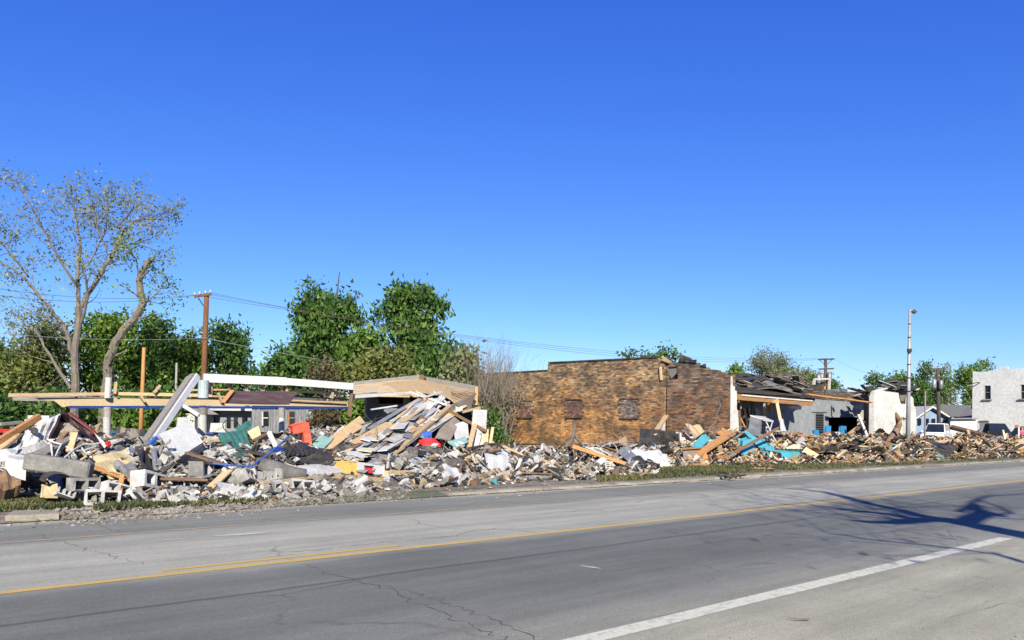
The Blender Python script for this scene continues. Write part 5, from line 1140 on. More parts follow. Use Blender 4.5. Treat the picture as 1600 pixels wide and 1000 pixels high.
# white fascia and its rafters
C2 = 22.0
fa = empty('fascia_frame', PV(430, 690, C2), 'long white fascia beam with bare rafters standing above the canopy', 'fascia')
m = MB(); m.beam(PV(318, 590.5, C2), PV(447, 596, C2), .1, .24); m.build('fascia_board', 'white_paint', fa); m = MB(); m.beam(PV(447.3, 596.2, C2), PV(551, 604, C2), .1, .21); m.build('fascia_board', 'white_paint', fa)
for x, y0, y1 in ((330, 596, 616), (358, 597, 609), (385, 598, 612), (412, 599, 611), (441, 601, 611), (448, 602, 630), (520, 606, 622)): m = MB(); m.beam(PV(x, y0, C2+.1), PV(x-1, y1, C2+.2), .08, .07); m.build('stud', 'wood_new', fa)
m = MB(); m.beam(PV(300, 609.5, C2+.2), PV(357, 608.5, C2+.2), .06, .05); m.build('rail', 'wood_new', fa)
m = MB(); m.beam(PV(455, 611, C2+.4), PV(540, 616, C2+.4), .06, .07); m.build('rail', 'wood_new', fa)
m = MB(); m.beam(PV(430, 618, C2+.4), PV(546, 624, C2+.5), .06, .04); m.build('rail', 'wood_brown', fa)
m = MB(); m.tube([PV(318, 594, C2-.02), PV(317.5, 622, C2-.02)], .14, 12); m.build('post', 'siding_blue', fa)
m = MB(); m.tube([PV(443, 604, C2+.3), PV(442, 632, C2+.3)], .1, 8); m.build('post', 'wood_brown', fa)
m = MB(); m.beam(PV(549, 606, C2+.1), PV(546, 650, C2+.4), .12, .1); m.build('post', 'wood_brown', fa)
# dark purple panel
sh('sign_panel', 'dark purple-brown metal panel lying slanted on the canopy beam', 'panel', 'metal_purple', (362, 610, 21.7), (465, 612, 21.7), (452, 631, 21.4), (346, 629, 21.2), .03, warp=.02)
bm_('rusty_edge', 'rust-brown flashing strip at the left edge of the purple panel', 'flashing', 'wood_orange', (363, 610, 21.6), (348, 629, 21.1), .14, .03)
# leaning white beam
lw = empty('leaning_beam', PV(232, 697, 18.6), 'big white box beam leaning steeply against the canopy', 'beam')
a, b = PV(306, 589, 21.0), PV(235, 694, 18.2); d = (b-a).normalized(); sd_ = d.cross(Vector((0, -1, .1))).normalized()
m = MB(); m.beam(a, b, .16, .2, up=Vector((.8, -.5, .6))); bevel(m.build('beam_body', 'white_paint', lw), .01)
m = MB(); m.beam(a+Vector((-.13, .0, .02)), b+Vector((-.13, .0, .02)), .08, .24, up=Vector((.8, -.5, .6))); m.build('grey_side', 'wood_grey', lw)
m = MB(); m.beam(PV(245, 684, 18.1), PV(233, 697, 18.0), .08, .1); m.build('blue_end', 'blue', lw)
bm_('drain_pipe', 'short white gutter piece hanging under the canopy beside the leaning beam', 'gutter', 'white_paint', (287, 634, 23), (311, 649, 22.5), .08, .1)
# white appliance box with real thickness
def solid_box(name, label, cat, mm, front, depth, parts=()):
    """front: 4 places (a,b,c,d) in order; depth: vector"""
    root = empty(name, sum((P3(p) for p in front), Vector())/4, label, cat); m = MB(); m.prism([P3(p) for p in front], depth)
    bevel(m.build('body', mm, root), .02, 2); return root
fz = solid_box('chest_freezer', 'big white chest freezer tipped on one corner beside the leaning beam', 'freezer', 'siding_white', [(250, 679, 17.2), (297, 659, 17.8), (317, 692, 17.5), (275, 716, 16.9)], Vector((.25, .55, -.35)))
m = MB(); m.prism([P3((276, 717, 16.95)), P3((317, 693, 17.55)), P3((316, 700, 17.6)), P3((285, 722, 17.1))], Vector((.2, .5, -.1))); m.build('base', 'metal_grey', fz)  # grey colour paints the shade on the freezer's down-facing side
pr('notched_board', 'white board with scribbled black marks behind the freezer', 'board', 'siding_white', [(278, 652, 19), (296, 652, 19), (297, 664, 19), (276, 668, 19)], Y_(.04))
# green metal sheet
sh('green_sheet', 'dark green painted metal sheet standing bent beside the white bench', 'metal sheet', 'green_metal', (340, 681, 18.3), (381, 664, 18.6), (401, 716, 17.4), (366, 716, 17.2), .02, amp=.012, waves=5, warp=.09, seed=3, ny=10)
sh('green_sheet', 'folded flap of green metal behind the big green sheet', 'metal sheet', 'green_metal', (366, 668, 19.4), (394, 656, 19.6), (393, 672, 19.3), (379, 675, 19.2), .02, warp=.06)
# white bench
bn = empty('white_bench', PV(330, 712, 18.6), 'white wooden bench frame with tan top behind the freezer', 'bench')
for (a, b, w_, t_, mm, nm) in (((314, 688, 18.5), (348, 688, 18.6), .35, .06, 'wood_new', 'seat'), ((314, 692, 18.45), (349, 692, 18.5), .06, .07, 'white_paint', 'rail'), ((334, 702, 18.5), (352, 702, 18.5), .05, .05, 'white_paint', 'rail'), ((332, 692, 18.45), (331, 712, 18.4), .09, .09, 'white_paint', 'leg'), ((316, 692, 18.45), (317, 712, 18.4), .07, .07, 'white_paint', 'leg')):
    m = MB(); m.beam(P3(a), P3(b), w_, t_); m.build(nm, mm, bn)
# red L shape
rl = pr('plastic_angle', 'bright orange-red L-shaped plastic piece sticking up from the rubble', 'plastic piece', 'red_orange', [(456, 666, 18.5), (478, 660.5, 18.5), (482, 661.5, 18.5), (487.5, 694, 18.3), (478, 697, 18.3), (473, 675, 18.4), (459, 677, 18.4)], Vector((.05, .3, .02)), bev=.03)
bx = solid_box('cardboard_box', 'open tan cardboard box tilted right of the green sheet', 'cardboard box', 'ply_tan', [(388, 675, 18.2), (403, 667, 18.2), (408, 680, 18.1), (396, 687, 18.1)], Vector((.1, .3, -.05)))
bx = solid_box('cardboard_box', 'lower tan cardboard box lying under the open one', 'cardboard box', 'ply_tan', [(398, 692, 18.0), (411, 684, 18.0), (415, 697, 17.9), (403, 705, 17.9)], Vector((.2, .3, .05)))
bm_('plank', 'brown plank propped across the two cardboard boxes', 'plank', 'wood_brown', (398, 688, 17.8), (420, 676, 18.2), .14, .04)
bm_('pipe', 'short white pipe leaning over the cardboard boxes', 'pipe', 'white_paint', (420, 675, 17.9), (432, 700, 17.6), .09, .09)
m = MB(); m.tube([P3((332, 724.5, 15.6)), P3((360, 727, 15.4)), P3((390, 729, 15.4)), P3((396, 726, 15.45)), P3((424, 706, 16)), P3((451, 682, 16.6))], .019, 8); tag(m.build('blue_pipe', 'blue'), 'thin blue pipe bent to an angle above the blocks', 'pipe')
bm_('board', 'long tan board leaning down to the kerb beneath the blue pipe', 'board', 'wood_new', (316, 774, 14.6), (360, 733, 15.6), .17, .05)
bm_('plank', 'long brown plank sloping down left beside the freezer', 'plank', 'wood_brown', (293, 707, 16.3), (352, 727, 15.6), .2, .05)
bm_('plank', 'dark charred plank crossing below the green sheet', 'plank', 'wood_char', (368, 702, 16.7), (440, 716, 16.0), .12, .06)
bm_('plank', 'long orange-brown plank lying flat above the white blocks', 'plank', 'wood_new', (408, 755, 14.7), (485, 746, 15.2), .12, .05)
m = MB(); m.tube([P3((405, 728, 15.8)), P3((430, 734, 15.5)), P3((458, 742, 15.3)), P3((478, 744, 15.2))], [.2, .19, .17, .15], 12); tag(m.build('felt_roll', 'felt_grey', smooth=True), 'thick dark grey roll of roofing lying above the blocks', 'roll')
sh('dark_sheet', 'ribbed black metal sheet in front of the red plastic piece', 'metal sheet', 'metal_dark', (442, 696, 17.2), (478, 692, 17.6), (500, 706, 16.8), (448, 712, 16.4), .02, amp=.02, waves=7, warp=.08)
sh('dark_sheet', 'flat black sheet lying left of the yellow box', 'metal sheet', 'felt_black', (462, 712, 16.6), (520, 700, 17.4), (520, 722, 16.2), (470, 724, 16), .02, warp=.1, torn=.15)
sh('blue_sheet', 'dark blue sheet lying under the cardboard boxes', 'sheet', 'blue_trim', (404, 700, 17.5), (446, 699, 17.6), (446, 706, 17.2), (408, 707, 17.1), .02)
# toothed block row
sh('wall_board', 'light grey board leaning on the rubble above the flat white blocks', 'board', 'drywall', (466, 727, 15.8), (520, 722, 16.6), (535, 738, 15.7), (478, 744, 15.3), .08, warp=.06, torn=.1, seed=4)
# --- left part
sh('tan_board', 'wide tan board with orange top edge leaning at the far left', 'board', 'ply_tan', (-12, 697, 18.6), (60, 653, 19.2), (38, 672, 18.9), (-12, 713, 18.0), .05)
bm_('board_edge', 'orange-brown timber along the top of the leaning tan board', 'timber', 'wood_orange', (-12, 696, 18.5), (62, 650.5, 19.1), .1, .13)
bm_('red_rail', 'red painted bar over the blue panel at the left edge', 'bar', 'red', (-20, 673, 20.5), (22, 673.5, 20.6), .1, .09)
pr('blue_sheet', 'bright blue panel at the left edge behind the tan board', 'panel', 'blue', [(-20, 675, 20.6), (15, 675, 20.7), (0, 690, 20.6), (-20, 692, 20.6)], Y_(.05))
sh('siding_sheet', 'crumpled white siding sheet sloping behind the maroon awning', 'siding sheet', 'siding_white', (40, 672, 18.6), (96, 646, 19.4), (84, 688, 18.5), (32, 698, 18.2), .02, amp=.015, waves=4, warp=.14, seed=9, nx=16, ny=8)
sh('siding_sheet', 'lower crumpled grey-white siding sheet under the torn one', 'siding sheet', 'drywall', (26, 696, 18.1), (80, 690, 18.3), (66, 708, 17.6), (18, 712, 17.4), .02, warp=.15, seed=12)
sh('siding_sheet', 'white siding scrap hanging to the left edge below the tan board', 'siding sheet', 'siding_white', (-12, 712, 17.7), (30, 697, 18), (22, 712, 17.4), (-12, 722, 17.3), .02, warp=.1, seed=2)
pr('torn_flap', 'dark triangular tear in the white siding sheet', 'tear', 'metal_dark', [(42, 670, 18.4), (54, 667, 18.4), (60, 671, 18.4), (60, 682, 18.3)], Y_(.03))
aw = empty('maroon_awning', PV(120, 700, 18), 'dark maroon bent metal awning arching over loose timber', 'awning')
for i, (a, b, c, d) in enumerate((((79, 686, 17.9), (96, 649, 18.3), (103, 657, 18.6), (90, 684, 18.2)), ((95, 648, 18.3), (110, 646, 18.3), (117, 663, 18.3), (100, 660, 18.5)), ((109, 646, 18.3), (144, 672, 18.0), (140, 685, 18.0), (108, 662, 18.3)), ((143, 672, 18.0), (166, 697, 17.5), (157, 702, 17.5), (138, 682, 18.0)))):
    m = MB(); m.sheet(P3(a), P3(b), P3(c), P3(d), .05, 8, 4, warp=.02); m.build('awning_panel', 'metal_maroon', aw)
m = MB(); m.beam(P3((109, 646, 18.2)), P3((144, 672, 17.9)), .1, .035); m.beam(P3((144, 672, 17.9)), P3((148, 678, 17.8)), .1, .035); m.build('edge_trim', 'red_brown', aw)
m = MB(); m.prism([P3((147, 676, 17.7)), P3((168, 695, 17.3)), P3((163, 700, 17.3)), P3((156, 690, 17.5))], Vector((0, .04, .0))); m.build('white_edge', 'siding_white', aw)
m = MB(); m.beam(P3((167, 691, 17.25)), P3((171, 697, 17.2)), .08, .06); m.build('red_tip', 'red', aw)
cb = bm_('concrete_beam', 'long pale concrete beam lying across the front of the left rubble', 'concrete beam', 'concrete', (41, 720, 15.9), (143, 736, 15.4), .3, .3, bev=.03)
sb_ = solid_box('concrete_block', 'large white block lying left of the long concrete beam', 'block', 'concrete_white', [(11, 716, 16.2), (41, 719, 16.1), (38, 749, 15.8), (9, 741, 15.9)], Vector((.05, .35, .05)))
m = MB(); m.sheet(P3((145, 714, 16.6)), P3((200, 703, 17.2)), P3((218, 742, 15.4)), P3((170, 733, 15.6)), .12, 10, 8, warp=.1, torn=.03, seed=6); tag(m.build('foam_slab', 'foam_tan'), 'tan and grey torn insulation slab humped in front of the canopy post', 'insulation')
m = MB(); m.sheet(P3((178, 722, 15.7)), P3((206, 720, 15.9)), P3((219, 744, 15.1)), P3((192, 738, 15.15)), .06, 8, 6, warp=.1, seed=16); tag(m.build('dark_skin', 'felt_grey'), 'grey rounded skin peeling off the insulation slab', 'sheet')
sh('felt_sheet', 'grey felt sheet spread between maroon awning and insulation slab', 'felt', 'felt_grey', (150, 708, 17.2), (190, 693, 18.2), (212, 703, 17.8), (186, 714, 16.8), .03, warp=.14, torn=.15, seed=5)
sh('foam_piece', 'small yellowish insulation piece behind the grey felt', 'insulation', 'foam_tan', (200, 691, 18.6), (222, 690, 18.6), (222, 699, 18.2), (203, 699, 18.2), .04, torn=.1)
sh('bent_plate', 'crumpled dark plate standing beside the foot of the leaning beam', 'metal plate', 'metal_dark', (216, 702, 16.6), (226, 698, 16.8), (240, 738, 15.6), (222, 740, 15.4), .03, warp=.16, torn=.1, seed=7)
sh('bent_plate', 'crumpled grey plate right of the dark one under the leaning beam', 'metal plate', 'metal_grey', (232, 702, 16.8), (250, 700, 16.9), (254, 728, 16), (240, 736, 15.8), .03, warp=.16, torn=.1, seed=8)
m = MB(); pts = [P3((66+22*(1-math.cos(t)), 752-14*math.sin(t)-.0, 15.3)) for t in np.linspace(0, 3.14, 9)]
for p, q in zip(pts, pts[1:]): m.beam(p, q, .5, .02)
tag(m.build('curved_metal', 'metal_dark'), 'curved dark metal hood lying under the concrete beam', 'metal sheet')
sb_ = solid_box('foam_block', 'tan foam chunk standing at the kerb under the curved hood', 'foam', 'foam_tan', [(70, 760, 15.2), (88, 757, 15.2), (90, 778, 14.9), (69, 778, 14.9)], Y_(.25))
m = MB(); m.sheet(P3((-14, 740, 15.9)), P3((20, 736, 16.1)), P3((33, 757, 15.5)), P3((-14, 766, 15.2)), .2, 10, 5, amp=.012, waves=3, warp=.1, torn=.04); tag(m.build('charred_timber', 'wood_brown'), 'dark brown charred timber slab at the left edge', 'timber')
for (a, b, w_, t_, mm, lab) in (((108, 706, 17.3), (117, 677, 17.7), .13, .07, 'wood_new', 'short pale timber standing upright under the maroon awning'), ((128, 724, 16.3), (224, 757, 14.9), .12, .05, 'wood_orange', 'orange-brown board sloping right below the insulation slab'),
                             ((186, 776, 14.6), (191, 743, 15.1), .08, .06, 'wood_orange', 'upright rust-brown stick among the blocks below the slab'), ((122, 722, 16.4), (150, 704, 17), .06, .04, 'wood_new', 'thin pale stick above the end of the concrete beam'),
                             ((224, 777, 14.6), (290, 741, 15.7), .1, .04, 'wood_brown', 'dark stick leaning over the blocks right of the upright stick'), ((250, 748, 15.1), (322, 750, 15.1), .22, .05, 'wood_brown', 'flat brown board lying on the blocks under the freezer'),
                             ((56, 712, 16.8), (100, 692, 17.6), .16, .12, 'wood_grey', 'thick grey timber under the left leg of the awning'), ((62, 716, 16.6), (112, 686, 17.8), .16, .12, 'wood_grey', 'second thick grey timber beside the first under the awning'),
                             ((84, 700, 17.5), (104, 676, 18), .1, .08, 'wood_brown', 'brown timber end poking out inside the awning'), ((0, 663, 22), (34, 660, 22.3), .1, .08, 'wood_grey', 'grey timber lying high behind the blue panel')):
    bm_('timber', lab, 'timber', mm, a, b, w_, t_)
for i, (a, b) in enumerate((((74, 686, 17.3), (96, 694, 17)), ((96, 694, 17), (86, 714, 16.4)), ((100, 716, 16.2), (130, 694, 16.8)), ((80, 694, 17), (82, 714, 16.5)), ((130, 694, 16.8), (160, 691, 17)), ((128, 700, 16.7), (138, 709, 16.2)), ((104, 698, 16.8), (118, 712, 16.3)), ((112, 705, 16.5), (150, 697, 16.8)))):
    A_, B_ = P3(a), P3(b); m = MB(); m.tube([A_, A_.lerp(B_, .5)+Vector((0, 0, rnd.uniform(-.05, .06))), B_], [.02, .018, .012], 6)
    tag(m.build('thin_rod', 'wood_white'), 'thin pale tangled rod in front of the maroon awning', 'rod', 'thin rods tangled in front of the awning')
for (px, py, v, me, rz, s, lab) in ((130, 757, 15.0, 0, .3, 1.15, 'hollow grey block with its hole facing out under the concrete beam'), (160, 779, 14.45, 1, -.2, 1.35, 'large hollow block with two dark cores lowest near the kerb'), (102, 771, 14.9, 6, .1, .7, 'toothed broken block left of the lowest hollow block'),
                             (233, 752, 15.1, 1, .6, 1.5, 'big pale block right of the insulation slab'), (384, 746, 15.0, 0, .9, 1.2, 'tilted hollow block under the blue pipe'), (422, 742, 15.0, 6, .2, 1.1, 'white broken block with upright teeth like a comb'), (470, 762, 14.8, 3, 0, 1.3, 'white block with two cores in the front row'),
                             (181, 766, 14.8, 1, .2, 1.1, 'hollow block right beside the upright rust-brown stick'), (315, 733, 15.6, 2, .9, 1.5, 'blueish white block beneath the freezer'), (925, 735, 16.1, 0, .4, 1.2, 'tan hollow block with two square holes under the bent branch')):
    p = PV(px, py, v); o = place(BL[me], 'block', p.x, p.y, p.z, (1.35+rnd.uniform(-.3, .3), rnd.uniform(-.4, .4), rz), (s, s, s), lab, 'block', None)
sb_ = solid_box('white_block', 'clean white rectangular block in front below the yellow box', 'block', 'concrete_white', [(517, 757, 15.4), (541, 757, 15.5), (544, 769, 15.3), (517, 771, 15.2)], Y_(.3))
sb_ = solid_box('grey_block', 'long grey cracked block near the kerb under the red spool box', 'block', 'concrete', [(590, 753, 15.6), (626, 755, 15.8), (626, 767, 15.6), (591, 769, 15.4)], Y_(.3))
sb_ = solid_box('white_block', 'small white block next to the toothed row, left of the yellow box', 'block', 'concrete_white', [(461, 757, 15.2), (487, 757, 15.2), (489, 770, 15.0), (462, 771, 15.0)], Y_(.3))
# yellow box + white box with red spool
yb_ = solid_box('yellow_box', 'mustard yellow box lying left of the white box with red mark', 'box', 'yellow', [(531, 723, 16.0), (558, 722, 16.1), (558, 742, 16.0), (531, 741, 15.9)], Y_(.3))
wb_ = solid_box('marked_box', 'white box with a red square between two black bars', 'box', 'white_paint', [(558.6, 723, 16.05), (600, 727, 16.3), (600, 745, 16.2), (558.6, 742, 16.0)], Y_(.3))
pr('red_mark', 0, 0, 'red', [(570, 728.5, 16.05), (582, 729.5, 16.12), (582, 740, 16.07), (570, 739, 16.0)], Y_(-.01), wb_)
pr('black_bar', 0, 0, 'black', [(568, 727, 16.03), (584, 728.3, 16.1), (583, 730, 16.1), (569.5, 729, 16.03)], Y_(-.02), wb_)
pr('black_bar', 0, 0, 'black', [(569.5, 738.4, 15.98), (583, 739.6, 16.05), (584, 741.6, 16.05), (567, 740.4, 15.98)], Y_(-.02), wb_)
bm_('plank', 'tan plank supporting the yellow and white boxes', 'plank', 'wood_new', (496, 742, 15.7), (598, 750, 16.0), .3, .1)
bm_('plank', 'short tan timber right of the white box with red mark', 'plank', 'wood_new', (601, 740, 16.2), (650, 738, 16.7), .2, .13)
bm_('plank', 'orange board lying across the rubble left of the yellow box', 'plank', 'ply_tan', (488, 716, 16.6), (560, 718, 17), .4, .05)
bm_('plank', 'long brown board sloping down to the kerb right of the white box', 'plank', 'wood_brown', (627, 764, 15.3), (691, 740, 16.2), .13, .06)
sh('white_board', 'long white board lying level below the leaning timbers', 'board', 'siding_white', (640, 729, 16.8), (728, 716, 17.8), (735, 727, 16.9), (645, 738, 16.2), .05, warp=.03)
sh('canvas', 'crumpled white canvas hanging over the rubble right of the white board', 'canvas', 'fabric_white', (690, 728, 16.6), (712, 721, 17.0), (740, 752, 15.6), (690, 751, 15.5), .02, warp=.2, seed=3, nx=14, ny=12, torn=.06)
sh('tarp', 'large white tarp draped like a curtain over debris', 'tarp', 'fabric_white', (757, 704, 17.4), (797, 700, 17.8), (804, 737, 16.6), (762, 737, 16.2), .02, amp=.014, waves=3, warp=.06, seed=5, ny=12)
bm_('plank', 'thin pale stick reaching over the top of the white tarp', 'plank', 'wood_new', (786, 697, 17.6), (818, 711, 17.0), .08, .05)
m = MB(); m.tube([P3((752, 730, 16.8)), P3((753, 710, 17.0)), P3((757, 702, 17.2)), P3((768, 700, 17.4))], .02, 6); tag(m.build('chair_frame', 'metal_grey'), 'bent pale tube frame at the left side of the white tarp', 'tube')
# fan / wheel
fn = empty('white_fan', PV(852, 706, 17.6), 'round white fan guard standing tilted among dark boards', 'fan'); c = PV(851, 706, 17.6); ax = Vector((.45, -.8, .2)).normalized(); e1 = ax.orthogonal().normalized(); e2 = ax.cross(e1)
ring = [c+(e1*math.cos(t)+e2*math.sin(t))*.25 for t in np.linspace(0, 2*math.pi, 25)]; m = MB(); m.tube(ring, .03, 6, cap=False); m.build('rim', 'siding_white', fn)
m = MB(); m.tube([c-ax*-.03, c-ax*.1], [.06, .08], 10); m.build('hub', 'metal_dark', fn)
for i in range(10):
    t = i*math.pi/5; m = MB(); q = c+(e1*math.cos(t)+e2*math.sin(t))*.25; m.beam(c, q, .09, .012, up=ax); m.build('spoke', 'fabric_white', fn)
# uprooted forked branch
fk = MB(); fk.tube([P3((896, 659, 18.6)), P3((898, 668, 18.4)), P3((897, 676, 18.3)), P3((893, 688, 18.0)), P3((884, 698, 17.4))], [.045, .06, .065, .07, .05], 8)
fk.tube([P3((897, 674, 18.3)), P3((902, 686, 18.1)), P3((912, 697, 17.6)), P3((920, 713, 17.0)), P3((922, 727, 16.5))], [.05, .05, .045, .04, .03], 7)
fk.tube([P3((896, 684, 18.2)), P3((897, 700, 17.4))], [.03, .02], 6)
tag(fk.build('forked_branch', 'bark', smooth=True), 'grey forked branch standing upright like a wishbone before the brick wall', 'branch')
bm_('timber', 'long orange timber sloping right below the forked branch', 'timber', 'wood_orange', (893, 697, 17.2), (975, 724, 16.3), .3, .12)
bm_('siding_strip', 'white curved strip lying beside the orange timber', 'strip', 'siding_white', (912, 697, 17.6), (946, 711, 17.0), .2, .03)
bm_('siding_strip', 'second white strip crossing behind the orange timber', 'strip', 'siding_white', (932, 699, 17.6), (956, 712, 17.1), .1, .03)
cr_ = empty('crate', PV(949, 728, 16), 'tiny white slatted crate lying at the end of the orange timber', 'crate')
for k in range(4): bm_('slat', 0, 0, 'siding_white', (945.5, 722+k*3, 16.2), (952.5, 721.5+k*3, 16.2), .04, .03, cr_)
bm_('side', 0, 0, 'siding_white', (945.5, 720.5, 16.19), (947, 733, 16.19), .04, .04, cr_); bm_('side', 0, 0, 'siding_white', (952.5, 720.5, 16.19), (954, 732.5, 16.19), .04, .04, cr_)
for (a, b, c_, d_, mm, sd_, lab) in (((968, 700, 18), (985, 697, 18.4), (1020, 728, 17.0), (985, 731, 16.6), 'metal_grey', 1, 'crumpled corrugated grey sheet right of the small crate'), ((980, 706, 17.8), (1030, 704, 18.6), (1056, 722, 17.6), (1010, 720, 17), 'siding_white', 2, 'pale bent roofing sheet draped over the dark debris'),
                                   ((1000, 712, 17.2), (1040, 712, 17.7), (1055, 733, 17.0), (1040, 732, 16.8), 'siding_white', 3, 'lower pale sheet curling down onto the grass'), ((985, 715, 17.1), (1004, 712, 17.4), (1030, 729, 16.9), (1004, 728, 16.7), 'metal_dark', 4, 'dark sheet painted as the shaded hollow of a bent sheet near the grass')):  # the last, dark sheet stands in for shade inside the bent roofing
    sh('roofing_sheet', lab, 'metal sheet', mm, a, b, c_, d_, .015, amp=.03, waves=3, warp=.16, seed=sd_, torn=.06)
sh('floor_mat', 'long grey-green mat lying flat along the kerb below the tarp', 'mat', 'siding_grey', (797, 740, 16.1), (855, 736, 16.6), (868, 748, 15.6), (797, 751, 15.4), .05, warp=.1)
sh('floor_mat', 'small green-grey end of a mat beside the long mat', 'mat', 'green_pale', (822, 742, 15.95), (842, 740, 16.1), (842, 750, 15.6), (824, 751, 15.5), .05, warp=.05)
for (a, b, w_, t_, mm, lab) in (((790, 738, 16.0), (905, 742, 15.8), .14, .05, 'wood_brown', 'long brown board lying along the front of the rubble'), ((820, 733, 16.6), (890, 730, 16.9), .14, .05, 'wood_new', 'tan board above the long brown board'), ((880, 745, 15.6), (950, 742, 15.9), .18, .06, 'wood_new', 'tan timber ending on the grass verge'),
                             ((911, 740, 15.7), (923, 741, 15.7), .25, .1, 'yellow', 'small yellow block on the tan timber near the grass'), ((760, 742, 16.1), (815, 737, 16.1), .12, .05, 'wood_brown', 'dark brown pole under the hanging tarp'), ((811, 737, 16.0), (815, 719, 16.4), .1, .05, 'wood_brown', 'short upright brown post right of the tarp'),
                             ((905, 748, 15.5), (948, 750, 15.4), .3, .04, 'siding_white', 'white panel edge lying on the grass below the tan timber')):
    bm_('timber', lab, 'timber', mm, a, b, w_, t_)
for k in range(16):
    x = rnd.uniform(752, 850); y = rnd.uniform(693, 704); L_ = rnd.uniform(40, 90)
    bm_('charred_board', 'long charred board in the dark stack at the foot of the brick wall', 'board', rnd.choice(['wood_char', 'wood_char', 'felt_black', 'wood_brown']), (x, y, 22-(y-693)*.25), (x+L_, y+rnd.uniform(-2, 3), 22-(y-693)*.25), rnd.uniform(.1, .3), .07)['group'] = 'charred boards below the brick wall'
sh('curved_scrap', 'pale triangular scrap between tarp and fan', 'scrap', 'siding_white', (832, 712, 17), (843, 712, 17), (842, 722, 16.7), (836, 722, 16.6), .03)
sh('curved_scrap', 'wide white scrap below the fan', 'scrap', 'siding_white', (845, 725, 16.6), (866, 723, 16.8), (864, 731, 16.4), (850, 730, 16.3), .03, warp=.08)
sh('curved_scrap', 'grey rounded plate right of the tarp', 'scrap', 'metal_grey', (812, 713, 16.9), (821, 714, 16.9), (822, 724, 16.6), (810, 722, 16.6), .03)

# --- collapsed wooden building
hb = empty('collapsed_building', PV(650, 700, 24), 'collapsed wooden building with tan plywood roof sagging towards the street', 'building')
def hs(name, mm, a, b, c, d, th=.03, **k): m = MB(); m.sheet(P3(a), P3(b), P3(c), P3(d), th, **k); return m.build(name, mm, hb)
def hbm(name, mm, a, b, w_, t_): m = MB(); m.beam(P3(a), P3(b), w_, t_); return m.build(name, mm, hb)
hs('roof_sheathing', 'ply_tan', (552, 601, 26), (657, 592, 26), (655, 618, 22.6), (551, 620, 22.4), .05, warp=.05, seed=1, nx=12)
hs('roof_sheathing', 'osb', (598, 598, 25.6), (657, 593, 25.9), (688, 612, 22.9), (596, 616, 23), .03, warp=.03, seed=2)
hs('roof_sheathing', 'osb', (658, 593, 25.8), (701, 602, 25.3), (693, 616, 22.7), (655, 613, 22.9), .04, warp=.03, seed=3)
hs('roof_sheathing', 'ply_tan', (700, 601, 25.5), (743, 610, 25), (722, 634, 22), (692, 616, 22.7), .05, warp=.05, seed=4)
hs('roof_sheathing', 'panel_brown', (741, 612, 24.5), (745, 614, 24.4), (720, 641, 21.5), (700, 640, 21.5), .04, warp=.04, seed=5)
for k in range(7):
    t = k/7; hbm('roof_batten', 'wood_brown', (702+5*t, 605+14*t, 25-2.6*t), (742-16*t, 612+15*t, 24.8-2.6*t), .05, .03)
for k in range(6):
    t = (k+.5)/6; hbm('roof_batten', 'wood_grey', (552, 603+16*t, 25.9-3.4*t), (596-10*t, 601+15*t, 25.7-3.3*t), .2, .03)
hbm('fascia_board', 'wood_grey', (552, 601, 26.1), (655, 590, 26.2), .1, .22); hbm('fascia_board', 'wood_grey', (661, 592, 26), (746, 607.5, 25.2), .1, .22)
hbm('ridge_end', 'wood_brown', (657, 589, 26), (663, 594, 25.8), .12, .25); hbm('corner_post', 'wood_orange', (745, 606, 25), (744, 634, 24.8), .12, .16)
hbm('eave_trim', 'wood_white', (551, 620, 22.35), (640, 614, 22.7), .08, .1); hbm('eave_trim', 'wood_grey', (551, 617.5, 22.5), (640, 613, 22.8), .1, .08)
hbm('eave_trim', 'siding_white', (640, 612, 22.4), (700, 634, 21.7), .08, .05); hbm('eave_trim', 'siding_white', (665, 620, 22), (691, 612, 22.3), .08, .05)
pr('yellow_strip', 0, 0, 'yellow', [(621, 614.5, 22.3), (633, 613.5, 22.3), (633, 616, 22.3), (622, 616.5, 22.3)], Y_(.03), hb)
pr('grey_wall', 0, 0, 'siding_grey', [(573, 622, 24.2), (592, 620, 24.2), (592, 690, 24.2), (571, 690, 24.2)], Y_(.12), hb)
pr('grey_wall', 0, 0, 'drywall', [(592, 631, 24.3), (632, 631, 24.3), (632, 690, 24.3), (592, 690, 24.3)], Y_(.12), hb)
pr('inside_shade', 0, 0, 'room_shade', [(575, 618, 25.2), (735, 612, 25.2), (740, 705, 25.2), (575, 705, 25.2)], Y_(.12), hb)  # near-black sheet painting the shade under the sagging roof
pr('cream_panel', 0, 0, 'cream', [(631.5, 621, 23.6), (640, 620.5, 23.6), (644, 640, 23.4), (631, 641, 23.4)], Y_(.05), hb)
pr('blue_panel', 0, 0, 'blue_trim', [(652, 618, 23.2), (682, 618, 23.2), (680, 630, 23), (654, 630, 23)], Y_(.05), hb)
# truss pieces in the gap
for (a, b, w_, mm) in (((650, 612, 22.3), (700, 634, 22.0), .07, 'siding_white'), ((655, 640, 21.8), (670, 618, 22.1), .08, 'wood_orange'), ((654, 630, 22), (668, 638, 21.8), .14, 'wood_brown'), ((672, 640, 21.7), (694, 622, 22.2), .09, 'siding_white'), ((684, 636, 21.9), (702, 628, 22), .07, 'siding_white'), ((664, 620, 22.1), (668, 634, 21.9), .16, 'wood_new'),
                    ((678, 612, 22.5), (706, 636, 21.9), .05, 'wood_white'), ((690, 618, 22.3), (684, 640, 21.8), .05, 'wood_white')): hbm('truss_piece', mm, a, b, w_, .05)
pr('ceiling_panel', 0, 0, 'panel_brown', [(699, 637, 21.4), (740, 619, 22.6), (736, 640, 22.0), (712, 645, 21.4)], Vector((.0, .06, .04)), hb)
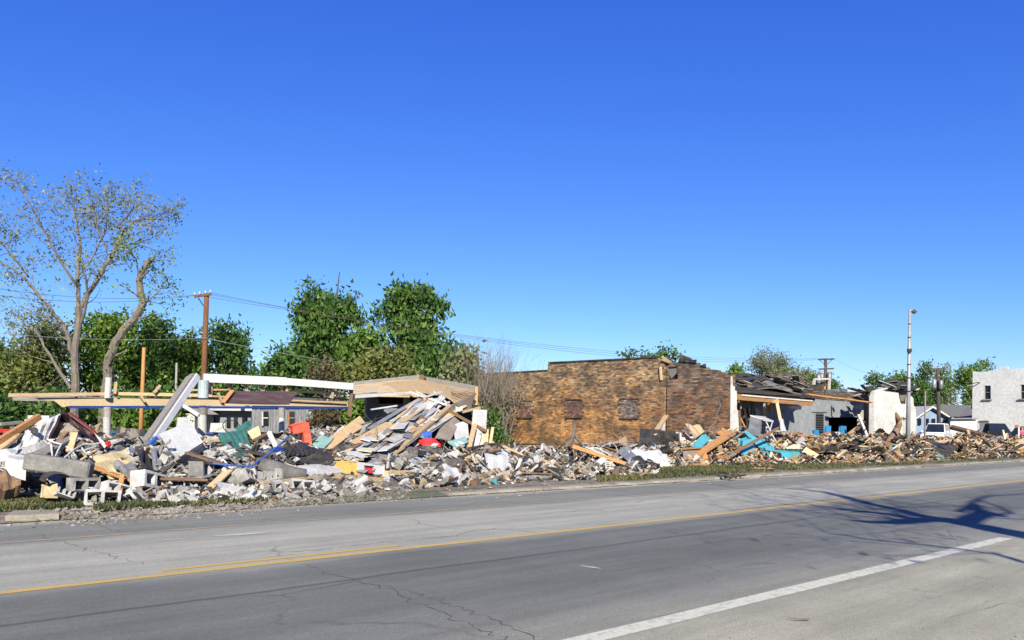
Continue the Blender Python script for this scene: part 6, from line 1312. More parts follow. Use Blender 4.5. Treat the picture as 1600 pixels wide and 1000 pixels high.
# slope of siding boards
SD = []
rr = random.Random(11)
for k in range(96):
    t = rr.random(); s = rr.random()*1.12                               # s: along slope (0 top right .. 1 bottom left), t: across (0 upper left .. 1 lower right)
    cx_ = 660-95*s+38*t*1.0+rr.gauss(0, 4)-10*(1-t); cy = 634+70*s+22*t-6+rr.gauss(0, 2.5); v = 22.0-4.0*s-.9*t
    L_ = rr.uniform(12, 40); a_ = math.radians(rr.gauss(40, 7)); dx, dy = L_*math.cos(a_), L_*math.sin(a_)
    mm = rr.choice(['siding_grey', 'siding_white', 'siding_white', 'wood_white', 'cream', 'wood_new', 'wood_new', 'siding_grey', 'wood_brown', 'siding_blue', 'wood_grey', 'metal_grey', 'wood_brown', 'siding_white', 'drywall'])
    m = MB(); m.beam(PV(cx_-dx, cy+dy*.86, v-.9), PV(cx_+dx, cy-dy*.86, v+.9), rr.uniform(.08, .38), rr.uniform(.008, .022), up=Vector((-.5+rr.gauss(0, .12), -.62, .5+rr.gauss(0, .12))))
    tag(m.build('siding_board', mm), '%s strip on the %s of the collapsed slope, %s side' % (TONE.get(mm, 'pale blue'), 'upper part' if s < .33 else 'middle' if s < .66 else 'foot', 'left' if t < .5 else 'right'), 'siding board', 'siding boards on the collapsed slope')
for (pts, mm, th, lab) in (([(586, 706, 19.2), (636, 648, 21.6), (668, 652, 21.4), (600, 716, 18.4)], 'siding_grey', .04, 'largest grey siding panel sliding down the slope of the collapsed building'),
                           ([(614, 658, 21.2), (638, 641, 22), (663, 652, 21.4), (632, 668, 20.9)], 'siding_grey', .03, 'upper grey panel with a small dark hole on the slope'), ([(612, 655, 21.4), (628, 643, 22), (640, 647, 21.8), (622, 660, 21.2)], 'siding_blue', .03, 'pale blue panel beside the upper grey panel'),
                           ([(585, 667, 20.6), (597, 656, 21.1), (600, 661, 20.9), (588, 672, 20.4)], 'siding_blue', .03, 'small pale blue panel left of the grey panels'), ([(600, 640, 21.8), (612, 634, 22.2), (622, 639, 22), (606, 646, 21.6)], 'siding_grey', .03, 'grey roofing flap at the top left of the slope'),
                           ([(598, 676, 20.3), (612, 664, 20.9), (622, 669, 20.7), (606, 684, 20)], 'siding_grey', .03, 'small grey panel halfway down the slope'), ([(500, 694, 18.6), (562, 650, 21), (573, 663, 20.6), (512, 706, 18)], 'osb', .05, 'torn tan particle board lying up the left side of the slope'),
                           ([(680, 683, 19.6), (700, 646, 21.2), (719, 658, 21), (704, 688, 19.5)], 'panel_brown', .04, 'brown wall panel leaning right of the long timbers'), ([(622, 712, 18.2), (660, 702, 18.8), (655, 716, 17.9), (630, 722, 17.4)], 'siding_grey', .03, 'grey panel lying at the foot of the long timbers'),
                           ([(636, 720, 17.4), (664, 707, 18.2), (680, 712, 17.9), (650, 724, 17.1)], 'siding_blue', .03, 'pale blue sheet at the foot of the slope'), ([(640, 688, 19.4), (650, 680, 19.6), (659, 690, 19.2), (649, 699, 18.9)], 'drywall', .05, 'small pale square board beside the blue cloth'),
                           ([(708, 664, 20.6), (730, 656, 21), (733, 684, 20), (712, 690, 19.6)], 'siding_white', .04, 'white wall board behind the white door'), ([(700, 690, 19.2), (726, 682, 19.8), (733, 690, 19.4), (714, 700, 18.7)], 'teal_pale', .04, 'grey-green board lying right of the red cloth'),
                           ([(712, 636, 21.6), (724, 635, 21.6), (722, 642, 21.4), (711, 642, 21.4)], 'cream', .04, 'small cream board at the right end of the roof'), ([(512, 713, 17.9), (525, 703, 18.4), (537, 710, 18.2), (520, 718, 17.6)], 'fabric_white', .04, 'crumpled white board left of the slope foot'),
                           ([(484, 700, 18.2), (500, 680, 19.2), (522, 684, 19), (505, 702, 18)], 'teal_pale', .03, 'grey-green sheet at the left end of the particle board')):
    m = MB(); P_ = [P3(p) for p in pts]; m.sheet(*P_, th, 6, 5, warp=.03, torn=.03, seed=rr.random()*50); tag(m.build('wall_panel', mm), lab, 'panel')
for (a, b, w_, t_, mm, lab) in (((590, 713, 17.9), (668, 652, 20.8), .17, .1, 'wood_new', 'long pale timber running up the slope beside the big grey panel'), ((610, 714, 17.6), (703, 635, 21.6), .17, .1, 'wood_new', 'longest pale timber reaching from the kerb side to the roof'),
                             ((600, 712, 17.7), (690, 645, 21.2), .1, .05, 'siding_white', 'thin white strip between the two long pale timbers'), ((700, 641, 21.3), (760, 674, 20.2), .12, .09, 'wood_brown', 'brown rafter slanting down across the white door'),
                             ((742, 664, 20.2), (732, 704, 19.2), .16, .08, 'wood_new', 'upright tan stud left of the white door'), ((722, 644, 21.5), (750, 637, 21.5), .12, .08, 'wood_new', 'short tan board poking out right under the roof'), ((770, 668, 20.2), (766, 694, 19.7), .1, .05, 'wood_new', 'thin leaning stick right of the white door'),
                             ((760, 672, 20.4), (759, 694, 20), .16, .08, 'wood_new', 'short tan stud at the right edge of the white door'), ((668, 714, 17.9), (770, 694, 19.5), .14, .08, 'wood_char', 'long dark charred timber below the white door'), ((652, 640, 21.5), (640, 655, 21), .1, .05, 'wood_new', 'short tan strip at the top of the slope'),
                             ((676, 630, 21.6), (650, 660, 20.9), .2, .03, 'siding_white', 'wide white strip at the top of the slope'), ((684, 640, 21.3), (664, 664, 20.6), .12, .03, 'siding_white', 'white strip just left of the longest timber'), ((560, 690, 19.4), (596, 668, 20.4), .1, .03, 'siding_white', 'white strip lying across the lower slope'),
                             ((620, 634, 22), (580, 640, 22), .1, .05, 'siding_white', 'white trim lying along the top left of the slope')):
    bm_('timber', lab, 'timber', mm, a, b, w_, t_)
dr = empty('white_door', PV(750, 702, 20.2), 'white panelled door leaning upright at the right end of the collapsed building', 'door')
dq = [P3((741, 640, 20.8)), P3((761, 641, 20.9)), P3((757, 704, 20.0)), P3((735, 706, 19.9))]; m = MB(); m.prism(dq, Vector((0, .05, .01))); bevel(m.build('door_leaf', 'wood_white', dr), .006)
for (t0, t1) in ((.06, .42), (.5, .94)):
    q = [dq[0].lerp(dq[3], t0).lerp(dq[1].lerp(dq[2], t0), .18), dq[0].lerp(dq[3], t0).lerp(dq[1].lerp(dq[2], t0), .82), dq[0].lerp(dq[3], t1).lerp(dq[1].lerp(dq[2], t1), .82), dq[0].lerp(dq[3], t1).lerp(dq[1].lerp(dq[2], t1), .18)]
    m = MB(); m.prism([p-Vector((0, .012, 0)) for p in q], (0, .01, 0)); bevel(m.build('door_panel', 'wood_white', dr), .005)
def cloth(px, py, v, s, mm, lab, seed):
    b = bmesh.new(); bmesh.ops.create_icosphere(b, subdivisions=3, radius=1)
    for q in b.verts:
        n_ = noise.noise(q.co*1.7+Vector((seed, 0, 0)))*.5+noise.noise(q.co*4+Vector((0, seed, 0)))*.2; q.co = Vector((q.co.x*s*1.2, q.co.y*s, q.co.z*s*.6))*(1+n_)
    me = bpy.data.meshes.new('cloth'); b.to_mesh(me); b.free(); me.materials.append(MATS[mm]); o = bpy.data.objects.new('cloth', me); COL.objects.link(o); o.location = PV(px, py, v); o.rotation_euler = (rnd.uniform(-.4, .4), rnd.uniform(-.4, .4), rnd.uniform(0, 3)); return tag(o, lab, 'cloth')
cloth(663, 683, 19.3, .24, 'blue', 'bright blue crumpled cloth in the wrecked house', 3); cloth(671, 694, 18.9, .24, 'red', 'bright red crumpled cloth under the blue one', 7); cloth(678, 697, 18.7, .12, 'fabric_white', 'small white bundle touching the red cloth', 9)
cloth(718, 695, 19, .16, 'siding_blue', 'pale bluish bundle right of the red cloth', 12)
# weeds / twigs on the slope foot
for (px, py, v, s) in ((590, 705, 18.2, .75), (588, 714, 17.7, .5), (570, 698, 18.6, .6), (745, 706, 19.2, .6), (690, 712, 18.0, .5)):
    o = place(rnd.choice(BR), 'branch', *PV(px, py, v), (0, -1.2, rnd.uniform(0, 6)), (s, s, s), 'leafless sapling sticking up %s' % ('through the lower slope of the wreck' if px < 600 else 'in front of the white door' if px > 700 else 'below the brown wall panel'), 'branch', 'saplings on the collapsed slope')

# --- right part: turquoise furniture etc.
sh('turquoise_board', 'flat turquoise board standing tilted above the brown box', 'board', 'turquoise', (1080, 697, 18.8), (1100, 676, 19.4), (1109.5, 685, 19.2), (1096, 699.5, 18.6), .05, warp=.01)
bm_('timber', 'thick orange timber slanting up beside the turquoise board', 'timber', 'wood_orange', (1085, 713, 18.0), (1144, 676, 19.4), .32, .14)
bb = solid_box('brown_cabinet', 'dark brown open cabinet lying on the verge', 'cabinet', 'panel_brown', [(1067, 702, 18.2), (1096, 700, 18.4), (1100, 720, 17.9), (1069, 721, 17.7)], Vector((.5, .4, .02)))
m = MB(); m.beam(P3((1097, 700, 18.3)), P3((1103, 719, 17.9)), .2, .06); m.beam(P3((1067, 701.5, 18.1)), P3((1097, 699.5, 18.3)), .1, .05); m.build('wood_edge', 'wood_orange', bb)
for (pts, e, lab) in (([(1099, 722, 17.7), (1112, 711, 18.1), (1120, 712, 18.2), (1108, 725, 17.6)], (.1, .4, .0), 'orange broken beam end propped on the brown cabinet'), ([(1112, 712, 18.0), (1143, 711, 18.3), (1144, 721, 18.1), (1110, 722, 17.8)], (.1, .35, 0), 'orange wooden box beam lying right of the brown cabinet'),
                      ([(1102, 726, 17.3), (1143, 727, 17.6), (1143, 731, 17.5), (1103, 731, 17.2)], (0, .3, 0), 'lowest orange beam lying at the edge of the grass')):
    o = pr('timber', lab, 'timber', 'wood_orange', pts, Vector(e), bev=.02)
def bench(label, seat, back, dep_s, dep_b):
    r = empty('booth_bench', sum((P3(p) for p in seat), Vector())/4, label, 'bench'); m = MB(); m.prism([P3(p) for p in seat], dep_s); bevel(m.build('seat', 'turquoise', r), .05, 3)
    if back: m = MB(); m.prism([P3(p) for p in back], dep_b); bevel(m.build('backrest', 'turquoise', r), .05, 3)
    return r
r_ = bench('long turquoise padded bench leaning diagonally under the brown pole', [(1164, 676, 19.4), (1172, 673.5, 19.8), (1208, 697, 19.0), (1196, 709, 18.4)], [(1196, 700, 18.3), (1208, 696.5, 18.6), (1209, 704, 18.4), (1200, 710, 18.0)], Vector((.3, .5, -.1)), Vector((.1, .3, 0)))
r_ = bench('small upright turquoise seat left under the diagonal bench', [(1162, 688, 18.6), (1173, 685, 18.8), (1180, 708, 18.2), (1160, 709, 18.0)], None, Vector((.3, .4, 0)), None)
r_ = bench('turquoise padded bench lying level nearest the road', [(1199, 704, 18.3), (1220, 701.5, 18.9), (1258, 703.5, 19.0), (1222, 708, 18.2)], [(1221, 708, 18.0), (1259, 704.5, 18.4), (1259, 720, 18.1), (1223, 721.5, 17.7)], Vector((0, .1, -.28)), Vector((.1, .4, 0)))
m = MB(); m.prism([P3((1197, 703, 18.2)), P3((1221, 708, 17.98)), P3((1222, 721, 17.7)), P3((1199, 712, 18.1))], Vector((.1, .3, 0))); m.build('end_panel', 'metal_maroon', r_)
sh('pale_sheet', 'pale blue-white sheet lying behind the level turquoise bench', 'sheet', 'siding_blue', (1224, 702, 19), (1258, 702, 19.2), (1259, 706, 18.9), (1228, 705, 18.8), .03)
bm_('pole', 'long brown pole slanting up over the turquoise benches', 'pole', 'wood_brown', (1149, 706, 17.5), (1216, 669, 18.6), .1, .1)
bm_('pole', 'thin grey branch-like pole behind the orange timber', 'pole', 'wood_grey', (1140, 690, 19.2), (1180, 664, 20), .06, .06)
gs_ = solid_box('grey_cabinet', 'grey metal cabinet standing askew before the room', 'cabinet', 'metal_grey', [(1173, 651, 20.1), (1190, 656, 19.8), (1187, 683, 19.2), (1168, 677, 19.6)], Vector((.6, .35, .05)))
m = MB(); m.prism([P3((1172, 650, 20.15)), P3((1191, 656, 19.75)), P3((1209, 659, 20.3)), P3((1192, 652, 20.7))], Vector((0, 0, .05))); m.build('top', 'siding_white', gs_)
tb = empty('white_stand', PV(1200, 675, 19.6), 'thin white metal stand with crossed legs beside the grey cabinet', 'stand')
for (a, b) in (((1193, 657, 19.6), (1208, 659, 19.8)), ((1197, 659, 19.6), (1204, 674, 19.3)), ((1207, 659, 19.8), (1203, 674, 19.3)), ((1204, 674, 19.3), (1206, 690, 19.0)), ((1196, 678, 19), (1199, 688, 18.8)), ((1205, 676, 19.2), (1214, 692, 19))): bm_('stand_leg', 0, 0, 'siding_white', a, b, .04, .04, tb, bev=0)
bm_('white_pipe', 'curved white rail lying right of the crossed-leg stand', 'rail', 'wood_white', (1198, 683, 19.2), (1226, 701, 18.6), .09, .07)
sh('white_slab', 'narrow white panel leaning at the foot of the slanted stud', 'panel', 'fabric_white', (1219, 654, 20.3), (1224, 655, 20.4), (1228, 674, 20.0), (1222, 675, 19.9), .05)
bm_('white_shelf', 'white shelf board at the foot of the slanted stud', 'shelf', 'siding_white', (1206, 674, 19.8), (1226, 673, 20.0), .25, .05)
pr('dark_cabinet', 'dark purple-brown cabinet behind the pale cartons', 'cabinet', 'metal_purple', [(1212, 679, 20.3), (1228, 679, 20.4), (1230, 693, 20.1), (1214, 692, 20)], Y_(.4), bev=.01)
pr('red_box', 'small dark red box beneath the level turquoise bench', 'box', 'red_brown', [(1195, 713, 17.6), (1213, 712, 17.7), (1214, 721, 17.5), (1198, 722, 17.4)], Y_(.3), bev=.02)
sh('carton', 'pale open carton flap lying left of the brown board', 'carton', 'cream', (1221, 696, 18.9), (1236, 680, 19.8), (1238, 684, 19.6), (1228, 698, 18.8), .03)
sh('carton', 'grey inner side of the open carton', 'carton', 'drywall', (1236, 681, 19.8), (1262, 684, 19.8), (1264, 696, 19), (1240, 692, 19), .03, warp=.06)
sh('carton', 'long low pale carton flap below the grey one', 'carton', 'cream', (1226, 698, 18.7), (1248, 693, 19), (1262, 700, 18.8), (1232, 701, 18.5), .03, warp=.05)
bm_('board', 'wide orange-brown board lying behind the cartons', 'board', 'wood_orange', (1236, 679.5, 20.2), (1284, 684, 20.1), .5, .08)
bm_('board', 'second orange-brown board slanting right behind the cartons', 'board', 'wood_orange', (1262, 690, 19.6), (1298, 676, 20.4), .35, .08)
m = MB(); m.box(PV(1244, 678, 20.2), (.9, .3, .12)); tag(m.build('red_cans', 'red_brown'), 'row of small red items on top of the orange-brown board', 'cans')
for (x0, x1, y0, y1, v, lab) in ((1272, 1279, 672, 681, 22.6, 'small blue crate under the louvred vent'), (1291, 1298, 665.5, 682, 22.8, 'blue chair back left of the dark opening'), (1314, 1322, 665, 682, 22.8, 'blue chair back inside the dark opening')):
    o = pr('blue_chair' if 'chair' in lab else 'blue_crate', lab, 'chair' if 'chair' in lab else 'crate', 'blue_chair', [(x0, y0, v), (x1, y0, v), (x1, y1, v), (x0, y1, v)], Y_(.12), bev=.02)
sh('white_table_top', 'white table top between the two blue chairs', 'table', 'siding_white', (1297, 675, 22.9), (1315, 675, 23), (1315, 678, 22.5), (1297, 678, 22.4), .04)
bm_('white_post', 'white post leaning in the dark opening', 'post', 'wood_white', (1341, 648, 21.6), (1356, 684, 20.8), .14, .1); bm_('timber', 'pale splintered board slanting inside the dark opening', 'timber', 'wood_new', (1323, 681, 21.2), (1341, 667, 21.8), .22, .08)
bm_('timber', 'brown board leaning beside the white post', 'timber', 'wood_brown', (1338, 672, 21.3), (1354, 654, 21.9), .2, .08)
# root stump
rt = MB(); rt.tube([P3((1388, 700, 18.6)), P3((1392, 688, 18.8)), P3((1399, 676, 19)), P3((1405, 663, 19.2)), P3((1403, 653, 19.2)), P3((1400, 645, 19.2))], [.3, .24, .2, .17, .14, .05], 9)
rt.tube([P3((1402, 668, 19)), P3((1408, 655, 19)), P3((1411, 652, 19))], [.12, .07, .04], 6); rt.tube([P3((1390, 697, 18.7)), P3((1378, 690, 18.8)), P3((1372, 692, 18.8))], [.15, .08, .03], 6)
o = rt.build('uprooted_trunk', 'root', smooth=True); tag(o, 'brown uprooted tree trunk standing up left of the grey lamp pole', 'tree trunk')
for k in range(5): pass
def tri(name, lab, cat, mm, pts, e): return pr(name, lab, cat, mm, pts, Vector(e))
tri('green_board', 'pale green triangular board left of the lamp pole foot', 'board', 'green_pale', [(1397, 699, 17.8), (1427, 715, 17.0), (1402, 717, 17.0)], (0, .05, .02))
sh('green_board', 'pale green panel lying under the big black sheet', 'board', 'green_pale', (1452, 708, 16.8), (1462, 704, 17.1), (1482, 720, 16.2), (1466, 721, 16.0), .03)
sh('black_sheet', 'big black sheet bent over the rubble right of the lamp pole', 'sheet', 'black', (1440, 686, 18.4), (1480, 689, 18.4), (1502, 710, 17.0), (1462, 700, 17.4), .03, warp=.18, seed=3)
sh('black_sheet', 'lower half of the bent black sheet, sagging low', 'sheet', 'felt_black', (1455, 696, 17.6), (1492, 698, 17.6), (1490, 716, 16.4), (1462, 712, 16.6), .03, warp=.16, seed=6)
sh('grey_board', 'grey pointed board ending at the kerb below the black sheet', 'board', 'siding_grey', (1488, 710, 16.6), (1494, 708, 16.8), (1511, 722, 15.9), (1504, 726, 15.5), .05)
m = MB(); m.sheet(P3((1311, 712, 17.2)), P3((1326, 705, 17.6)), P3((1336, 716, 17.1)), P3((1318, 722, 16.8)), .04, 10, 8, warp=.22, torn=.15, seed=4); tag(m.build('teal_cloth', 'teal_pale'), 'crumpled pale teal cloth in the wooden debris', 'cloth')
bm_('timber', 'long light timber lying level beyond the lamp pole', 'timber', 'wood_new', (1464, 690, 18.2), (1536, 687, 19.2), .2, .16); bm_('timber', 'orange underside board beneath the long light timber', 'timber', 'wood_orange', (1468, 692.5, 18.3), (1534, 690, 19.3), .3, .12)
for (a, b, lab) in (((1488, 666, 20), (1552, 682, 20), 'upper rusty steel beam slanting down to the right'), ((1486, 669, 19.9), (1546, 685, 19.9), 'lower rusty steel beam slanting down to the right')):
    bm_('steel_beam', lab, 'beam', 'wood_brown' if 'upper' in lab else 'metal_maroon', a, b, .2, .16)
pr('grey_container', 'blue-grey box among the debris in front of the dark cars', 'box', 'siding_grey', [(1549, 685, 18.6), (1564, 685, 18.8), (1564, 692, 18.6), (1549, 692, 18.4)], Y_(.4), bev=.02)
bm_('post', 'pale yellow leaning post near the parked dark car', 'post', 'cream', (1567, 672, 18.6), (1571, 690, 18.4), .12, .08); bm_('post', 'thin pale upright post at the right edge', 'post', 'wood_white', (1592, 665, 19), (1592, 690, 18.8), .1, .06)
m = MB(); m.box(PV(1589, 666, 19), (.3, .2, .2)); tag(m.build('orange_lamp', 'wood_orange'), 'small orange box on top of debris at the right edge', 'box')
bm_('timber', 'long orange timber at the kerb at the right edge', 'timber', 'wood_new', (1580, 714, 15.6), (1640, 712, 16), .25, .12); bm_('timber', 'thin board lying along the kerb beyond the black sheet', 'timber', 'wood_new', (1510, 705, 16.4), (1572, 720, 15.6), .12, .06)
# pieces by the kerb
tri('pale_scrap', 'light triangular wood scrap lying at the kerb', 'scrap', 'wood_new', [(1076, 749, 13.75), (1079, 741, 14.3), (1099, 749, 13.9)], (0, .15, .03))
for i, (px, py) in enumerate(((1123, 745), (1136, 744), (1149, 743), (1130, 741), (1142, 746))):
    g_ = G(px, py, .1); m = MB()
    for q in range(3): a_ = rnd.uniform(0, 3); m.box((g_.x+rnd.uniform(-.2, .2), g_.y+rnd.uniform(-.1, .1), .1+q*.02), (rnd.uniform(.15, .34), rnd.uniform(.05, .1), .02), Euler((rnd.gauss(0, .12), rnd.gauss(0, .15), a_)).to_matrix())
    tag(m.build('charred_scrap', 'wood_char'), 'small charred scrap pile lying at the kerb, %s of five' % ('first', 'second', 'third', 'fourth', 'fifth')[i], 'scrap', 'charred scraps at the kerb')
for k in range(26):
    p = PV(rnd.uniform(1183, 1208), rnd.uniform(722, 742), rnd.uniform(14.2, 16.5)); p.z = .12+rnd.uniform(.02, .28)
    d = Vector((rnd.gauss(.4, .4), rnd.gauss(-.8, .4), rnd.gauss(-.25, .25))).normalized()*rnd.uniform(.25, .55); m = MB(); m.beam(p-d, p+d, rnd.uniform(.02, .05), .02, nseg=2, jit=.01)
    o = m.build('lath', rnd.choice(['wood_new', 'wood_brown', 'wood_char'])); tag(o, 'thin lath in the spiky bundle reaching the kerb', 'lath', 'laths in the spiky bundle')
# burnt appliances near the brick wall
for (pts, mm, lab, nm) in (([(1017, 671, 22.5), (1033, 672, 22.5), (1034, 696, 22), (1015, 698, 22)], 'metal_dark', 'burnt black stove standing against the brick wall', 'burnt_stove'), ([(1037, 675, 22.2), (1060, 675, 22.6), (1060, 699, 22.2), (1038, 700, 21.8)], 'felt_black', 'burnt black cabinet right of the stove', 'burnt_cabinet')):
    o = pr(nm, lab, 'appliance', mm, pts, Y_(.6), bev=.03)
pr('stove_door', 'mottled tan front plate of the burnt stove', 'plate', 'foam_tan', [(1022, 678, 22.35), (1032, 677, 22.4), (1033, 688, 22.2), (1023, 689, 22.2)], Y_(.05))
m = MB(); m.tube([P3((1057, 676, 22)), P3((1063, 677, 22)), P3((1064, 696, 21.7))], .05, 6); tag(m.build('bent_tube', 'wood_white'), 'bent white tube at the side of the burnt cabinet', 'tube')
bm_('timber', 'bright broken timber leaning on the brick wall above the stove', 'timber', 'wood_new', (1026, 672, 22.8), (1041, 650, 23.6), .22, .1); pr('pale_board', 'small pale triangular board beside the bright broken timber', 'board', 'drywall', [(1033, 672, 22.9), (1040, 656, 23.3), (1039, 673, 22.8)], Y_(.04))

HERO[0] = False
# ================================================================= VEHICLES
def car(label, cat, loc, yaw, L_, W_, H_, body, hood, seed=0, pickup=False):
    """x forward. body profile, greenhouse with glass, wheels, lamps, bumpers"""
    root = empty(cat.replace(' ', '_'), loc, label, cat); R = Matrix.Rotation(yaw, 3, 'Z'); o0 = Vector(loc)
    T = lambda x, y, z: o0+R @ Vector((x, y, z))
    hl, hw = L_/2, W_/2; zb = .32; zs = H_*.56                     # sill and shoulder heights
    prof = [(-hl, zb+.1), (-hl, zs-.05), (-hl+.12, zs), (hl*hood, zs), (hl*.98, zs-.1), (hl, zs-.25), (hl, zb+.08), (hl*.9, zb)]
    prof += [(hl*.82, zb)]+[(hl*.62+math.cos(t)*.42, zb+.02+math.sin(t)*.42) for t in np.linspace(0, math.pi, 7)]+[(-hl*.42, zb)]+[(-hl*.62+math.cos(t)*.42, zb+.02+math.sin(t)*.42) for t in np.linspace(0, math.pi, 7)]+[(-hl*.95, zb)]
    m = MB(); m.prism([T(x, -hw, z) for x, z in prof], R @ Vector((0, W_, 0))); bevel(m.build('body', body, root), .05, 2)
    cab = [(-hl+.08, zs-.02), (-hl+.3, H_-.02), (hl*hood-.75, H_), (hl*hood+.02, zs-.02)] if not pickup else [(-hl*.15, zs-.02), (-hl*.08, H_-.03), (hl*hood-.7, H_), (hl*hood+.02, zs-.02)]
    m = MB(); o = len(m.v)
    vs = [T(x, s*(hw-.06-(.2 if z > zs+.1 else 0)), z) for s in (-1, 1) for x, z in cab]; m.add(vs, [(0, 1, 2, 3), (7, 6, 5, 4), (0, 4, 5, 1), (1, 5, 6, 2), (2, 6, 7, 3)]); bevel(m.build('cabin', body, root), .04, 2)
    # glass: windscreen, rear, sides
    def glass(q, off, nm='window'):
        m = MB(); n_ = (q[1]-q[0]).cross(q[3]-q[0]).normalized(); n_ = n_ if n_.dot(off) > 0 else -n_; m.prism([p+n_*.015 for p in q], n_*.012); m.build(nm, 'car_glass', root)
    a, b = Vector((cab[3][0], 0, cab[3][1])), Vector((cab[2][0], 0, cab[2][1]))
    def cq(e0, e1, s, k0=.1, k1=.9):
        lo = e0.lerp(e1, k0); hi = e0.lerp(e1, k1); return lo, hi
    lo, hi = cq(a, b, 1); glass([T(lo.x, -(hw-.16), lo.z), T(lo.x, hw-.16, lo.z), T(hi.x, hw-.3, hi.z), T(hi.x, -(hw-.3), hi.z)], R @ Vector((1, 0, .5)), 'windscreen')
    a2, b2 = Vector((cab[0][0], 0, cab[0][1])), Vector((cab[1][0], 0, cab[1][1])); lo, hi = cq(a2, b2, 1); glass([T(lo.x, -(hw-.16), lo.z), T(lo.x, hw-.16, lo.z), T(hi.x, hw-.3, hi.z), T(hi.x, -(hw-.3), hi.z)], R @ Vector((-1, 0, .5)), 'rear_window')
    xs0, xs1 = cab[1][0]+.12, cab[2][0]+.1; zl, zh = zs+.05, H_-.13; n = 3 if not pickup else 2
    for s in (-1, 1):
        for i in range(n):
            xa, xb_ = xs0+(xs1-xs0)*i/n+.05, xs0+(xs1-xs0)*(i+1)/n-.05; ext = .3 if i == n-1 else 0
            yl, yh = s*(hw-.075), s*(hw-.235); glass([T(xa, yl, zl), T(xb_+ext, yl, zl), T(xb_, yh, zh), T(xa, yh, zh)], R @ Vector((0, s, .2)))
        for x in (hl*.62, -hl*.62):
            c = T(x, s*(hw-.12), .36); ax = R @ Vector((0, s, 0)); m = MB(); m.tube([c-ax*.1, c+ax*.1], .36, 18); w_ = m.build('wheel', 'rubber', root); m = MB(); m.tube([c+ax*.08, c+ax*.115], [.2, .19], 12); m.build('rim', 'rim', w_)
        m = MB(); m.box(T(hl*hood-.15, s*(hw+.1), zs+.12), (.12, .2, .16), R); m.build('mirror', body, root)
        m = MB(); m.box(T(hl+.0, s*(hw-.28), zs-.28), (.06, .36, .16), R); m.build('headlight', 'lamp_white', root)
        m = MB(); m.box(T(-hl-.0, s*(hw-.14), zs-.2), (.06, .18, .34), R); m.build('tail_light', 'lamp_red', root)
    m = MB(); m.box(T(hl+.04, 0, zb+.16), (.14, W_-.06, .2), R); bevel(m.build('bumper', 'metal_grey' if body == 'car_black' else 'car_white', root), .03)
    m = MB(); m.box(T(-hl-.04, 0, zb+.2), (.14, W_-.06, .22), R); bevel(m.build('bumper', 'metal_grey' if body == 'car_black' else 'car_white', root), .03)
    m = MB(); m.box(T(hl+.01, 0, zs-.28), (.05, W_*.5, .16), R); m.build('grille', 'black', root)
    if not pickup:
        for s in (-1, 1): m = MB(); m.beam(T(cab[1][0]+.2, s*(hw-.38), H_+.05), T(cab[2][0]-.1, s*(hw-.38), H_+.05), .04, .04); m.build('roof_rail', 'black', root)
    return root
for (x0, y0, x1_, y1) in ((1433, 650, 1494, 688), (1537, 655, 1600, 684), (1290, 640, 1345, 680), (1156, 630, 1290, 668), (110, 636, 545, 663), (1366, 600, 1425, 672)): HULLS.append((x0, x1_, y0, y1, 99, [(x0, y0), (x1_, y0), (x1_, y1), (x0, y1)]))
p = PD(1463, 690, 72); car('white sport utility vehicle parked beyond the rubble in front of the blue house', 'car', (p.x, p.y, .1), math.radians(192), 4.5, 1.9, 2.05, 'car_white', .42)
p = PD(1554, 690, 74); car('black pickup truck parked against the white two-storey building', 'pickup truck', (p.x, p.y, .1), math.radians(233), 5.6, 2.2, 2.15, 'car_black', .35, pickup=True)
p = PD(1603, 690, 60); car('dark car nearest the right edge behind the debris', 'car', (p.x, p.y, .1), math.radians(176), 4.9, 1.9, 1.75, 'car_black', .4)
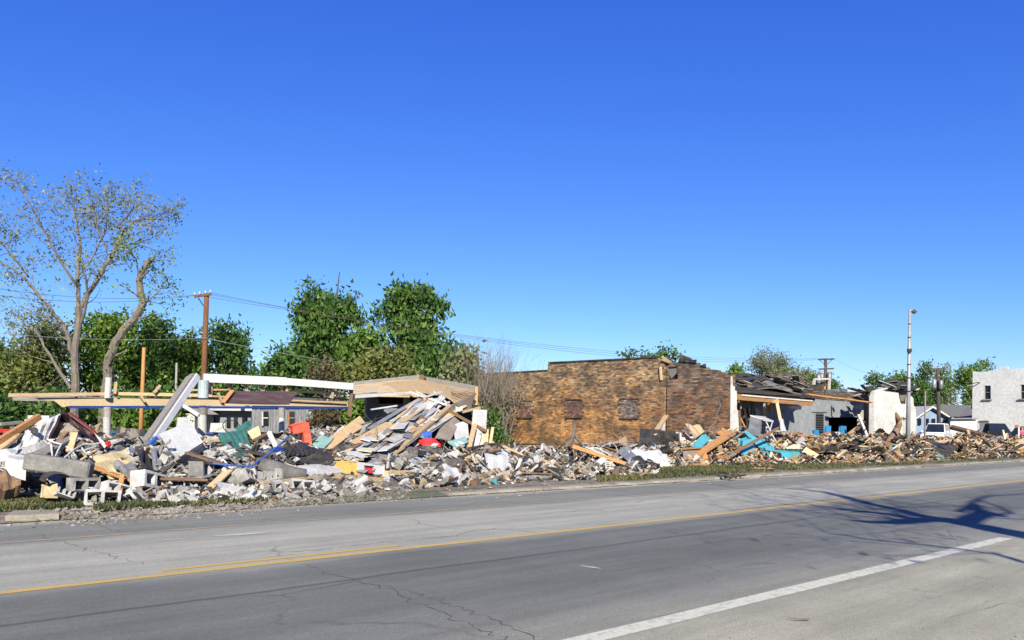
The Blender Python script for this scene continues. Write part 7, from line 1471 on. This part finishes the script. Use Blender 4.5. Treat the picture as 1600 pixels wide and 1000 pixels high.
# person at the right edge
def person(px, D):
    base = PD(px, 690, D); base.z = .1; R = Matrix.Rotation(math.radians(200), 3, 'Z'); T = lambda x, y, z: base+R @ Vector((x, y, z))
    def skin_mesh(name, V, E, rad, mm, parent=None):
        me = bpy.data.meshes.new(name); me.from_pydata([T(*v)-base for v in V], E, []); o = bpy.data.objects.new(name, me); COL.objects.link(o); me.materials.append(MATS[mm])
        sk = o.modifiers.new('skin', 'SKIN'); o.modifiers.new('sub', 'SUBSURF').levels = 1; o.modifiers['sub'].render_levels = 2
        for i, r in enumerate(rad): me.skin_vertices[0].data[i].radius = r if isinstance(r, tuple) else (r, r)
        me.skin_vertices[0].data[0].use_root = True
        if parent: o.parent = parent
        else: o.location = base
        return o
    V = [(0, 0, .95), (0, 0, 1.15), (0, 0, 1.4), (0, 0, 1.5), (.01, 0, 1.58), (.015, 0, 1.66), (.01, 0, 1.73), (0, .17, 1.42), (0, .25, 1.15), (.08, .22, .93), (.12, .2, .84), (0, -.17, 1.42), (0, -.26, 1.15), (.08, -.24, .93), (.12, -.22, .84), (0, .1, .9), (.02, .11, .5), (0, .12, .09), (.12, .13, .03), (0, -.1, .9), (.02, -.11, .5), (0, -.12, .09), (.12, -.13, .03)]
    E = [(0, 1), (1, 2), (2, 3), (3, 4), (4, 5), (5, 6), (2, 7), (7, 8), (8, 9), (9, 10), (2, 11), (11, 12), (12, 13), (13, 14), (0, 15), (15, 16), (16, 17), (17, 18), (0, 19), (19, 20), (20, 21), (21, 22)]
    rad = [(.13, .11), (.12, .1), (.14, .11), .055, .08, .09, .06, .055, .045, .035, .03, .055, .045, .035, .03, .08, .06, .045, .035, .08, .06, .045, .035]
    b = skin_mesh('person', V, E, rad, 'skin'); tag(b, 'person in a pink shirt standing by the dark car at the right edge', 'person')
    skin_mesh('shirt', [(0, 0, .98), (0, 0, 1.18), (0, 0, 1.41), (0, .17, 1.43), (0, .22, 1.27), (0, -.17, 1.43), (0, -.23, 1.27)], [(0, 1), (1, 2), (2, 3), (3, 4), (2, 5), (5, 6)], [(.175, .16), (.165, .15), (.18, .15), .09, .08, .09, .08], 'pink', b)
    skin_mesh('trousers', [(0, 0, .94), (0, .1, .88), (.02, .11, .5), (0, .12, .12), (0, -.1, .88), (.02, -.11, .5), (0, -.12, .12)], [(0, 1), (1, 2), (2, 3), (0, 4), (4, 5), (5, 6)], [(.165, .15), .115, .095, .075, .115, .095, .075], 'jeans', b)
    skin_mesh('hair', [(-.02, 0, 1.66), (-.01, 0, 1.72), (.0, 0, 1.76)], [(0, 1), (1, 2)], [.095, .1, .06], 'bark_dark', b)
person(1597, 56)

# ================================================================= THE RUBBLE ITSELF, round the hand-placed pieces
mound('rubble_heap', -12, 12, 'mound_grey', 'long grey heap of crushed concrete rubble under the wooden canopy')
mound('rubble_heap', 12.01, 24, 'mound_grey', 'mixed grey rubble heap running below the brick wall')
mound('rubble_heap', 24.01, 88, 'mound_wood', 'brown splintered rubble heap before the gutted storefront and beyond')
bits('rubble_chips', 'countless small grey and white chips over the left rubble', -30, 660, 12500, 'bits_grey', .03, .19, 1, .58)
bits('rubble_chips', 'small mixed splinters and chips below the brick wall', 640, 1080, 8000, 'bits_mixed', .04, .21, 2, .62)
bits('rubble_chips', 'countless orange and brown wood splinters before the storefront', 1060, 1640, 12000, 'bits_wood', .045, .26, 3, .9)
BIG = [board_mesh(mm, rnd.uniform(1.3, 2.3), rnd.uniform(.6, 1.1), .02, .09, .15) for mm in ('felt_grey', 'drywall', 'panel_brown', 'ply_tan', 'felt_black', 'siding_grey', 'osb', 'siding_white')]
for me in BIG: me['r'] = .9
scatter('big_board', 34, -20, 690, BIG, .9, .7, 1.0, .3, (.1, .35)); scatter('big_board', 12, 690, 1060, BIG, .9, .6, .9, .25, (.05, .2)); scatter('big_board', 22, 1060, 1620, BIG, .9, .6, 1.0, .35, (.1, .35))
scatter('loose_wire', 60, -10, 1500, WR, 1.4, .7, 1.3, .5, (.12, .35))
scatter('long_plank', 104, -20, 690, LONG, .8, .7, 1.1, .16, (.12, .4)); scatter('long_plank', 66, 690, 1060, LONG, .9, .6, 1.0, .1, (.1, .3)); scatter('long_plank', 80, 1060, 1620, LONG, .9, .6, 1.1, .2, (.15, .45))
scatter('block', 92, -20, 650, BL[:6], 2.8, .75, 1.0, .7); scatter('block', 34, 650, 960, BT+BL[:3], 1.6, .8, 1.1, .7)
scatter('slab_block', 50, -20, 700, SB, 2.6, .6, 1.0, .6); scatter('slab_block', 16, 700, 1000, SB, 1.6, .7, 1.1, .6)
scatter('concrete_chunk', 140, -20, 680, CH, 3.0, .4, 1.1, .9, ex=.6); scatter('concrete_chunk', 40, 650, 1060, CT, 1.8, .6, 1.2, .9); scatter('concrete_chunk', 35, 1060, 1620, CT, 1.5, .7, 1.3, .9)
scatter('plank', 94, -20, 680, PL_L, 1.2, .6, 1.2, .25, (.08, .32)); scatter('plank', 68, 680, 1060, PL_M, 1.2, .7, 1.2, .22, (.05, .25)); scatter('plank', 112, 1060, 1630, PL_R, 1.2, .6, 1.3, .35, (.05, .4))
scatter('wall_board', 84, -20, 680, BD_L, 1.2, .6, 1.3, .45, (.05, .3)); scatter('wall_board', 52, 680, 1060, BD_L, 1.4, .5, 1.1, .4, (.03, .2)); scatter('wall_board', 90, 1060, 1620, BD_R, 1.3, .5, 1.2, .55, (.05, .35))
scatter('metal_sheet', 34, -20, 680, MT, 1.2, .6, 1.2, .4, (.05, .3)); scatter('metal_sheet', 20, 680, 1060, MT, 1.3, .5, 1, .35, (.05, .2)); scatter('metal_sheet', 40, 1060, 1620, MT, 1.2, .6, 1.1, .5, (.05, .3))
scatter('roof_felt', 26, 0, 680, FB, 1.0, .6, 1.0, .4, (.03, .15)); scatter('roof_felt', 26, 680, 1060, FB, .8, .6, 1.1, .3, (.03, .15)); scatter('roof_felt', 34, 1060, 1620, FB, 1.0, .6, 1.2, .5, (.03, .25))
scatter('branch', 14, 0, 640, BR, 1.3, .5, 1.0, .4, (.1, .3)); scatter('branch', 10, 680, 1060, BR, 1.3, .5, 1.0, .4, (.1, .3)); scatter('branch', 20, 1060, 1620, BR, 1.3, .5, 1.1, .5, (.1, .4))

m = MB()
for _ in range(4200):
    px = rnd.gauss(300, 80) if rnd.random() < .7 else rnd.uniform(60, 640); v = KERB+rnd.uniform(-.12, 1.5)*rnd.random()**.6; u = uv_of(px, v); s = .012+.06*rnd.random()**2
    m.box((u, v, .015+min(1, max(0, (v-KERB)/.46))*.075+s*.15), (s*rnd.uniform(.8, 1.6), s, s*.6), Euler((rnd.uniform(-.6, .6), rnd.uniform(-.6, .6), rnd.uniform(0, 6))).to_matrix())
mat('soil', (.10, .085, .07), (.30, .27, .23), 5, 1, (.42, .4, .37), .7, vary=0)
tag(m.build('soil_clods', 'soil', origin=(0, 0, 0)), 'dark churned soil clods along the road edge at left', 'soil', kind='stuff')
# the scene is exposed one stop up: settle every pigment to that exposure
for m_ in MATS.values():
    n_ = m_.node_tree
    if m_.name.startswith(('brick', 'leaf', 'grass', 'car_glass', 'window')): K_ = .80
    elif m_.name == 'asphalt': K_ = .73
    else: K_ = .76
    for b_ in [x for x in n_.nodes if x.type in ('BSDF_PRINCIPLED', 'BSDF_TRANSLUCENT')]:
        inp = b_.inputs['Base Color'] if b_.type == 'BSDF_PRINCIPLED' else b_.inputs[0]
        if inp.is_linked:
            src = inp.links[0].from_socket; n_.links.new(mixc(n_, 1, src, (K_, K_, K_), 'MULTIPLY'), inp)
